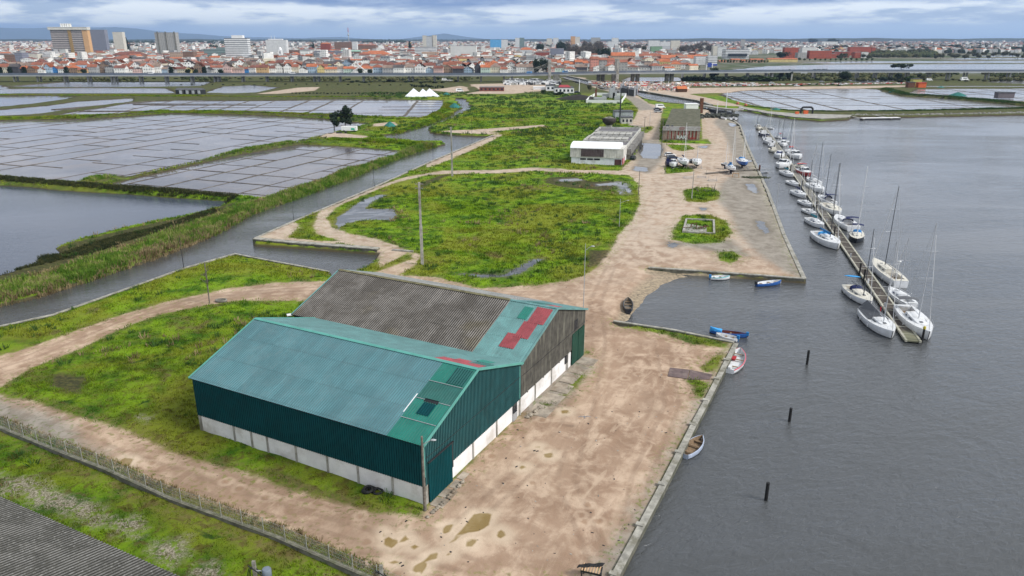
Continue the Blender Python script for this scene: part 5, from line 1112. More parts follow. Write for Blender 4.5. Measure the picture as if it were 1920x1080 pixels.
B_((1474,308),(1461,316),'white motorboat with rounded cabin just above the gangway landing','motor')
B_((1461,287),(1461,303),'white motorboat seen bow on with a deep blue windscreen','motor',windband=CNAVY,lenf=.6)
B_((1456,287),(1442,283),'low cream open motorboat with dark waterline on the left of the pontoon','motor',hm=HC,dm=DECKC)
B_((1451,277),(1441,274),'very small white boat behind the cream open motorboat','motor')
B_((1447,271),(1433,266),'white motorboat with steeply sloped cabin on the far left side of the pontoon','motor')
B_((1441,263),(1430,260),'small white sloop with a faint white mast, far left side of the pontoon',masttop=238,mastmat=WHITE)
B_((1437,256),(1424,252),'motorboat with dark navy hull and white cabin, far left side of the pontoon','motor',hm=HN)
B_((1423,238),(1421,246),'boxy beige motorboat seen end on near the far pontoon tip','motor',hm=HC,dm=DECKC,lenf=.42)
B_((1427,236),(1414,236),'white sloop with dark mast at the far left tip of the pontoon',masttop=212,mastmat=MDARK,lenf=.8)
B_((1450,242),(1438,241),'white sloop lying alone on the right at the far end of the pontoon',masttop=193,mastmat=WHITE)
B_((1465,260),(1453,258),'white sloop with red canopy and dark mast, second from the far end on the right',masttop=224,mastmat=MDARK,bimini=CRED)
B_((1476,267),(1458,269),'white sloop with navy sail cover, third from the far end on the right',masttop=219,mastmat=MDARK,cover=CNAVY)
B_((1470,266),(1467,281),'long white motorboat with bare foredeck pointing towards the viewer','motor',lenf=.5)
B_((1488,283),(1472,285),'white sloop with bright red cover amidships and dark raked mast',masttop=221,mastmat=MDARK,cover=CRED,dodger=CNAVY)
B_((1484,291),(1497,299),'white motorboat with faded brown canopy on the right of the pontoon','motor',bimini=CBROWN)
B_((1491,313),(1509,317),'open cream boat without mast opposite the gangway landing','motor',hm=HC,dm=DECKC)
B_((1500,323),(1515,332),'red and white motorboat with red bimini below the open cream boat','motor',hm=HR,bimini=CRED)
B_((1534,346),(1514,338),'white sloop with white sails stacked on deck below the red motorboat',masttop=268,mastmat=ALU,cover=CWHITE)
B_((1519,350),(1540,362),'white sloop with thin dark line round its cabin, mid right side of the pontoon',masttop=265,mastmat=MDARK,windband=CNAVY)
B_((1560,385),(1536,373),'white cabin cruiser with navy canopies and navy hull band',masttop=288,mastmat=MDARK,stripe=HN,bimini=CNAVY,cover=CNAVY,dodger=CNAVY)
B_((1547,388),(1572,406),'wide white sloop with tall dark mast, bow towards the navy tarpaulined yacht',masttop=306,mastmat=MDARK,dm=DECKC)
B_((1600,434),(1567,412),'white yacht with upright navy sail cover and navy bimini above the dark hulled yacht',masttop=None,bimini=CNAVY,dodger=CNAVY,windband=GLASS)
B_((1606,436),(1605,461),'dark hulled yacht with blue sprayhood seen bow on, white tall mast',hm=HK,dm=DECKC,masttop=312,mastmat=WHITE,dodger=CBLUE,bimini=CNAVY,lenf=.62)
# boats on the hard
YG='boats stored ashore in the boatyard'
B_((1262,308),(1262,320),'small white motorboat on a galvanised road trailer','motor',z=0,trail='trailer',group=YG,lenf=.55)
B_((1276,309),(1286,318),'white sloop on a cradle with tall white mast beside the parked dark car',z=0,trail='cradle',masttop=230,mastmat=WHITE,cover=CNAVY,group=YG)
B_((1305,308),(1307,321),'narrow white yacht seen bow on above a wire cage of supports',z=0,trail='cradle',masttop=278,mastmat=ALU,group=YG,lenf=.65)
B_((1354,316),(1364,318),'plain white yacht behind the blue covered one near the quay ramp',z=0,trail='cradle',masttop=267,mastmat=WHITE,group=YG)
B_((1364,322),(1376,329),'white sloop on a cradle with blue sail cover and deep dark keel',z=0,trail='cradle',masttop=238,mastmat=WHITE,cover=CBLUE,dodger=CBLUE,group=YG)
B_((1386,310),(1396,319),'blue hulled yacht with blue cover on a cradle nearest the quay edge',z=0,trail='cradle',hm=HB,masttop=252,mastmat=WHITE,dodger=CBLUE,group=YG)
B_((1249,312),(1270,316),'motorboat wrapped in a navy tarpaulin beside the dark pole','motor',z=0,trail='trailer',hm=HN,dm=CNAVY,group=YG,tent=CNAVY)
# small craft in the basin
GB='small boats in and around the quay basin'
def motor_(col):
    def f(root,L,B,FB,S): m=MB(); m.cbox(-L/2-.1,0,FB-.1,.4,.34,.55); m.tube((-L/2-.15,0,FB),(-L/2-.15,0,-.4),.06); m.obj('outboard_motor',[col],root)
    return f
B_((1284,858),(1315,828),'small pale blue and white wooden boat tied to the long quay wall','open',hm=M('pale_blue_paint',(.42,.48,.60),.6,.12,2,dirt=(.3,.33,.4)),dm=TEAK,group=GB,name='rowing_boat',cat='rowing boat',fb=.55,lenf=1.1)
def redseat(root,L,B,FB,S): m=MB(); m.box(L*.02,L*.16,-B*.02,B*.24,.3,.5); m.obj('red_cushion',[CRED],root); m=MB(); m.box(-L*.42,-L*.3,-.2,.2,.15,.6); m.obj('engine_box',[DECK],root)
B_((1366,697),(1386,664),'white boat with pink red gunwale and red cushion moored at the quay corner','open',hm=HW,stripe=M('pink_paint',(.62,.10,.14),.5),dm=DECK,group=GB,name='dinghy',cat='dinghy',fb=.6,extra=redseat,lenf=1.15)
def tarp(root,L,B,FB,S): m=MB(); loftbox(m,[(-L*.49,.1,.05,FB*.7,FB+.55),(-L*.3,B*.3,B*.2,FB*.7,FB+.35),(-L*.18,B*.38,B*.3,FB*.7,FB+.25)]); m.obj('bow_cover',[CLB],root); motor_(CBLUE)(root,-L,B,FB,S)
B_((1330,624),(1402,634),'long slender boat with bright blue bow cover and dark red inside at the basin mouth','double',hm=HB,dm=M('oxblood_paint',(.13,.03,.02),.7),group=GB,beam=1.5,fb=.5,extra=tarp,cat='rowing boat')
B_((1382,640),(1342,632),'white dinghy with blue outboard moored against the grassy basin wall','open',dm=DECK,group=GB,extra=motor_(CBLUE),name='dinghy',cat='dinghy',fb=.5,beam=1.5)
B_((1332,524),(1368,523),'white and turquoise dinghy with blue outboard at the dark basin wall','open',dm=CWHITE,stripe=M('turquoise_paint',(.10,.45,.48),.5),group=GB,extra=motor_(CBLUE),name='dinghy',cat='dinghy',beam=1.6,fb=.5)
B_((1418,537),(1464,532),'royal blue open boat with black outboard near the end of the dark basin wall','open',hm=HB,dm=DECK,group=GB,extra=motor_(DARK),cat='dinghy',name='dinghy',beam=1.7,fb=.55)
B_((1178,587),(1177,565),'old dark wooden boat drawn up on the sandy shore of the basin','open',hm=HK,dm=WOODP,group=GB,z=-.38,cat='rowing boat',name='rowing_boat',lenf=.95,fb=.6,beam=1.7)
for i,(a,b,l) in enumerate(((1361,1352,'left'),(1371,1364,'middle'),(1380,1375,'right'))):
    B_((a,224),(b,222),'small white covered dinghy, %s of three at the far quay corner'%l,'open',dm=CWHITE,group='white dinghies at the far quay corner',z=0.05,name='dinghy',cat='dinghy')
for x0,y0,x1,y1,hm_,l in ((1385,206,1396,208,HN,'dark blue motorboat moored where the far quay begins'),(1398,209,1408,209.5,HW,'white motorboat moored under the start of the far quay')):
    B_((x0,y0),(x1,y1),l,'motor',hm=hm_,group='boats at the far quay',lenf=.8)
# ================================================================ pontoon
a0=Vector(g(1711,646,-.9)); a1=Vector(g(1431,240,-.9)); d=(a1-a0); PL=d.length; rz=math.atan2(d.y,d.x); PW=2.35
root=thing('pontoon','long floating pontoon with dark timber deck and pale edge beams running through the marina','pontoon',(a0.x,a0.y,WZ),rz)
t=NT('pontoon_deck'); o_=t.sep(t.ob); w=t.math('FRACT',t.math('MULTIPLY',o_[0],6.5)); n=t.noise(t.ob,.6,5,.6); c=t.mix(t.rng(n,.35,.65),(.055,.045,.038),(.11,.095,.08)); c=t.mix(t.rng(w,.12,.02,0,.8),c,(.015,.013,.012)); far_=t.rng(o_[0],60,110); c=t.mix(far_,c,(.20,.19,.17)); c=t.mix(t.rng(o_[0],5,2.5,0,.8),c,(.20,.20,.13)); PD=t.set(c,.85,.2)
mb=MB(); mb.box(0,PL,-PW/2+.2,PW/2-.2,.25,.46); mb.obj('deck',[PD],root)
BEAM=M('pale_beam',(.43,.41,.34),.85,.25,1.5,.2,dirt=(.25,.25,.17))
for s in (1,-1): mb=MB(); mb.box(-.1,PL,s*(PW/2-.2)-.16,s*(PW/2-.2)+.16,.22,.54); mb.obj('edge_beam',[BEAM],root)
mb=MB(); k=0
x=2.5
while x<PL: mb.box(x,x+.22,-PW/2+.36,PW/2-.36,.47,.50); x+=(3.1 if int(x)%4 else 4.3)
mb.obj('cross_strips',[BEAM],root)
x=1.0; k=0; mf=MB(); mf.box(-.9,.9,-PW/2+.3,PW/2-.3,-.35,.25); fl=mf.mesh('float',[DARK]) 
while x<PL: o=link('float',fl,root); o.location=(x+.5,0,0); x+=4.2
mp_=MB(); mp_.tube((0,0,-2),(0,0,2.6),.16,n=10); pme=mp_.mesh('pile',[RUBBER])
for i,xx in enumerate((.4,29,33,62,90,120,150,180)):
    if xx<PL: o=link('guide_pile',pme,root); o.location=(xx,(-1 if i in(0,) else 1)*(PW/2+.12),0)
m=MB(); m.lathe([(.2,2.3),(.2,2.65),(.1,2.72)],.4,-(PW/2+.12),10); m.obj('yellow_cap',[M('yellow_paint',(.45,.36,.02),.6)],root)
for i,xx in enumerate((14,27,44,58,75,95)): m=MB(); m.box(xx,xx+.25,PW/2-.35,PW/2-.1,.5,1.35); m.obj('service_post',[WHITE if i%2 else STEEL],root)
# gangway
ga=gv(1424,320,0.1); gb=gv(1443,323,-.8); gc_=gv(1468,323,-.9); root=thing('gangway','metal gangway with railings from the boatyard quay to the pontoon','gangway',(0,0,0))
mb=MB(); mb.strip([ga[:2],gb[:2]],1.1,[-.05,-.95],[.1,-.8]); mb.obj('ramp',[STEEL],root); mb=MB(); mb.strip([gb[:2],gc_[:2]],1.6,WZ-.3,-.85); mb.obj('landing_float',[CONCD],root)
mb=MB(); 
for s in (-.5,.5): mb.path([(ga.x,ga.y+s,1.1),(gb.x,gb.y+s,.2)],.03); [mb.tube((ga.x+(gb.x-ga.x)*f,ga.y+s,.1-.9*f),(ga.x+(gb.x-ga.x)*f,ga.y+s,1.1-.9*f),.02,n=4) for f in (0,.25,.5,.75,1)]
mb.obj('railing',[STEEL],root); mb=MB(); mb.box(ga.x-.1,ga.x,ga.y-.7,ga.y+.7,.1,2.0); mb.obj('gate',[RUST],root)
# ramp of planks in the yard
mb=MB(); mb.strip(gp([(1322,327),(1345,325),(1383,321),(1424,319)]),1.0,.3,.42); 
for px,py in ((1325,327),(1350,325),(1372,322),(1395,320)): x,y=g(px,py); mb.box(x-.05,x+.05,y-.4,y+.4,0,.4); mb.tube((x,y+.45,.3),(x,y+.45,1.4),.03,n=4)
mb.obj('plank_walkway',[WOODP],None,'long raised plank walkway running behind the cradled boats to the quay','walkway')
for px,py,l in ((1316,333,'low empty steel cradle left of the H frame in the boatyard'),(1336,339,'empty H shaped boat cradle on the yard'),(1290,334,'empty wire framed boat trailer on the yard left of the bow on yacht')):
    x,y=g(px,py); mb=MB()
    for s in (-1,1): 
        mb.tube((s*1.3,-1,0.05),(s*1.3,1,0.05),.05,n=4); mb.tube((s*1.3,0,0),(s*1.3,0,1.5 if px==1336 else .8),.05,n=4); mb.tube((-1.3,s*.9,.08),(1.3,s*.9,.08),.05,n=4)
    mb.tube((-1.3,0,.5),(1.3,0,.5),.05,n=4); mb.obj('boat_cradle',[STEEL],None,l,'boat cradle','empty cradles in the boatyard',loc=(x,y,0),rz=.1)
x,y=g(1379,333); mb=MB(); mb.tube((-1.1,0,0),(-.9,0,1.5),.09,n=5); mb.tube((1.1,0,0),(.9,0,1.5),.09,n=5); mb.tube((-.95,0,1.35),(.95,0,1.35),.09,n=5); mb.tube((-1,.1,.2),(1,-.9,.2),.06,n=4); mb.obj('trestle',[M('tan_wood',(.42,.24,.10),.8)],None,'orange tan trestle standing by the dark keeled sloop','trestle',loc=(x,y,0))
x,y=g(1418,333.5); rnd=random.Random(2); mb=MB()
for k in range(120): mb.cbox(rnd.gauss(0,1.6),rnd.gauss(0,.6),0,rnd.uniform(.5,1.6),.3,rnd.uniform(.1,.4),0,rnd.uniform(0,3))
mb.obj('net_heap',[M('green_brown_net',(.06,.07,.035),.95,.4,3)],None,'flat heap of green brown nets by the quay edge','net heap',loc=(x,y,0))
# wrecked wood on the weedy island, rusty frame on the concrete foundation
x,y=g(1325,359); tw_=thing('timber_wreck','tangle of rotten timbers on the weedy island below the boatyard','timber pile',(x,y,0)); rnd=random.Random(4)
for k in range(26): a=rnd.uniform(-.6,.6); p=Vector((rnd.uniform(-2.8,3),rnd.uniform(-1,1),0)); mb=MB(); mb.tube(p,p+Vector((math.sin(a)*1.6,rnd.uniform(-.6,.6),rnd.uniform(.4,2.2))),.06,n=4); mb.obj('timber',[WOODP],tw_)
root=thing('foundation','bare rectangular concrete foundation on the larger grass island','foundation'); F4=gp([(1281,436),(1287,412),(1338,414),(1339,439)]); mb=MB(); mb.strip(F4,.45,-.2,.35,closed=True); mb.obj('kerb_wall',[CONC],root); mb=MB(); mb.prism(gp([(1282,435),(1288,420),(1325,426),(1325,437)]),-.1,.10); mb.obj('slab',[CONC],root)
x,y=g(1304,430); mb=MB(); mb.path([(-3.2,0,.5),(-1,0,.5),(-1,0,1.4),(.2,0,1.4),(.2,0,.2),(1.2,0,.6),(3,0,.8)],.07); mb.path([(-1,1.2,.2),(-1,0,1.4)],.06); mb.path([(.2,1.2,.2),(.2,0,1.4)],.06)
for k in range(8): mb.tube((rnd.uniform(.5,3),rnd.uniform(-.6,.6),.2),(rnd.uniform(.5,3),rnd.uniform(-.6,.6),.9),.05,n=4)
mb.obj('rusty_frame',[RUST],None,'bent rusty steel frame lying on the concrete foundation','steel frame',loc=(x,y,0))
# ================================================================ cars
def car(px,py,rz,col,label,van=False,group='cars parked around the boatyard',z=0.0,sc=1.0):
    x,y=g(px,py,z); root=thing('parked_car' if not van else 'van',label,'car' if not van else 'van',(x,y,z),rz,group); root.scale=(sc,)*3
    L,Wd=(4.3,1.75) if not van else (5.6,2.0); H0=.95 if not van else 1.1; m=MB()
    pr=[(-L/2,.35),(-L/2,.85),(-L*.46,.92),(L*.30,H0-.03),(L*.47,.72),(L/2,.6),(L/2,.35)]
    V=[(a,-Wd/2,b) for a,b in pr]+[(a,Wd/2,b) for a,b in pr]; n=len(pr)
    m.add(V,[(i,(i+1)%n,n+(i+1)%n,n+i)[::-1] for i in range(n)]+[tuple(range(n)),tuple(range(2*n-1,n-1,-1))]); 
    cb=[(-L*.44,.9),(-L*.36,1.42),(L*.05,1.46),(L*.27,.93)] if not van else [(-L*.48,.9),(-L*.47,2.2),(L*.22,2.25),(L*.36,1.0)]
    body=m.obj('body',[col],root); 
    m=MB(); V=[(a,-Wd/2*(.96 if b<1.1 else .78),b) for a,b in cb]+[(a,Wd/2*(.96 if b<1.1 else .78),b) for a,b in cb]; m.add(V,[(0,1,5,4)[::-1],(1,2,6,5)[::-1],(2,3,7,6)[::-1],(0,1,2,3),(7,6,5,4)]); m.obj('windows' if not van else 'cab',[GLASS if not van else col],root)
    m=MB(); a,b=cb[1],cb[2]; m.box(a[0]-.02,b[0]+.03,-Wd/2*.79,Wd/2*.79,b[1]-.02,b[1]+.05); m.obj('roof',[col],root)
    if van: m=MB(); m.box(L*.24,L*.35,-Wd*.44,Wd*.44,1.15,1.9); m.box(-L*.3,L*.2,-Wd*.45,Wd*.45,1.4,1.95); m.obj('windows',[GLASS],root)
    for sx_ in (-1,1):
        for sy in (-1,1): q=MB(); q.tube((sx_*L*.31,sy*(Wd/2-.2),.32),(sx_*L*.31,sy*(Wd/2+.01),.32),.32,n=14); q.obj('wheel',[RUBBER],root)
    return root
CB=paint('dark_blue_paint',(.02,.035,.075),.25); CG=paint('dark_green_paint',(.012,.025,.022),.25); CK=paint('black_paint',(.012,.013,.016),.25); CS_=paint('silver_paint',(.35,.36,.38),.3)
car(1256,293,R(8),WHITE,'white car half hidden behind the dark blue one in the boatyard')
car(1261,298,R(4),CB,'dark blue estate car parked by the tall dark pole')
car(1303,306,R(2),CK,'black car parked behind the bow on yacht')
car(1187,299,R(72),CG,'dark green car parked against the side of the white hall')
# ================================================================ mid buildings
def gbox(mb,P,z0,z1,mi=0): mb.prism(P,z0,z1,mi)
# white hall with barrel roof
wa=Vector(g(1071,307)); wb_=Vector(g(1167,310)); wd=(wb_-wa).normalized(); wn=(Vector(g(1200,264))-wb_).normalized(); WL=(wb_-wa).length
root=thing('white_hall','white hall with bright barrel roof and stained ribbed front beside the dirt road','building'); 
def hp(u,v,z): p=wa+wd*u+wn*v; return (p.x,p.y,z)
def hbox(mb,u0,u1,v0,v1,z0,z1,mi=0): mb.add([hp(u0,v0,z0),hp(u1,v0,z0),hp(u1,v1,z0),hp(u0,v1,z0),hp(u0,v0,z1),hp(u1,v0,z1),hp(u1,v1,z1),hp(u0,v1,z1)],[(0,3,2,1),(4,5,6,7),(0,1,5,4),(1,2,6,5),(2,3,7,6),(3,0,4,7)],mi)
z1=ht(wa.y,294); z2=ht(wa.y,277); DEP=10.5
WS=M('stained_white',(.56,.545,.50),.85,.15,.8,world=True,dirt=(.20,.18,.14),streak=1.2); WH2=M('bright_white_wall',(.70,.72,.74),.8,.08,1,world=True,dirt=(.5,.5,.5))
mb=MB(); hbox(mb,0,WL,0,DEP,-.2,z1); mb.obj('lower_wall',[WH2],root); mb=MB(); hbox(mb,-.4,WL+.2,-.3,DEP,z1,z2); mb.obj('upper_wall',[WS],root)
mb=MB(); k=10; V=[]
for i in range(k+1):
    a=math.pi*(i/k); vv=DEP/2-.3-(DEP/2+.3)*math.cos(a); zz=z2+1.6*math.sin(a)
    V+=[hp(-.4,vv,zz),hp(WL-1.2,vv,zz)]
mb.add(V,[(2*i,2*i+1,2*i+3,2*i+2) for i in range(k)],0,True); mb.add([V[2*i] for i in range(k+1)],[tuple(range(k,-1,-1))]); mb.add([V[2*i+1] for i in range(k+1)],[tuple(range(k+1))]); mb.obj('barrel_roof',[M('bright_white_roof',(.80,.81,.82),.6,.04,.4,world=True)],root)
for i in range(3): u=WL*(.175+i*.135); mb=MB(); hbox(mb,u,u+WL*.115,-.06,.02,z1*.62,z1*.86); mb.obj('window',[GLASS],root)
mb=MB()
for i in range(22): u=WL*.19+i*WL*.445/22; hbox(mb,u,u+.28,-.42,-.28,z1+.3,z2-.3)
mb.obj('dark_louvres',[M('dark_louvre',(.07,.045,.05),.8)],root)
mb=MB(); hbox(mb,WL*.845,WL*.975,-.08,.02,0,z1*.82); mb.obj('garage_door',[M('maroon_door',(.085,.035,.035),.7)],root)
mb=MB(); hbox(mb,WL-.12,WL+.12,-.25,.3,0,z1); hbox(mb,WL-.05,WL+.08,2,3.2,0,z1); hbox(mb,WL-.05,WL+.08,5,6.2,0,z1+.2); mb.obj('red_trim',[CRED],root)
# receding grey halls behind
root=thing('grey_halls','row of low grey roofed halls with pale parapets behind the white hall','building')
pe=Vector(g(1200,264)); DD=(pe-wb_).length; n_=4; zt=z2-.2
SLAT=M('slate_grey_sheet',(.15,.14,.15),.85,.2,.8,world=True); PAR=M('pale_parapet',(.45,.44,.40),.85,.25,.8,world=True,dirt=(.22,.21,.18))
mb=MB(); hbox(mb,.5,WL,DEP,DD+2,-.2,zt-1); mb.obj('wall',[WS],root)
seg=(DD+2-DEP)/n_; mb=MB(); pm2=MB(); sk=MB()
for i in range(n_):
    v0=DEP+i*seg
    if i in (1,2):
        for k in range(6): sk=MB(); hbox(sk,1.5+k*(WL-3)/6,1.5+(k+.82)*(WL-3)/6,v0+seg*.35,v0+seg*.8,zt-.9,zt-.2+.2*(i==2)); sk.obj('rooflight',[PAR],root)
    hbox(mb,.6,WL-.4,v0+.4,v0+seg-.4,zt-1,zt-.7-.0*i); hbox(pm2,.2,WL-.2,v0-.3,v0+.4,zt-1.2,zt-.1); hbox(pm2,0,.6,v0,v0+seg,zt-1.2,zt-.4+.3*(i%2))
hbox(pm2,WL-.5,WL,DEP,DD+2,zt-1.2,zt-.2); hbox(pm2,0,WL,DD+1.6,DD+2.2,zt-1.2,zt)
mb.obj('roof',[SLAT],root); pm2.obj('parapet',[PAR],root)
mb=MB(); hbox(mb,WL,WL+1.6,DEP+1,DD,z1-.6,z1+1.6); 
for k in range(6): v=DEP+2+k*(DD-DEP-3)/6; hbox(mb,WL,WL+1.7,v,v+.35,-.1,z1)
mb.obj('side_canopy',[M('grimy_canopy',(.20,.19,.175),.9,.4,1,world=True,dirt=(.08,.075,.065))],root)
# graffiti shed
sa=Vector(g(1242.5,263)); sb=Vector(g(1311.5,264)); sd2=(sb-sa).normalized(); sn=(Vector(g(1312,223))-sb).normalized(); SL=(sb-sa).length
wa_,wd_,wn_=wa,wd,wn; wa,wd,wn=sa,sd2,sn
zs=ht(sa.y,237); ztop=zs; zf=ht(sa.y,244.5)
SD=(Vector(g(1312,223))-sb).length
root=thing('graffiti_shed','long flat roofed shed with red and white striped front, graffiti and mossy roof','shed')
mb=MB(); hbox(mb,0,SL,0,SD,-.2,zf); mb.obj('wall',[M('shed_wall',(.27,.20,.155),.9,.25,1,world=True,dirt=(.14,.13,.09))],root)
mb=MB(); hbox(mb,-.3,SL+.1,-.35,.4,zf,zs); fa=mb.obj('fascia',[M('grey_fascia',(.38,.37,.36),.85,.12,1,world=True,dirt=(.26,.22,.21))],root)
mb=MB(); c0_=hp(SL*.50,-.37,(zf+zs)/2+.1); V=[];
for i in range(18): a=2*math.pi*i/18; p=hp(SL*.50+1.3*math.cos(a),-.37,(zf+zs)/2+.1+.72*math.sin(a)); V.append(p)
mb.add(V,[tuple(range(18))]); mb.obj('faded_oval_sign',[M('faded_red_sign',(.27,.17,.16),.8)],fa)
t=NT('mossy_roof'); v=t.pos; n=t.noise(v,.5,5,.65); c=t.mix(t.rng(n,.35,.65),(.085,.085,.055),(.15,.145,.105)); ln=t.math('FRACT',t.math('MULTIPLY',t.sep(v)[1],.16)); c=t.mix(t.rng(ln,.12,.02,0,.7),c,(.04,.04,.03)); MR=t.set(c,.95,.1)
mb=MB(); hbox(mb,.2,SL-.1,.4,SD,zf,zs-.5); mb.obj('roof',[MR],root)
mb=MB(); hbox(mb,.8,2.2,3,5.5,zs-.5,zs+.1); hbox(mb,3.2,4.0,3,5.5,zs-.5,zs+.1); mb.obj('roof_vents',[DARK],root)
mb=MB()
for i in range(9): u=SL*(.12+i*.095); hbox(mb,u,u+.5,-.10,.01,.6,zf)
mb.obj('red_stripes',[M('faded_red_paint',(.20,.032,.022),.85,.3,1,world=True)],root)
mb=MB()
for i in range(17): u=SL*(.15+i*.049); hbox(mb,u,u+.22,-.07,.012,.8,zf)
mb.obj('pale_stripes',[M('faded_white_paint',(.40,.36,.31),.85,.2,1,world=True)],root)
for txt,u,sz,mat,zz in (('RAK',SL*.375,2.1,M('white_spray',(.62,.66,.66),.8),.75),('mn',SL*.74,1.7,M('red_spray',(.38,.04,.04),.8),.6)):
    cu=bpy.data.curves.new('graffiti','FONT'); cu.body=txt; cu.size=sz; cu.extrude=.02; cu.space_character=1.05; cu.offset=.04; to=bpy.data.objects.new('tmp',cu); COL.objects.link(to)
    dg=bpy.context.evaluated_depsgraph_get(); me=bpy.data.meshes.new_from_object(to.evaluated_get(dg)); bpy.data.objects.remove(to); me.materials.clear(); me.materials.append(mat)
    o=link('graffiti',me,root); p=hp(u,-.16,zz); o.location=p; o.rotation_euler=(math.pi/2,0,math.atan2(sd2.y,sd2.x))
wa,wd,wn=wa_,wd_,wn_
# rusty column and white block behind the shed
x,y=g(1314,212); m=MB(); m.cbox(0,0,0,1.8,1.8,ht(y,184)); m.obj('rusty_column',[RUST],None,'tall rust brown brick chimney column at the back of the graffiti shed','chimney',loc=(x,y,0))
def block(name,x0,x1,yb,yt,depth,wallm,roofm,label,cat='building',roof='flat',win=None,rh=0,group=None,yb2=None,z0=0,parts=True):
    a=Vector(g(x0,yb)); b=Vector(g(x1,yb2 or yb)); d=(b-a); L=d.length; rz=math.atan2(d.y,d.x); h=ht((a.y+b.y)/2,yt)-rh; root=thing(name,label,cat,(a.x,a.y,0),rz,group)
    m=MB(); m.box(0,L,0,depth,-.5,h); m.obj('wall',[wallm],root); m=MB()
    if roof=='flat': m.box(-.2,L+.2,-.2,depth+.2,h,h+.35)
    elif roof=='gable': m.add([(-.4,-.5,h),(L+.4,-.5,h),(L+.4,depth/2,h+rh),(-.4,depth/2,h+rh),(L+.4,depth+.5,h),(-.4,depth+.5,h)],[(0,1,2,3),(3,2,4,5),(0,3,5),(1,4,2),(0,5,4,1)])
    elif roof=='side': m.add([(-.5,-.4,h),(L+.5,-.4,h),(L/2,-.4,h+rh),(-.5,depth+.4,h),(L+.5,depth+.4,h),(L/2,depth+.4,h+rh)],[(0,1,2),(3,5,4),(0,2,5,3),(1,4,5,2),(0,3,4,1)])
    elif roof=='hip': m.add([(-.5,-.5,h),(L+.5,-.5,h),(L+.5,depth+.5,h),(-.5,depth+.5,h),(min(L,depth)*.45,depth/2,h+rh),(L-min(L,depth)*.45,depth/2,h+rh)],[(0,1,5,4),(1,2,5),(2,3,4,5),(3,0,4),(3,2,1,0)])
    m.obj('roof',[roofm],root)
    if win:
        nx,nz=win; 
        for i in range(nx):
            for k in range(nz):
                q=MB(); w=L/nx; hh=h/nz; q.box(i*w+w*.25,i*w+w*.75,-.06,.02,k*hh+hh*.3,k*hh+hh*.75); q.obj('window',[GLASS],root)
    return root,L,h
ROOFD=M('dark_grey_roof',(.075,.08,.085),.8,.2,.5,world=True); ROOFR=M('red_roof',(.33,.035,.04),.7,.15,.5,world=True)
block('white_store',1286,1309,206,196,6,WHITE,WHITE,'plain white store behind the graffiti shed')
block('small_hut',1165,1186,232,221,6,WS,ROOFD,'small pale hut with dark roof at the foot of the tall dark pole',win=(3,1),cat='hut')
block('grey_workshop',1153,1187,221,210,9,M('pale_grey_wall',(.38,.40,.43),.85,.15,1,world=True,dirt=(.2,.2,.2)),ROOFD,'grey workshop with dark sloping roof behind the small hut')
r_,L_,h_=block('white_pavilion',1040,1076,175,165,16,WHITE,ROOFD,'white pavilion with dark roof and red centre by the canal',cat='pavilion',win=(5,1)); m=MB(); m.add([(L_*.2,3,h_+.36),(L_*.85,3,h_+.36),(L_*.75,11,h_+1.8),(L_*.3,11,h_+1.8)],[(0,1,2,3)]); m.box(L_*.25,L_*.8,8,12,h_+.36,h_+1.2); m.obj('red_roof_panel',[ROOFR],r_)
block('white_annex',1024,1040,170,161,14,WHITE,ROOFD,'low white annex with dark roof left of the pavilion',win=(2,1))
block('brick_block',899,945,171,164,12,M('red_brown_wall',(.20,.065,.05),.85,.2,.6,world=True),M('dull_roof',(.23,.20,.19),.9,.2,.3,world=True),'low red brown block with grey roof at the end of the meadow',win=(6,1))
block('shed_row',1000,1022,168,164,8,WHITE,WHITE,'low white cabin left of the white annex',cat='cabin')
r_,L_,h_=block('orange_hut',1271,1288,173,162,9,M('timber_brown',(.085,.045,.028),.9,.3,.5,world=True),M('orange_tiles',(.52,.16,.06),.8,.12,.5,world=True),'timber hut with bright orange roof beside the construction ground','hut','gable',rh=2.0)
# walled compound
root=thing('walled_compound','white walled compound with machinery at the top of the meadow','compound'); P=gp([(1099,193),(1105,186),(1117,179),(1174,180),(1165,194)]); m=MB(); m.strip(P,.3,0,2.1,closed=True); m.obj('perimeter_wall',[WHITE],root)
for px,py,w,h in ((1125,188,9,2.2),(1147,184,4,7.5),(1117,183,1.2,6),(1137,183,6,2.8),(1152,184,3,4),(1157,187,4,2.4)): x,y=g(px,py); m=MB(); m.cbox(x,y,0,w,3,h); m.cbox(x+.3*w,y,h,w*.3,2,h*.25); m.obj('machine',[STEEL if h!=6 else RUST],root)
x,y=g(1085,186); m=MB(); rnd=random.Random(8); V=[(0,0,3.4)]; 
for ring,(rr,zz) in enumerate(((4,2.6),(9,1.6),(14,0))):
    for i in range(14): a=i*2*math.pi/14; V.append((math.cos(a)*rr*1.2*rnd.uniform(.9,1.1),math.sin(a)*rr*.8,zz*rnd.uniform(.85,1.1)))
m.add(V,[(0,1+i,1+(i+1)%14) for i in range(14)]+[(1+r*14+i,15+r*14+i,15+r*14+(i+1)%14,1+r*14+(i+1)%14) for r in range(2) for i in range(14)],0,True); m.obj('spoil_heap',[M('black_earth',(.025,.022,.018),.95,.3,.5,.3)],None,'heap of black earth below the white pavilion','heap',loc=(x,y,0))
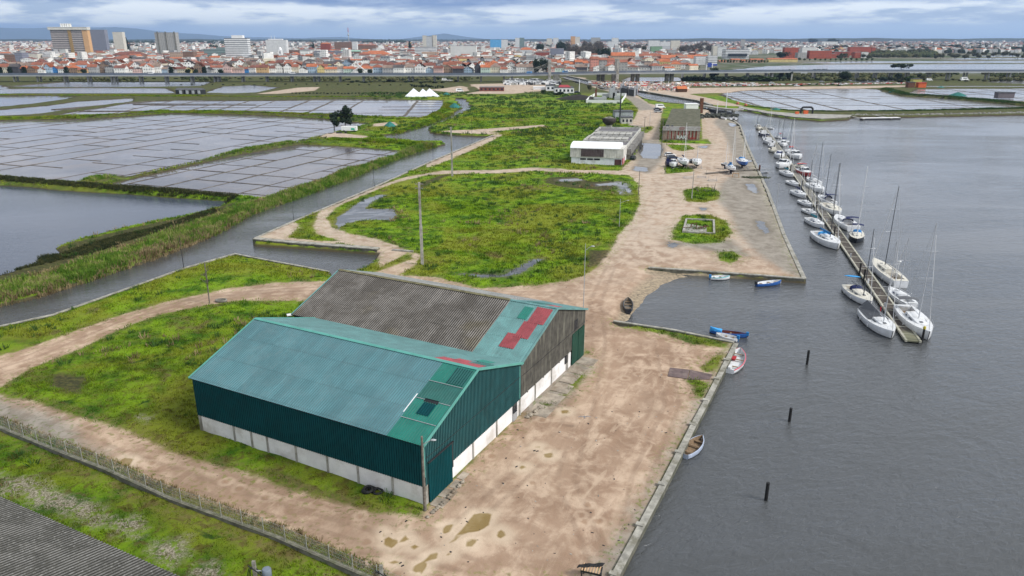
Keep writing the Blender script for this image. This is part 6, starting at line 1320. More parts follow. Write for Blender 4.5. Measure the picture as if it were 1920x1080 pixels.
# water tank
x,y=g(1141.5,245); zt_=ht(y,220); zb_=ht(y,233.5); root=thing('water_tank','dark rusty round water tank on a concrete stem beyond the grey halls','water tank',(x,y,0)); r=3.3; m=MB(); m.lathe([(r*.55,zb_),(r*.98,zb_+1.4),(r,zt_-.8),(r*.98,zt_-.5),(r*.2,zt_+.3),(.02,zt_+.3)],0,0,20); m.obj('tank',[M('tank_steel',(.045,.035,.032),.85,.4,.8,dirt=(.11,.10,.09),streak=.8)],root)
m=MB(); m.lathe([(r*.98,zt_-.52),(r*.2,zt_+.34),(.02,zt_+.34)],0,0,20); m.obj('lid',[CONCD],root); m=MB(); m.lathe([(r*.5,0),(r*.42,2),(r*.5,zb_)],0,0,12); m.obj('stem',[CONC],root)
# lock
root=thing('lock_gate','dark steel lock gate structure across the canal','lock',(0,0,0)); m=MB()
P=gp([(1164,175),(1190,181),(1194,178),(1168,170)])
for k,(f0,f1) in enumerate(((0,.42),(.55,1))):
    a=Vector(P[0]).lerp(Vector(P[1]),f0); b=Vector(P[0]).lerp(Vector(P[1]),f1); c_=Vector(P[3]).lerp(Vector(P[2]),f1); d=Vector(P[3]).lerp(Vector(P[2]),f0); m.prism([tuple(a),tuple(b),tuple(c_),tuple(d)],-2,4.5)
m.obj('gate_block',[DARK],root)
for q in P: m=MB(); m.cbox(q[0],q[1],-2,1.2,1.2,9.5); m.obj('gate_tower',[STEEL],root)
# portal frame, floating docks, dark docks, footbridge
a=Vector(g(1501,214)); b=Vector(g(1523,214)); h=ht(a.y,201); m=MB(); m.path([(a.x,a.y,.3),(a.x,a.y,h-1),(a.x+1,a.y,h),(b.x-1,b.y,h),(b.x,b.y,h-1),(b.x,b.y,.3)],.55,8); m.obj('portal_frame',[DARK],None,'black arched portal frame standing on the far concrete quay','frame')
m=MB(); x,y=g(1510,215); m.cbox(x,y,.5,2.5,1.5,1.8); m.cbox(x-5,y,.5,2,1.2,1.2); m.obj('red_crate',[ORNG],None,'small red orange box inside the black portal frame','box')
m=MB(); m.strip(gp([(1615,224),(1685,223)],WZ),3.5,WZ-.2,WZ+.7,1); m.strip(gp([(1615,224),(1685,223)],WZ),3.2,WZ+.7,WZ+.9,0); m.obj('floating_dock',[WHITE,DARK],None,'white topped floating dock off the rock bank','floating dock')
m=MB(); m.strip(gp([(1597,218),(1620,223)],0),1.2,-.2,.1); m.strip(gp([(1640,216),(1672,222)],0),1.,-.2,.1); m.obj('access_ramp',[CONC],None,'thin ramps linking the rock bank to the floating dock','ramp')
for P,l in (([(1316,206),(1345,209),(1362,213)],'dark timber dock curving out below the footbridge'),([(1345,211),(1366,214)],'short black floating dock beside the timber dock')):
    m=MB(); m.strip(gp(P,WZ),5,WZ-.3,WZ+.9); m.obj('timber_dock',[DARK],None,l,'dock')
root=thing('footbridge','low grey footbridge across the harbour mouth','footbridge'); m=MB(); m.strip(gp([(1318,198),(1345,203),(1375,206),(1390,205)],1.5),4,1.2,2.0); m.obj('deck',[CONC],root)
for px,py in ((1330,202),(1345,205),(1360,206),(1375,207)): x,y=g(px,py); m=MB(); m.cbox(x,y,-3,1.2,3,4.2); m.obj('pier',[CONCD],root)
x,y=g(1336,219); m=MB(); rnd=random.Random(6)
for k in range(90): m.cbox(rnd.gauss(0,6),rnd.gauss(0,4),0,rnd.uniform(1,4),rnd.uniform(.5,1.5),rnd.uniform(.3,1.8),0,rnd.uniform(0,3))
m.obj('dark_debris',[M('debris',(.07,.075,.06),.95,.4,.5)],None,'mound of dark debris at the corner of the far yard','heap',loc=(x,y,0))
for px,py,tx in ((1383,196,'orange red buoy rack nearest the white mast'),(1398,199,'red tarpaulin bundle on the far quay head')):
    x,y=g(px,py); m=MB(); m.lathe([(.1,0),(1.2,.3),(1.0,1.1),(.2,1.7)],0,0,7); m.obj('red_bundle',[M('faded_orange',(.42,.13,.07),.85,.3,.6) if 'faded_orange' not in bpy.data.materials else bpy.data.materials['faded_orange']],None,tx,'bundle',loc=(x,y,0))
# salt mounds, tents, huts, sign
SALT=M('white_salt_cover',(.74,.77,.80),.7,.05,.3)
for i,(px,w,l) in enumerate(((776,15,'left and largest white salt mound beside the salt pans'),(792,12,'middle white salt mound half hidden between two others'),(806,15,'right white salt mound with a sharp peak'))):
    x,y=g(px,182); h=ht(y,165.5 if i!=1 else 167); m=MB(); W_=w*.42
    m.add([(-W_*1.1,-W_,0),(W_*1.1,-W_,0),(W_*1.1,W_,0),(-W_*1.1,W_,0),(0,0,h)],[(0,1,4),(1,2,4),(2,3,4),(3,0,4)]); m.obj('salt_mound',[SALT],None,l,'salt mound','covered salt mounds',loc=(x,y+i%2*5,0))
NETG=M('green_net',(.02,.14,.12),.85,.3,.6)
for px,py,w,tp,l in ((852,202,9,193,'dark green netted mound at the canal bend'),(731,237,7,228,'pale green netted mound on the marsh islet'),(837,178,7,173,'dark green tent beyond the salt mounds'),(1796,179.5,14,173,'large green covered mound on the right hand pans'),(1675,173,8,169,'small green mound at the start of the green bank'),(1764,164,7,161.5,'tiny green mound on the farther right hand pans'),(1455,206,6,202,'small green net mound at the left end of the harbour pans')):
    x,y=g(px,py); h=ht(y,tp); m=MB(); m.lathe([(w*.5,0),(w*.3,h*.5),(w*.05,h)],0,0,7); m.obj('net_mound',[NETG],None,l,'mound','green netted mounds',loc=(x,y,0))
for i,px in enumerate((341,353,364,375)):
    a=g(px,176); root=thing('salt_hut','dark hut with a white front, %s of four from the left by the far pans'%ordw(i+1),'hut',(a[0],a[1]+0,0),R(-30),'dark huts by the far pans'); m=MB(); m.box(-4,4,-2.5,2.5,0,3.2); m.obj('wall',[DARK],root); m=MB(); m.add([(-4.3,-2.9,3.2),(4.3,-2.9,3.2),(4.3,0,4.6),(-4.3,0,4.6),(4.3,2.9,3.2),(-4.3,2.9,3.2)],[(0,1,2,3),(3,2,4,5),(0,3,5),(1,4,2)]); m.obj('roof',[CGREY],root); m=MB(); m.box(.5,3.8,-2.58,-2.5,.3,3); m.obj('white_front',[WHITE],root)
x,y=g(655.5,246.5); h=ht(y,236.5); root=thing('site_trailer','white box trailer with a green square beside the two dark trees','trailer',(x,y,0)); m=MB(); m.box(-3.6,3.6,-1.2,1.2,.5,h); m.obj('body',[WHITE],root); m=MB(); m.box(1.0,2.7,-1.26,-1.2,.9,h-.8); m.obj('green_panel',[M('green_panel',(.02,.42,.25),.6)],root)
for s in (-2.4,2.4): m=MB(); m.tube((s,-1.2,.4),(s,1.2,.4),.4,n=10); m.obj('wheel',[RUBBER],root)
x,y=g(636,250); m=MB(); m.cbox(0,0,0,2.5,1,.5); m.cbox(3,.5,0,1,1,.9); m.cbox(-4,-.5,0,2,.5,.3); m.obj('dark_junk',[DARK],None,'dark junk on the pale spoil below the two trees','junk',loc=(x,y,0))
for px,py,w,h,c,l in ((1882,184,12,4,M('grey_hut',(.15,.13,.14),.9),'grey brown windowless hut on the right hand pans'),(1726,164,7,4,ORNG,'low orange red shed beside the yellow cabin'),(1716,163,8,7,M('yellow_cabin',(.42,.42,.12),.8),'yellow green cabin at the head of the green bank'),(1706,164,6,4.5,RUST,'rust brown shed left of the yellow cabin')):
    x,y=g(px,py); root=thing('field_shed',l,'shed',(x,y,0)); m=MB(); m.cbox(0,0,0,w,5,h); m.obj('wall',[c],root); m=MB(); m.cbox(0,0,h,w+.6,5.6,.4); m.obj('roof',[ROOFD if c is not ORNG else CRED],root)
# ================================================================ trees
def leafm(name,c1,c2,bare=False):
    t=NT(name); n=t.noise(t.ob,.9,4,.65); n2_=t.noise(t.ob,4,3,.6); c=t.mix(t.rng(n,.35,.65),c1,c2); c=t.mix(t.rng(n2_,.35,.65,0,.5),c,mul(c1,.6)); return t.set(c,.85,.15)
LDK=leafm('dark_foliage',(.014,.026,.016),(.035,.055,.026)); LGR=leafm('green_foliage',(.030,.055,.016),(.075,.115,.030)); LOL=leafm('olive_foliage',(.055,.060,.028),(.11,.105,.05)); LBR=leafm('bare_crown',(.085,.07,.058),(.16,.14,.12)); LCY=leafm('cypress_foliage',(.010,.022,.014),(.022,.04,.022))
BARK=M('bark',(.07,.055,.042),.9,.35,3)
def crown_mesh(name,mat,shape,n,leaf,seed):
    rg=np.random.default_rng(seed); V=[]
    if shape=='round': lobes=[(rg.uniform(-.28,.28),rg.uniform(-.28,.28),rg.uniform(.45,.85),rg.uniform(.22,.36)) for _ in range(11)]
    elif shape=='cone': lobes=[(0+rg.uniform(-.04,.04),rg.uniform(-.04,.04),z,.34*(1-z)+.05) for z in np.linspace(.12,.97,10)]
    elif shape=='umbrella': lobes=[(rg.uniform(-.42,.42),rg.uniform(-.42,.42),rg.uniform(.74,.88),rg.uniform(.13,.22)) for _ in range(10)]
    elif shape=='column': lobes=[(rg.uniform(-.03,.03),rg.uniform(-.03,.03),z,.13+.05*math.sin(z*3.1)) for z in np.linspace(.15,.92,8)]
    elif shape=='tall': lobes=[(rg.uniform(-.16,.16),rg.uniform(-.16,.16),z,rg.uniform(.13,.2)) for z in np.linspace(.38,.88,10)]
    elif shape=='bush': lobes=[(rg.uniform(-.35,.35),rg.uniform(-.3,.3),rg.uniform(.2,.6),rg.uniform(.2,.36)) for _ in range(8)]
    L=np.array(lobes); pick=rg.integers(0,len(L),n); d=rg.normal(size=(n,3)); d/=np.linalg.norm(d,axis=1)[:,None]; r=rg.uniform(.55,1.05,n)
    c=L[pick,:3]+d*(L[pick,3]*r)[:,None]; c[:,2]=np.maximum(c[:,2],.04); nrm=d+rg.normal(0,.5,(n,3)); nrm/=np.linalg.norm(nrm,axis=1)[:,None]
    a=np.cross(nrm,np.array([0,0,1.])+rg.normal(0,.2,(n,3))); a/=np.linalg.norm(a,axis=1)[:,None]+1e-9; b=np.cross(nrm,a); s=leaf*rg.uniform(.6,1.4,n)[:,None]
    Q=np.stack([c-a*s-b*s*.5,c+a*s*.8-b*s*.7,c+a*s+b*s*.6,c-a*s*.7+b*s],1)
    return npmesh(name,Q.reshape(-1,3),np.arange(n*4).reshape(-1,4),[mat],False)
def trunk_mesh(lean=.0,r=.035,top=.7):
    m=MB(); m.tube((0,0,-.03),(lean*.5,0,top*.5),r,r*.75,6); m.tube((lean*.5,0,top*.5),(lean,0,top),r*.75,r*.4,6)
    for a in range(5): an=a*1.25; m.tube((lean*.5,0,top*(.45+.08*a)),(.2*math.cos(an),.2*math.sin(an),top*(.65+.07*a)),r*.45,r*.2,4)
    return m.mesh('trunk',[BARK])
TM={}
def treem(kind,var=0):
    k=(kind,var)
    if k not in TM:
        sh,mt,n,lf={'dark':('round',LDK,900,.050),'green':('round',LGR,900,.050),'olive':('round',LOL,900,.05),'bare':('round',LBR,800,.028),'pine':('umbrella',LDK,700,.045),'cypress':('column',LCY,420,.05),'conifer':('cone',LDK,800,.045),'tall':('tall',LDK,1100,.035),'bush':('bush',LGR,500,.07),'dbush':('bush',LDK,500,.07)}[kind]
        TM[k]=(crown_mesh('crown',mt,sh,n,lf,hash(kind)%97+var*13 if False else len(TM)*7+3),trunk_mesh(0,.03,.7 if sh!='bush' else .2))
    return TM[k]
NAMES={'dark':'broadleaf_tree','green':'broadleaf_tree','olive':'broadleaf_tree','bare':'leafless_tree','pine':'umbrella_pine','cypress':'cypress_tree','conifer':'conifer_tree','tall':'eucalyptus_tree','bush':'shrub','dbush':'shrub'}
def tree(px,py,tp,kind,label,wf=1.0,group=None,var=0,z=0.0,cat='tree'):
    x,y=g(px,py,z); h=max(1.2,ht(y,tp)-z); cm,tm=treem(kind,var); root=thing(NAMES[kind],label,cat if 'bush' not in kind else 'shrub',(x,y,z),random.uniform(0,6),group); root.scale=(h*wf,h*wf,h)
    link('trunk',tm,root); link('crown',cm,root); return root
tree(627,244,211,'tall','left of two dark trees beside the site trailer',1.1); tree(648,243,200,'tall','right and taller of two dark trees beside the site trailer',1.05,var=1)
tree(1688,140,119,'pine','large umbrella pine standing beyond the viaduct on the right',1.5)
for i,(px,py,tp,k,l,wf) in enumerate(((1463,150,132,'tall','slim dark tree behind the viaduct, left of a pair',1),(1479,151,131,'tall','slim dark tree behind the viaduct, right of a pair',1.1),(1524,148,131,'pine','twin crowned pine behind the viaduct',1.1),(1538,148,129,'pine','dark pine just right of the twin crowned pine',1.2),
  (1586,155,134,'dark','large round dark tree in front of the viaduct',1.25),(1572,155,146,'bush','low bright green bush at the foot of the large round tree',2.2),(1660,152,142,'dbush','broad dark bush under the viaduct left of the umbrella pine',2.6),(1682,152,137,'dark','dark tree under the viaduct below the umbrella pine',.9),
  (1703,153,139,'bush','green bush right of the umbrella pine',1.3),(1722,148,139,'dark','round tree at the viaduct foot above the white van',1.2),(1711,153,143,'dbush','small dark bush beside the field road',1.3),(1781,147,141,'dark','small dark bush left of the white van',1.3),(1687,156,148,'dbush','dark bush at the head of the green bank',1.6),
  (1340,151,127,'dark','dense dark tree in front of the viaduct, right of the road sign gantry',.9),(1312,151,142,'dbush','dark thicket under the viaduct, left part',5),(1350,152,141,'dbush','dark thicket under the viaduct, middle part',5),(1395,151,141,'dbush','dark thicket under the viaduct, right part',5.5),(1432,152,141,'bush','green thicket under the viaduct by the far pier',4),
  (1019,176,166,'bush','round green shrub beside the low white annex',1.1),(1106,171,160,'olive','small tree on the promenade above the black earth heap',.8),(1047,178,170,'dbush','dark green shrub mass left of the black earth heap',2.6),
  (238,98,69,'conifer','tall dark conifer right of the banded hotel',.9),(247,120,106,'dark','dense dark tree below the timber fronted brown house',1.3),(242,121,110,'green','green tree left of the one below the brown house',1.2),(769,96,78,'conifer','dark conifer standing over the middle of the old town',.9),(588,96,80,'conifer','dark conifer behind the green roofed arcade',.8),
  (1134,115,91,'dark','large round dark tree left of the long orange roofed barracks',1.1),(1118,112,93,'dark','dark tree left of the large round one in the old town grove',1.0),(1053,105,79,'dark','dark tree beside the glass fronted pavilion in the old town',.9),(1012,100,83,'dark','round tree above the red block in the old town',1.1),
  (1364,107,99,'dark','low round dark tree in front of the white terraced complex',1.5),(1208,99,87,'olive','olive tree at the left of the green panelled block',1.1),(1468,110,98,'dark','long dark tree mass left of the brick campus',2.2),(1522,83,73,'dark','broad dark tree on the plain beyond the brick campus',1.9),(1563,84,73,'dark','wide dark tree right of the broad one on the plain',2.2),
  (1009,140,112,'dark','dark tree behind the pink roofed house beside the pylon',.7),(1019,140,113,'dark','second dark tree beside the pylon, taller crown',.7),(965,128,112,'dark','left tree of a dark pair in front of the town',.8),(973,131,116,'dark','right tree of a dark pair in front of the town',.8),(996,128,115,'dark','small dark tree left of the tall grey pylon',.8))):
    tree(px,py,tp,k,l,wf,var=i%3)
for i,px in enumerate((2,20,47,126,158,322,354,367,384,415,675,693)):
    k='cypress' if px in (2,20,47,126,322,384) else 'dark'
    tree(px,141,125.5 if k=='cypress' else 130,k,'%s, %s from the left in the street row behind the viaduct'%('dark cypress' if k=='cypress' else 'round dark tree',ordw(i+1)),1.6 if k=='cypress' else 1.0,'street trees behind the viaduct',i%2)
rnd=random.Random(21)
# grove of bare trees in the town, right of centre
def grove(n,x0,x1,yb0,yb1,hh,kind,what,group,wf=1.0):
    for i in range(n):
        px=x0+(x1-x0)*(i+.5)/n; yb=rnd.uniform(yb0,yb1); tree(px,yb,yb-hh*rnd.uniform(.8,1.2),kind,what%ordw(i+1),wf*rnd.uniform(.8,1.2),group,i%3)
grove(20,1062,1128,100,113,22,'bare','leafless grey brown tree, %s from the left in the town grove','bare trees of the town grove',.7)
grove(9,1160,1200,92,98,12,'bare','leafless tree, %s from the left behind the long barracks roof','bare trees behind the barracks',.9)
grove(14,1275,1338,96,104,17,'bare','leafless tree, %s from the left between barracks and white complex','bare trees right of the barracks',.9)
grove(16,1350,1442,117.5,118.5,5.5,'green','small round tree, %s from the left in the waterfront row','waterfront row of small trees',.8)
grove(20,1445,1640,114,114.8,5,'green','small round tree, %s from the left in the quay row below the brick campus','quay row below the brick campus',.9)
grove(40,1570,1930,101,112,8,'olive','olive green tree, %s from the left in the wooded shore on the right','trees of the wooded right shore',1.5)
grove(26,1560,1930,92,98,7,'dark','dark tree, %s from the left on the far right plain','dark trees on the far right plain',2.0)
grove(24,330,800,158,161,2.3,'dbush','low dark hedge bush, %s from the left along the far pans','hedge bushes along the far pans',1.8)
grove(22,545,690,175.5,176.5,2.0,'dbush','clipped hedge bush, %s from the left beside the salt mounds','hedge beside the salt mounds',1.4)
grove(14,695,775,175.5,176.5,3.5,'dbush','dark hedge bush, %s from the left next to the salt mounds','dark hedge next to the salt mounds',1.2)
grove(14,770,832,166,163,6,'dbush','green windbreak tree, %s from the left behind the salt mounds','windbreak behind the salt mounds',.8)
grove(26,640,860,149,156,4,'dbush','roadside bush, %s from the left under the viaduct','bushes under the viaduct',2.2)
grove(18,240,600,147.5,149,2.6,'dbush','bank bush, %s from the left beneath the viaduct','bank bushes beneath the viaduct',3.0)
grove(10,1440,1580,158,162,3,'dbush','scrub bush, %s from the left beside the field road','scrub beside the field road',2.2)
grove(14,1770,1930,151,156,4,'olive','shore shrub, %s from the left around the white van','shrubs around the white van',1.8)
# ================================================================ viaduct
va=Vector(g(-420,153)); vb=Vector(g(960,153.6)); vc_=Vector(g(1160,153.5)); vd_=Vector(g(1480,150.5)); ve=Vector(g(2500,148))
root=thing('viaduct','long grey elevated highway crossing the whole view in front of the town','viaduct')
VP=[va,vb,vc_,vd_,ve]; ZB=[5.6,6.0,8.2,8.2,7.0]
def zat(px): return 0
m=MB(); P=[];Zb=[]
for i in range(4):
    for k in range(12): f=k/12; P.append(tuple(VP[i].lerp(VP[i+1],f))); Zb.append(ZB[i]+(ZB[i+1]-ZB[i])*f)
P.append(tuple(ve)); Zb.append(ZB[-1])
m.strip(P,13,[z-.2 for z in Zb],[z+1.1 for z in Zb]); m.obj('deck',[M('viaduct_concrete',(.36,.37,.37),.85,.12,.1,world=True)],root)
m=MB(); m.strip(P,12.2,[z+1.1 for z in Zb],[z+1.16 for z in Zb]); m.obj('carriageway',[M('asphalt',(.07,.072,.078),.9,.15,.1,world=True)],root)
BAR=M('barrier_blue_grey',(.13,.155,.20),.6,.1,.2,world=True)
for o_ in (-6.4,6.4): m=MB(); m.strip(P,.3,[z+1.1 for z in Zb],[z+2.5 for z in Zb],0,o_); m.obj('noise_barrier',[BAR],root)
PIER=M('pier_concrete',(.34,.335,.31),.85,.12,.3,world=True)
def pier(px,py,w=1.6,mat=None,z1=6.6,dy=0):
    x,y=g(px,py); m=MB(); m.cbox(x,y-2,-3,w,1.6,z1+3); m.cbox(x,y+3.5,-3,w,1.6,z1+3); m.obj('pier',[mat or PIER],root)
for px in (30,74,124,168,212,217,265,313,361,404,411,456,501,548,590,598,638,682,767,774,815,859,902,945,960): pier(px,153.2,1.5,None,5.6)
for px in (1279,1320,1361,1401,1436,1446,1482,1525,1606,1640,1669,1700,1741,1777,1809,1850,1890): pier(px,151 if px<1500 else 149.6,1.5,None,7.4)
for px,py in ((1040,155),(1046,155),(1122,153),(1130,153),(1150,154),(1186,153),(1195,153),(1250,152.5),(1259,152.5)): pier(px,py,3.2,CONCD,7.8)
for px,l in ((1030.5,0),(1157,1)):
    x,y=g(px,155); h=ht(y,112-l); m=MB(); m.cbox(x,y,-3,2.6,3.2,h+3); m.cbox(x,y+12,-3,2.6,3.2,h+3); m.cbox(x,y+6,6,2.2,9,2); m.obj('pylon',[CONC],root)
    c_=MB(); 
    for k in range(7):
        for s in (-1,1): c_.tube((x,y,h-k*1.2),(x+s*(10+k*8) ,y,9.5),.10,n=3,cap=False)
    c_.obj('stay_cables',[CONC],root)
rnd=random.Random(12)
for i,(px,tp) in enumerate(((1502,123),(1563,122),(1624,122),(1758,119),(1848,120),(1316,108))):
    a=g(px,150); y=a[1]+4; root2=thing('street_lamp','slim highway lamp post on the viaduct, %s from the left'%('second third fourth fifth sixth first'.split()[i]),'street lamp',(a[0],y,8.5),0,'lamp posts on the viaduct'); h=min(12,max(8,ht(y,tp)-8.5)); m=MB(); m.tube((0,0,-1.5),(0,0,h),.16,.1,5); m.obj('pole',[STEEL],root2); m=MB(); m.tube((0,0,h),(1.8,0,h+.3),.09,n=4); m.obj('arm',[STEEL],root2)
a=g(1324,150); b=g(1335,150); m=MB()
for q in (a,b): m.cbox(q[0],a[1]+3,8,.7,.7,8)
m.cbox((a[0]+b[0])/2,a[1]+3,14,abs(b[0]-a[0]),.6,.6); m.cbox((a[0]+b[0])/2,a[1]+2.6,13,4,.4,4.5,1); m.obj('sign_gantry',[WHITE,M('sign_blue',(.04,.08,.35),.5)],None,'white sign gantry with a blue panel over the viaduct','sign gantry')
# cars on the viaduct and roads
vc=[(266,'white'),(272,'grey'),(992,'light blue'),(1067,'light blue'),(1225,'white'),(1245,'white'),(1276,'white'),(1300,'white'),(500,'grey'),(540,'white'),(640,'dark')]
colm={'white':WHITE,'grey':CS_,'light blue':paint('sky_blue_paint',(.10,.30,.60)),'dark':CK}
for i,(px,c) in enumerate(vc):
    z_=7.2 if px<1000 else 9.4; x,y=g(px,141.5 if px<1000 else 139.8,z_)
    yy=va.lerp(vb,0).y; 
    # sit on the carriageway
    seg=(va,vb) if x<vb.x else ((vb,vc_) if x<vc_.x else (vc_,vd_)); f=(x-seg[0].x)/(seg[1].x-seg[0].x); yc=seg[0].y+(seg[1].y-seg[0].y)*f; i0=[va,vb,vc_].index(seg[0]); zc_=ZB[i0]+(ZB[i0+1]-ZB[i0])*f+1.16
    o=car(960,500,0 if i%2 else math.pi,colm[c],'%s vehicle on the viaduct, %s from the left'%(c,ordw(sorted(v[0] for v in vc).index(px)+1)),van=(c=='light blue' or i%3==0),group='vehicles on the viaduct',sc=1.25); o.location=(x,yc-2.5,zc_)
for px,py,c,v,l in ((1808,151.5,WHITE,True,'white coach like van parked on the field track at right'),(1742,151.5,WHITE,True,'white van with dark windows left of the coach like van'),(1692,141.8,WHITE,False,'white car by the umbrella pine'),(1541,154.5,CS_,False,'silver car on the field road left of the round tree'),(1578,159.5,WHITE,False,'white car on the lower field road'),(1618,156.5,CK,False,'black car on the field road beyond the round tree'),
    (1664,156,CS_,False,'silver car on the rising field road'),(1447,157,WHITE,False,'white car at the left start of the field road'),(1494,162,WHITE,False,'white car on the track above the harbour pans'),(834,151.5,WHITE,True,'white truck under the viaduct, left'),(844,152,WHITE,False,'white car beside the truck under the viaduct'),(862,172,WHITE,True,'white van at the head of the small canal'),
    (1238,203,WHITE,True,'white van parked where the promenade meets the yard'),(1233,207,CK,False,'black car behind the white promenade van'),(1234,211,CS_,False,'silver car in front of the white promenade van'),(1082,174.5,CK,False,'dark car beside the white pavilion')):
    car(px,py,R(5),c,l,v,'vehicles in the distance',sc=1.6 if px==1808 else 1.15)
# ================================================================ construction ground
m=MB(); rnd=random.Random(14); mats=[WHITE,M('red_barrier',(.45,.05,.04),.7),M('pink_soil',(.45,.28,.22),.9),DARK,CONC,M('sand_heap',(.50,.38,.28),.95),STEEL]
for k in range(1500):
    px=rnd.uniform(1105,1420); f=(px-1105)/315; py=rnd.uniform(153+3*f,170+2*f) if px<1290 else rnd.uniform(157,161.5)
    if px<1290 and py>158+ (px-1100)*.14: continue
    x,y=g(px,py); s=rnd.uniform(.5,2.0); m.cbox(x,y,-.2,s*rnd.uniform(1,3),s,rnd.uniform(.4,1.5),rnd.choice((0,0,0,1,2,2,3,4,4,5,5,6)),rnd.uniform(0,3))
m.obj('site_clutter',mats,kind='stuff')
m=MB()
for k in range(500): px=rnd.uniform(1420,1700); py=159.5-(px-1420)*.012+rnd.uniform(-.5,.5); x,y=g(px,py); m.cbox(x,y,0,rnd.uniform(.8,2.2),1,rnd.uniform(.4,.9),rnd.choice((0,1,4)),0)
m.obj('site_barriers',mats,kind='stuff')
m=MB()
for k in range(700):
    px=rnd.uniform(945,1050); py=rnd.uniform(151,159.5); x,y=g(px,py); s=rnd.uniform(.6,2.2); m.cbox(x,y,0,s*rnd.uniform(1,2.5),s,rnd.uniform(.8,2.4),rnd.choice((0,0,3,3,4,6,0)),0)
m.obj('site_clutter',mats,kind='stuff')
# concrete loop landmark
x,y=g(676,141); s_=1.0; root=thing('loop_bridge','white looped ribbon footbridge mast rising among the waterfront houses','footbridge',(x,y,0)); m=MB(); H_=ht(y,115)
P=[(-14,0,0),(-7,0,H_*.35),(0,0,H_*.62),(3.2,0,H_*.82),(1.6,0,H_*.98),(-1.6,0,H_*.98),(-3.2,0,H_*.82),(0,0,H_*.62),(7,0,H_*.3),(10,0,0)]; m.path(P,.7,6); m.obj('loop',[WHITE],root); m=MB(); m.path([(-3,0,8),(6,0,7),(14,0,7)],.6,5); m.obj('walkway',[CONC],root)
# ================================================================ TOWN
def winmat(name,c,dx=2.6,dz=3.1,wc=(.035,.04,.05),var=.1,stripe=False):
    t=NT(name); o_=t.sep(t.ob); u=t.math('FRACT',t.math('MULTIPLY',t.math('ADD',o_[0],o_[1]),1/dx)); w=t.math('FRACT',t.math('MULTIPLY',o_[2],1/dz))
    mk=t.math('MULTIPLY',t.math('GREATER_THAN',w,.42),t.math('LESS_THAN',w,.78))
    if not stripe: mk=t.math('MULTIPLY',mk,t.math('MULTIPLY',t.math('GREATER_THAN',u,.34),t.math('LESS_THAN',u,.66)))
    nrm=t.sep(t.geo.outputs['Normal']); mk=t.math('MULTIPLY',mk,t.math('LESS_THAN',t.math('ABSOLUTE',nrm[2]),.5))
    n=t.noise(t.ob,.25,4,.6); col=t.mix(t.rng(n,.35,.65),mul(c,1-var),mul(c,1+var)); t.put(t.b.inputs['Roughness'],t.mixf(mk,.85,.2)); return t.set(t.mix(mk,col,wc),None,.4)
WC={'white':(.78,.765,.73),'cream':(.62,.56,.44),'grey':(.36,.36,.36),'pale pink':(.60,.42,.38),'yellow':(.62,.50,.22),'pale blue':(.36,.46,.56),'brown':(.26,.18,.13),'ochre':(.50,.33,.17),'pale green':(.45,.55,.48),'dark':(.06,.06,.07),'blue':(.05,.22,.50),'off white':(.68,.66,.62)}
WM={k:winmat('wall_'+k.replace(' ','_'),v) for k,v in WC.items()}
RC={'orange':(.44,.150,.075),'terracotta':(.29,.115,.075),'brown red':(.20,.085,.065),'faded brown':(.25,.185,.15),'dark':(.10,.09,.09)}
def tile(name,c): t=NT(name); n=t.noise(t.ob,.35,5,.65); n2_=t.noise(t.ob,2.0,3); col=t.mix(t.rng(n,.34,.66),mul(c,.72),mul(c,1.2)); col=t.mix(t.rng(n2_,.5,.7,0,.4),col,mul(c,.5)); return t.set(col,.9,.2)
RMt={k:tile('roof_'+k.replace(' ','_'),v) for k,v in RC.items()}
HM={}
def hmesh(kind,wk,rk):
    k=(kind,wk,rk)
    if k in HM: return HM[k]
    m=MB(); r=MB()          # unit footprint scaled by the thing, 10 x 10, eaves at 7
    if kind=='gable':       # gable end to the street
        m.box(-5,5,-6,6,-1,7); m.add([(-5,-6,7),(5,-6,7),(0,-6,10.2)],[(0,1,2)]); m.add([(-5,6,7),(5,6,7),(0,6,10.2)],[(2,1,0)])
        r.add([(-5.4,-6.3,6.8),(0,-6.3,10.4),(0,6.3,10.4),(-5.4,6.3,6.8),(5.4,-6.3,6.8),(5.4,6.3,6.8)],[(0,1,2,3),(1,4,5,2),(3,2,1,0),(2,5,4,1)])
    elif kind=='side':
        m.box(-6,6,-5,5,-1,7); m.add([(-6,-5,7),(-6,5,7),(-6,0,9.4)],[(2,1,0)]); m.add([(6,-5,7),(6,5,7),(6,0,9.4)],[(0,1,2)])
        r.add([(-6.3,-5.5,6.8),(6.3,-5.5,6.8),(6.3,0,9.6),(-6.3,0,9.6),(6.3,5.5,6.8),(-6.3,5.5,6.8)],[(0,1,2,3),(3,2,4,5)])
        r.box(2,3,.4,1.3,8.6,10.6)
    elif kind=='hip':
        m.box(-6,6,-6,6,-1,7); r.add([(-6.5,-6.5,7),(6.5,-6.5,7),(6.5,6.5,7),(-6.5,6.5,7),(-1.5,0,9.8),(1.5,0,9.8)],[(0,1,5,4),(1,2,5),(2,3,4,5),(3,0,4),(3,2,1,0)])
    else:
        m.box(-5,5,-5,5,-1,8.5); r.box(-5.2,5.2,-5.2,5.2,8.5,9.0); r.box(-1.5,1.5,-1.5,1.5,9.0,10.5)
    HM[k]=(m.mesh('wall',[WM[wk]]),r.mesh('roof',[RMt[rk]])); return HM[k]
def ordn(i): return '%d%s'%(i,'th' if 10<=i%100<=20 else {1:'st',2:'nd',3:'rd'}.get(i%10,'th'))
KL={'gable':'gabled','side':'long','hip':'hipped','flat':'flat'}
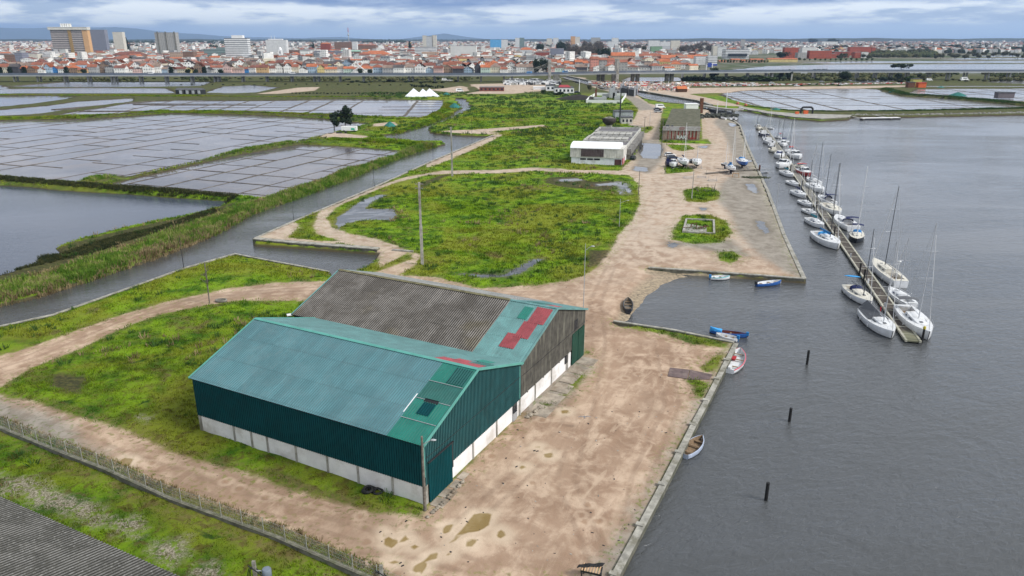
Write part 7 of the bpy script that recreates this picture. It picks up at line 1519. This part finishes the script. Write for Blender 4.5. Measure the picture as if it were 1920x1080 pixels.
def house(x,y,sx,sy,sz,rz,kind,wk,rk,label,group):
    if kind=='flat': rk='dark' if wk!='white' else 'faded brown'
    wm_,rm_=hmesh(kind,wk,rk); root=thing('town_house',label,'house',(x,y,0),rz,group); root.scale=(sx,sy,sz); link('wall',wm_,root); link('roof',rm_,root)
rnd=random.Random(33)
front=['cream','dark','dark','brown','white','pale blue','blue','white','brown','ochre','grey','brown','grey','white','white','pale pink','white','white','pale blue','grey','cream','yellow','brown','grey','white','pale pink','pale pink','blue','white','ochre','white','off white','white','cream','white','pale blue','yellow','cream','white','pale green','white','white','pale blue','grey','white','white','white','pale blue','pale pink','brown','dark','pale blue','dark','pale green','cream','white','white','white','grey','white','pale pink','pale green','white','dark','pale green','brown','white','pale pink','blue','yellow','white','white','white','cream','pale pink','white','white','white','off white','blue','white','white','white','white','grey','white']
rows=[(139.5,0,1100,front,'front row by viaduct','houses of the front row facing the viaduct',.92),(135.8,0,1235,None,'second town row','houses of the second row',.95),(132.2,0,1260,None,'third town row','houses of the third row',1.0),(128.8,0,1290,None,'fourth town row','houses of the fourth row',1.0)]
skip=[(1100,1170)]
for ri,(yb,x0,x1,cols,what,grp,hf) in enumerate(rows):
    px=x0+rnd.uniform(-8,0); i=0
    while px<x1 and i<78:
        x,y=g(px,yb+rnd.uniform(-.5,.5)); wd_=rnd.uniform(8,14)*(1.0 if ri==0 else 1.25); pxw=wd_*FPX/math.hypot(y*.946,1); 
        if not any(a<px<b for a,b in skip):
            i+=1; wk=(cols[i-1] if cols and i<=len(cols) else rnd.choices(['white','off white','cream','grey','pale pink','yellow','brown','pale blue'],[14,7,2,2,2,1,1,1])[0])
            rk=rnd.choices(list(RC),[3,7,5,4,2])[0]; kind=rnd.choices(['gable','side','hip','flat'],[6,7,3,1])[0]
            house(x+wd_/2,y+6,wd_/11*.98,rnd.uniform(.7,1.0),rnd.uniform(.85,1.45)*hf,rnd.uniform(-.12,.12) if ri<1 else rnd.uniform(-.4,.4),kind,wk,rk,'%s %s house with %s roof, %s from the left, %s'%(wk,KL[kind],rk,ordw(i),what),grp)
        px+=pxw*rnd.uniform(.92,1.05)
# the rest of the town: beyond the nearest three hundred
WK=[WM[k] for k in ('white','off white','cream','grey','pale pink','brown','yellow')]; RK=list(RMt.values()); ALLM=WK+RK+[LDK]
def townstuff(name,rowsdef,seed,dens=1.0):
    rnd=random.Random(seed); m=MB()
    for yb,x0,x1,w0,hf,pskip in rowsdef:
        px=x0
        while px<x1:
            x,y=g(px,yb+rnd.uniform(-.9,.9)*max(.15,(yb-72)/60)); wd_=rnd.uniform(9,17)*w0; pxw=wd_*FPX/(y*.946)
            if rnd.random()>pskip:
                wm_=rnd.choices(range(7),[13,7,2.5,3,1.2,1.2,.6])[0]; rm_=7+rnd.choices(range(5),[2.5,6,5,5,2.5])[0]; h=rnd.uniform(6,12.5)*hf; d=rnd.uniform(7,11)*w0; rz=rnd.uniform(-.7,.7); c_,s_=math.cos(rz),math.sin(rz); rh=rnd.uniform(1.2,2.2)*w0
                def T(a,b,z): return (x+a*c_-b*s_,y+d+a*s_+b*c_,z)
                W2,D2=wd_/2,d/2; gb=rnd.random()<.5
                m.add([T(-W2,-D2,-1),T(W2,-D2,-1),T(W2,D2,-1),T(-W2,D2,-1),T(-W2,-D2,h),T(W2,-D2,h),T(W2,D2,h),T(-W2,D2,h)],[(0,1,5,4),(1,2,6,5),(2,3,7,6),(3,0,4,7),(4,5,6,7)],wm_)
                if rnd.random()<.13: h2=h*rnd.uniform(.3,1.0); m.add([T(-W2*.8,-D2*.8,h),T(W2*.8,-D2*.8,h),T(W2*.8,D2*.8,h),T(-W2*.8,D2*.8,h),T(-W2*.8,-D2*.8,h+h2),T(W2*.8,-D2*.8,h+h2),T(W2*.8,D2*.8,h+h2),T(-W2*.8,D2*.8,h+h2)],[(0,1,5,4),(1,2,6,5),(2,3,7,6),(3,0,4,7),(4,5,6,7)],rnd.choice((0,0,1,3)))
                elif gb: m.add([T(-W2-.4,-D2-.4,h-.2),T(0,-D2-.4,h+rh),T(0,D2+.4,h+rh),T(-W2-.4,D2+.4,h-.2),T(W2+.4,-D2-.4,h-.2),T(W2+.4,D2+.4,h-.2)],[(0,3,2,1),(1,2,5,4)],rm_); m.add([T(-W2,-D2,h),T(W2,-D2,h),T(0,-D2,h+rh-.2)],[(0,1,2)],wm_)
                else: m.add([T(-W2-.4,-D2-.4,h-.2),T(W2+.4,-D2-.4,h-.2),T(W2+.4,0,h+rh),T(-W2-.4,0,h+rh),T(W2+.4,D2+.4,h-.2),T(-W2-.4,D2+.4,h-.2)],[(0,1,2,3),(3,2,4,5)],rm_); m.add([T(W2,-D2,h),T(W2,D2,h),T(W2,0,h+rh-.2)],[(0,1,2)],wm_)
            px+=pxw*rnd.uniform(.95,1.35)/dens
    return m.obj(name,ALLM,kind='stuff')
rd=[(139.2,1100,1240,1,.9,.3),(136,1235,1310,1,.8,.2)]; yb=125.6
while yb>76.3:
    f=(yb-72)/54; x1=1300 if yb>112 else (1440 if yb>100 else 1920); x0=-30
    rd.append((yb,x0,min(x1,1330 if yb>104 else 1980),1.25 if f>.3 else 1.25+1.2*(.3-f)/.3,1.0 if f>.3 else 1.0,(.06 if f>.45 else .22) if yb>88 else .38)); yb-=max(.55,3.1*f**1.15)
townstuff('town_houses_beyond',rd,41)
townstuff('houses_on_the_plain',[(96,1560,1920,1.2,.7,.72),(92,1440,1920,1.3,.8,.6),(89,1440,1920,1.4,.8,.55),(86,1330,1920,1.5,.8,.5),(83,1330,1920,1.8,.8,.5),(80.5,1200,1920,2.2,.9,.45),(78.5,0,1920,2.6,1,.4)],42)
# landmark buildings
GREYF=M('flat_roof',(.30,.30,.30),.9,.2,.1,world=True); TILEO=RMt['orange']; TILET=RMt['terracotta']
BW={'stripe_white':winmat('striped_white',(.70,.70,.69),3,3.3,(.10,.11,.13),stripe=True),'tower_cream':winmat('cream_tower',(.62,.58,.50),2.6,2.9,(.28,.25,.22)),'tower_white':winmat('white_tower',(.66,.66,.65),2.4,2.9,(.20,.21,.23)),'grey_conc':winmat('grey_tower',(.36,.35,.33),4,3.2,(.12,.12,.13)),'glass_dark':winmat('dark_glass_tower',(.22,.23,.28),1.8,2.6,(.03,.035,.06)),
 'brick':winmat('brick_campus',(.36,.085,.05),3.6,3.6,(.12,.05,.045)),'brick2':winmat('red_block',(.28,.07,.05),3,3.2,(.10,.06,.06)),'pink':winmat('pink_flats',(.62,.28,.22),3,3,(.16,.12,.12)),'plain_white':M('plain_white_wall',(.64,.63,.60),.9,.08,.1,world=True),'blue':winmat('blue_tower',(.12,.38,.66),3,3,(.07,.24,.48)),'green':M('green_panels',(.20,.32,.20),.8,.1,.1,world=True),
 'brown':winmat('brown_block',(.22,.135,.10),3,3.4,(.08,.05,.045)),'glass_green':winmat('green_glass_block',(.24,.31,.30),2,3.2,(.07,.11,.12),stripe=True),'lilac':winmat('lilac_flats',(.38,.24,.44),2.6,3,(.5,.45,.5)),'orange':winmat('orange_tower',(.55,.30,.14),3,3,(.5,.35,.2)),'tan':winmat('tan_block',(.46,.33,.25),3.4,4.5,(.16,.12,.10))}
GL='large landmark buildings of the town'
def lm(x0,x1,yb,yt,mk,label,roof='flat',rm=None,rh=0,dep=16,name='apartment_block',cat='building',mat=None):
    return block(name,x0,x1,yb,yt,dep,mat or BW[mk],rm or GREYF,label,cat,roof,None,rh,GL)
# banded hotel
r_,L_,h_=lm(103,172,107,54,'stripe_white','tall hotel with dark and white floor bands, ochre side panels and white roof tower',dep=11,name='hotel',cat='hotel',mat=winmat('hotel_bands',(.42,.38,.36),3,4.1,(.035,.030,.035),stripe=True))
m=MB(); m.box(L_*.475,L_*.56,-1.2,0,0,h_*.96); m.obj('ochre_rib',[M('ochre_panel',(.33,.215,.085),.85,.1,.2)],r_); m=MB(); m.box(L_*.86,L_+.3,-1.0,11.3,0,h_-3); m.obj('orange_panel',[M('orange_ochre_panel',(.60,.36,.18),.85,.08,.2)],r_)
m=MB(); m.box(-3,L_+1.5,-2.5,12.5,h_-2.5,h_+3.5); m.obj('crown_storey',[winmat('crown_storey',(.62,.60,.54),1.6,8,(.22,.22,.20))],r_); m=MB(); m.box(-3.5,L_+2,-3,13,h_+3.5,h_+4.3); m.obj('parapet',[WHITE],r_)
m=MB(); m.box(L_*.28,L_*.54,3,10,h_+4.3,h_+11.5); m.obj('roof_tower',[M('roof_tower_paint',(.62,.61,.55),.8)],r_)
for k in range(4): m=MB(); m.box(L_*(.29+.06*k),L_*(.32+.06*k),2,3,h_+4.3,h_+12); m.obj('roof_fin',[WHITE],r_)
lm(176,203,103,56,'glass_dark','dark windowed block with slanting white edge right of the banded hotel'); lm(217,235,101,60,'tower_cream','cream tower right of the dark windowed block')
r_,L_,h_=lm(296,335,107,61,'grey_conc','grey concrete block with dark ribs and round openings'); m=MB(); [m.box(L_*f,L_*f+2.5,-1,0,0,h_+2) for f in (.12,.50,.92)]; m.obj('dark_ribs',[CONCD],r_)
r_,L_,h_=lm(425,468,117,72,'stripe_white','white hospital like block with long window bands and stepped base'); m=MB(); m.box(L_*.32,L_*.8,2,12,h_,h_+5.5); m.obj('roof_storey',[WHITE],r_); m=MB(); m.box(L_*.65,L_*1.22,-5,10,0,h_*.28); m.obj('stepped_base',[BW['stripe_white']],r_)
lm(384,408,111,92,'glass_green','grey green glass office left part'); lm(408,430,112,89,'glass_green','taller grey green glass office beside the striped white block')
r_,L_,h_=lm(501,539,108,75,'tower_white','white ribbed tower block left of the church belfry'); m=MB(); [m.tube((L_*f,8,h_),(L_*f,8,h_+10),.4) for f in (.25,.4)]; m.box(L_*.1,L_*.8,4,12,h_,h_+2.5); m.obj('roof_masts',[WHITE],r_)
r_,L_,h_=lm(500,528,116,103,'plain_white','white church nave with orange roof and separate belfry',roof='gable',rm=TILET,rh=5,name='church',cat='church'); m=MB(); m.box(L_*.88,L_*.88+6,-3,3,0,22); m.lathe([(3.2,22),(2.4,25),(.3,27)],L_*.88+3,0,10); m.obj('belfry',[WHITE],r_); m=MB(); m.box(L_*.88+2.2,L_*.88+3.8,-3.1,-3,15,19); m.obj('bell_opening',[DARK],r_)
lm(540,563,107,94,'brown','low brown grey slab right of the white ribbed tower'); lm(563,583,108,92,'plain_white','plain pale gabled hall beside the brown grey slab',roof='side',rh=3)
lm(602,620,101,80,'brick2','red brown block with small orange roof',roof='hip',rm=TILEO,rh=3); lm(628,662,99,79,'brown','long brown brick slab in the upper town'); lm(661,670,100,78,'tower_white','short pale tower at the end of the long brown slab'); lm(671,705,99,83,'brown','lower brown building right of the long brown slab',roof='gable',rm=TILET,rh=3)
lm(590,640,110,96,'glass_dark','dark glass fronted arcade in the upper town',cat='building'); lm(639,675,106,94,'brown','hall with a pale green roof above the old town',roof='gable',rm=M('pale_green_roof',(.28,.46,.36),.8,.1,.1,world=True),rh=3)
lm(680,729,113,95,'plain_white','large building with broad bright orange roof',roof='hip',rm=TILEO,rh=7,dep=30); lm(793,800,95,66.5,'tower_cream','left slim cream tower of a far pair'); lm(811,819,95,66,'tower_cream','right slim cream tower of a far pair'); lm(800,812,95,68,'stripe_white','pale green banded block between the slim cream towers')
lm(778,818,107,88,'stripe_white','white terraced block above the tan arcaded building'); lm(791,822,112,97,'tan','tan arcaded building with pink upper floor'); r_,L_,h_=lm(845,893,110,86,'plain_white','very large windowless white box building',dep=40)
lm(764,795,104,93,'plain_white','low white building with brown roof left of the tan arcaded one',roof='gable',rm=RMt['brown red'],rh=4); lm(919,940,97,74,'blue','bright blue tower block'); lm(940,952,97,74.5,'tower_white','white tower attached to the blue tower block'); lm(966,974,95,71,'tower_white','pale left half of a two tone far tower'); lm(974,983,95,71,'glass_green','dark grey right half of a two tone far tower')
lm(886,899,122,110,'lilac','lilac apartment front in the middle of the old town'); lm(899,910,122,110.5,'pink','pink apartment front beside the lilac one'); lm(852,887,119,106,'grey_conc','long grey ribbed building with terracotta roof',roof='gable',rm=TILET,rh=4); lm(894,893+16,86,82,'tower_white','small white far block')
lm(1070,1078,88,68,'orange','orange side of the far orange and white tower'); lm(1078,1087,88,69,'tower_cream','white side of the far orange and white tower'); lm(1108,1125,87,70.5,'grey_conc','pale grey far tower in the haze'); lm(1037,1047,88,71,'tower_white','small bright white tower in front of the woods'); lm(1025,1035,88,72,'tower_cream','cream tower left of the small bright white one'); lm(1147,1159,91,71,'tower_white','white far tower with dark cap'); lm(1139,1151,92,78,'tower_white','lower white block in front of the dark capped tower')
lm(1215,1236,99,76,'tower_white','cluster of tall white flats above the barracks, left'); lm(1237,1256,98,78,'tower_white','white flats with pink trim above the barracks, middle'); lm(1257,1274,98,76,'tower_cream','cream flats above the barracks, right'); lm(1220,1241,104,87,'green','grey block with large green panel'); lm(1241,1256,101,87,'stripe_white','white slab beside the green panelled block'); lm(1252,1268,108,94,'grey_conc','grey building with flat roof beside the old round tower')
lm(1195,1240,118,101,'tan','yellowish left wing of the long barracks',roof='gable',rm=TILET,rh=4); lm(1240,1328,119,103,'plain_white','long white barracks with continuous orange roof',roof='gable',rm=TILEO,rh=6,dep=22)
lm(1304,1327,122,106,'tower_white','white building with arcades at the barracks end'); r_,L_,h_=lm(1327,1344,123,105,'stripe_white','white cube building with blue base by the water'); m=MB(); m.box(-.5,L_+.5,-.5,0,0,2.5); m.obj('blue_base',[M('blue_base',(.03,.06,.35),.6)],r_)
lm(1146,1190,128,98,'ochre' if 'ochre' in BW else 'tan','ochre building with orange roof behind the pink flats',roof='gable',rm=TILEO,rh=5)
for k,(a,b,c) in enumerate(((1107,1122,106),(1123,1137,108),(1138,1151,109),(1152,1176,112))): lm(a,b,139,c,'pink' if k==0 else ('grey_conc' if k%2 else 'pink'),['salmon pink flats, tallest at the left end of the waterfront group','grey flats with red roof second in the waterfront group','pink flats third in the waterfront group','pink grey flats at the right end of the waterfront group'][k],roof='gable',rm=TILET,rh=3)
for k,(a,b,c,mk) in enumerate(((1045,1052,113,'tower_white'),(1052,1058,116,'glass_dark'),(1058,1068,114,'tower_white'),(1068,1078,116,'tower_white'),(1078,1092,112,'grey_conc'),(1092,1102,114,'tower_white'))): lm(a,b,136,c,mk,['narrow white house left of the dark gable by the pylon','narrow dark blue gabled house by the pylon','white house with arched windows right of the dark gable','white house with red roof before the grey paired house','grey paired house in the pylon row','white house at the right end of the pylon row'][k],roof='gable',rm=TILEO,rh=3)
r_,L_,h_=lm(1360,1404,110,93,'stripe_white','white terraced complex with grey glass band',dep=30); m=MB(); m.box(L_*.1,L_*.9,-3,0,h_*.25,h_*.55); m.obj('glass_band',[GLASS],r_); lm(1336,1344,107,86,'tower_cream','cream curved top block left of the white complex'); lm(1345,1361,106,89,'tower_white','white block with sloping roof left of the white complex'); r_,L_,h_=lm(1388,1396,92,74,'grey_conc','concrete water tower with T shaped head far behind the white complex',name='water_tower',cat='water tower',dep=6)
for k,(a,b,yb,yt,mk,l) in enumerate(((1470,1495,109,89,'brick','brick red block at the left of the campus'),(1503,1515,104,89,'plain_white','white fronted block in the campus'),(1495,1512,110,99,'grey_conc','low grey block in the middle of the campus'),(1517,1558,110,95,'brick','long brick block with terraces in the campus'),(1515,1528,102,88,'plain_white','white stepped block behind the long brick block'),(1556,1568,109,101,'brick','small orange brick wing beside the long brick block'),(1563,1592,108,97,'brick2','dark brick block before the tallest campus building'),(1592,1632,104,88,'brick','largest windowless brick building of the campus'),(1633,1640,104,89,'brick','narrow brick end tower of the campus'),(1602,1614,109,98,'brick','square brick block below the largest campus building'),(1613,1627,109,98,'plain_white','pale cube building at the right of the campus'),(1440,1495,116.5,109,'yellow','row of pale yellow terraced houses by the waterfront road'))):
    lm(a,b,yb,yt,mk,l,roof='flat' if mk!='yellow' else 'gable',rm=GREYF if mk!='yellow' else TILEO,rh=0 if mk!='yellow' else 2,mat=WM['yellow'] if mk=='yellow' else None)
lm(1430,1470,98,89,'plain_white','long low white hall left of the campus',dep=40); lm(1540,1570,88,78,'plain_white','far white warehouse on the plain',dep=60)
for k,(a,b,c) in enumerate(((1350,1362,113),(1372,1388,110),(1392,1402,112),(1408,1432,110))): lm(a,b,117.5,c,'tan','low house with orange roof, %s from the left behind the waterfront trees'%ordw(k+1),roof='gable',rm=TILEO,rh=2)
lm(212,268,113,97,'brown','large brown house with timber gallery and wide brown roof',roof='hip',rm=RMt['brown red'],rh=6,dep=24); lm(78,101,124,112,'grey_conc','blue grey boxy shed above the blue house'); lm(104,126,120,108,'glass_dark','dark flat fronted store in the left old town'); lm(126,168,121,110,'plain_white','long cream store with dull roof left in town')
lm(12,32,126,102,'brown','red brown flats left of the dark slab'); lm(32,46,126,99,'glass_dark','dark slab between brown flats at the far left'); lm(54,74,123,101,'tower_cream','cream flats with balconies at the far left'); lm(72,90,122,97,'plain_white','white gabled block at the far left',roof='side',rh=4); lm(320,345,118,98,'tan','tan building with stone gallery front'); lm(345,365,118,97,'brown','brown building right of the tan gallery front')
lm(1092,1115,97,82,'tower_cream','low cream building behind the bare grove') ; lm(1032,1057,112,91,'glass_dark','pavilion with glass upper floor in the old town'); lm(1004,1030,114,98,'brick2','dark red block with long window row'); lm(975,998,108,89,'tower_white','white house with pyramid orange roof',roof='hip',rm=TILEO,rh=5)
# communications mast
x,y=g(655,92); h=ht(y,52); root=thing('communications_mast','thin red and white lattice mast above the far woods','mast',(x,y,0)); m=MB(); m.tube((0,0,0),(0,0,h),2.2,1.2,4); m.lathe([(2,h*.62),(3.4,h*.63),(3.4,h*.70),(2,h*.71)],0,0,8); m.obj('mast',[STEEL],root); m=MB(); m.tube((0,0,h*.8),(0,0,h*1.0),1.6,1.3,4); m.obj('red_band',[CRED],root)
# ================================================================ woods and hills
def woods(name,n,x0,x1,yb0,yb1,s0,s1,mat,seed,dens=None,gray=False):
    rg=np.random.default_rng(seed); V=[];F=[]; nb=0; k=0
    ico=bmesh.new(); bmesh.ops.create_icosphere(ico,subdivisions=1,radius=1); iv=np.array([v.co[:] for v in ico.verts]); ifc=np.array([[v.index for v in f.verts] for f in ico.faces]); ico.free()
    while k<n:
        px=rg.uniform(x0,x1); yb=yb1+(yb0-yb1)*rg.random()**1.0; x,y=g(px,yb)
        if dens is not None and vn(np.array([px*1.0]),np.array([yb*6.0]),dens,seed)[0]<.5: k+=1; continue
        s=rg.uniform(s0,s1); jit=1+rg.uniform(-.28,.28,(len(iv),3)); P=iv*jit*np.array([s*1.25,s*1.0,s]) ; P[:,2]+=s*.7; P+=np.array([x,y,0]); V.append(P); F.append(ifc+nb); nb+=len(iv); k+=1
    me=npmesh(name,np.concatenate(V),np.concatenate(F),[mat],False,3); return link(name,me,None,kind='stuff')
def wm(name,a,b): t=NT(name); n=t.noise(t.pos,.012,5,.7); n2_=t.noise(t.pos,.2,3); c=t.mix(t.rng(n,.38,.62),a,b); return t.set(t.mix(t.rng(n2_,.4,.65,0,.6),c,mul(a,.5)),.95,.1)
WD=wm('wood_foliage',(.018,.030,.018),(.040,.055,.026)); WO=wm('scrub_foliage',(.045,.060,.024),(.11,.105,.05))
woods('far_woods',5200,-60,1990,74.4,78.8,9,17,WD,1)
woods('woods',1500,-60,1990,78,92,5,10,WD,2,60)
woods('woods',1100,1330,1990,80,100,5,9,WD,3,70)
woods('town_greenery',900,-40,1330,88,132,2.2,4.2,WD,4,55)
woods('shore_scrub',1600,1560,1990,97,108,3,6.5,WO,5,80)
woods('shore_scrub',900,1440,1990,139,152,1.0,2.6,WO,6,90)
woods('shore_scrub',700,-40,1000,146,151.5,.8,1.9,WO,7,60)
woods('shore_scrub',500,1280,1480,142,152,1.2,3.0,WD,8,60)
woods('woods',650,430,760,77,83,10,17,WD,9,90); woods('woods',500,200,460,77,84,9,15,WD,10,90)
# distant hills
def hills(name,D,x0,x1,prof,mat,w=1500):
    m=MB(); n=80; V=[]
    for i in range(n+1):
        f=i/n; px=x0+(x1-x0)*f; X=(px-960)/FPX*D/(cP*1.0)*.95; h=prof(px); V+=[(X,D-w,-5),(X,D-w*.4,h*.72),(X,D,h),(X,D+w,-5)]
    m.add(V,[(4*i+j,4*(i+1)+j,4*(i+1)+j+1,4*i+j+1) for i in range(n) for j in range(3)],0,True); return m.obj(name,[mat],kind='structure')
def bumpf(c,w,h): return lambda px:h*math.exp(-((px-c)/w)**2)
HILL=M('hill_forest',(.045,.075,.10),.95,.2,.001,world=True)
pf=[bumpf(60,150,210),bumpf(250,110,150),bumpf(840,42,160),bumpf(330,200,120),bumpf(640,60,50),bumpf(-200,200,260)]
hills('far_hills',26000,-500,2400,lambda px:max(0,sum(f(px) for f in pf)*1.35+15*math.sin(px*.05)),HILL,2400)
hills('low_ridge',9000,-500,2500,lambda px:30+4*math.sin(px*.021)+3*math.sin(px*.063+1)+ (12 if px>1150 else 0)*min(1,(px-1150)/200 if px>1150 else 0),M('ridge_forest',(.022,.036,.026),.95,.4,.002,world=True),700)
# ================================================================ haze
HZ=bpy.data.materials.new('haze'); HZ.use_nodes=True; t_=HZ.node_tree; t_.nodes.clear(); oo=t_.nodes.new('ShaderNodeOutputMaterial'); pv=t_.nodes.new('ShaderNodeVolumePrincipled'); pv.inputs['Color'].default_value=(.48,.68,1.0,1); pv.inputs['Density'].default_value=4.4e-5; pv.inputs['Anisotropy'].default_value=.2; t_.links.new(pv.outputs[0],oo.inputs['Volume'])
m=MB(); m.box(-24000,24000,-400,29000,-8,520); hz=m.obj('haze',[HZ],kind='stuff')
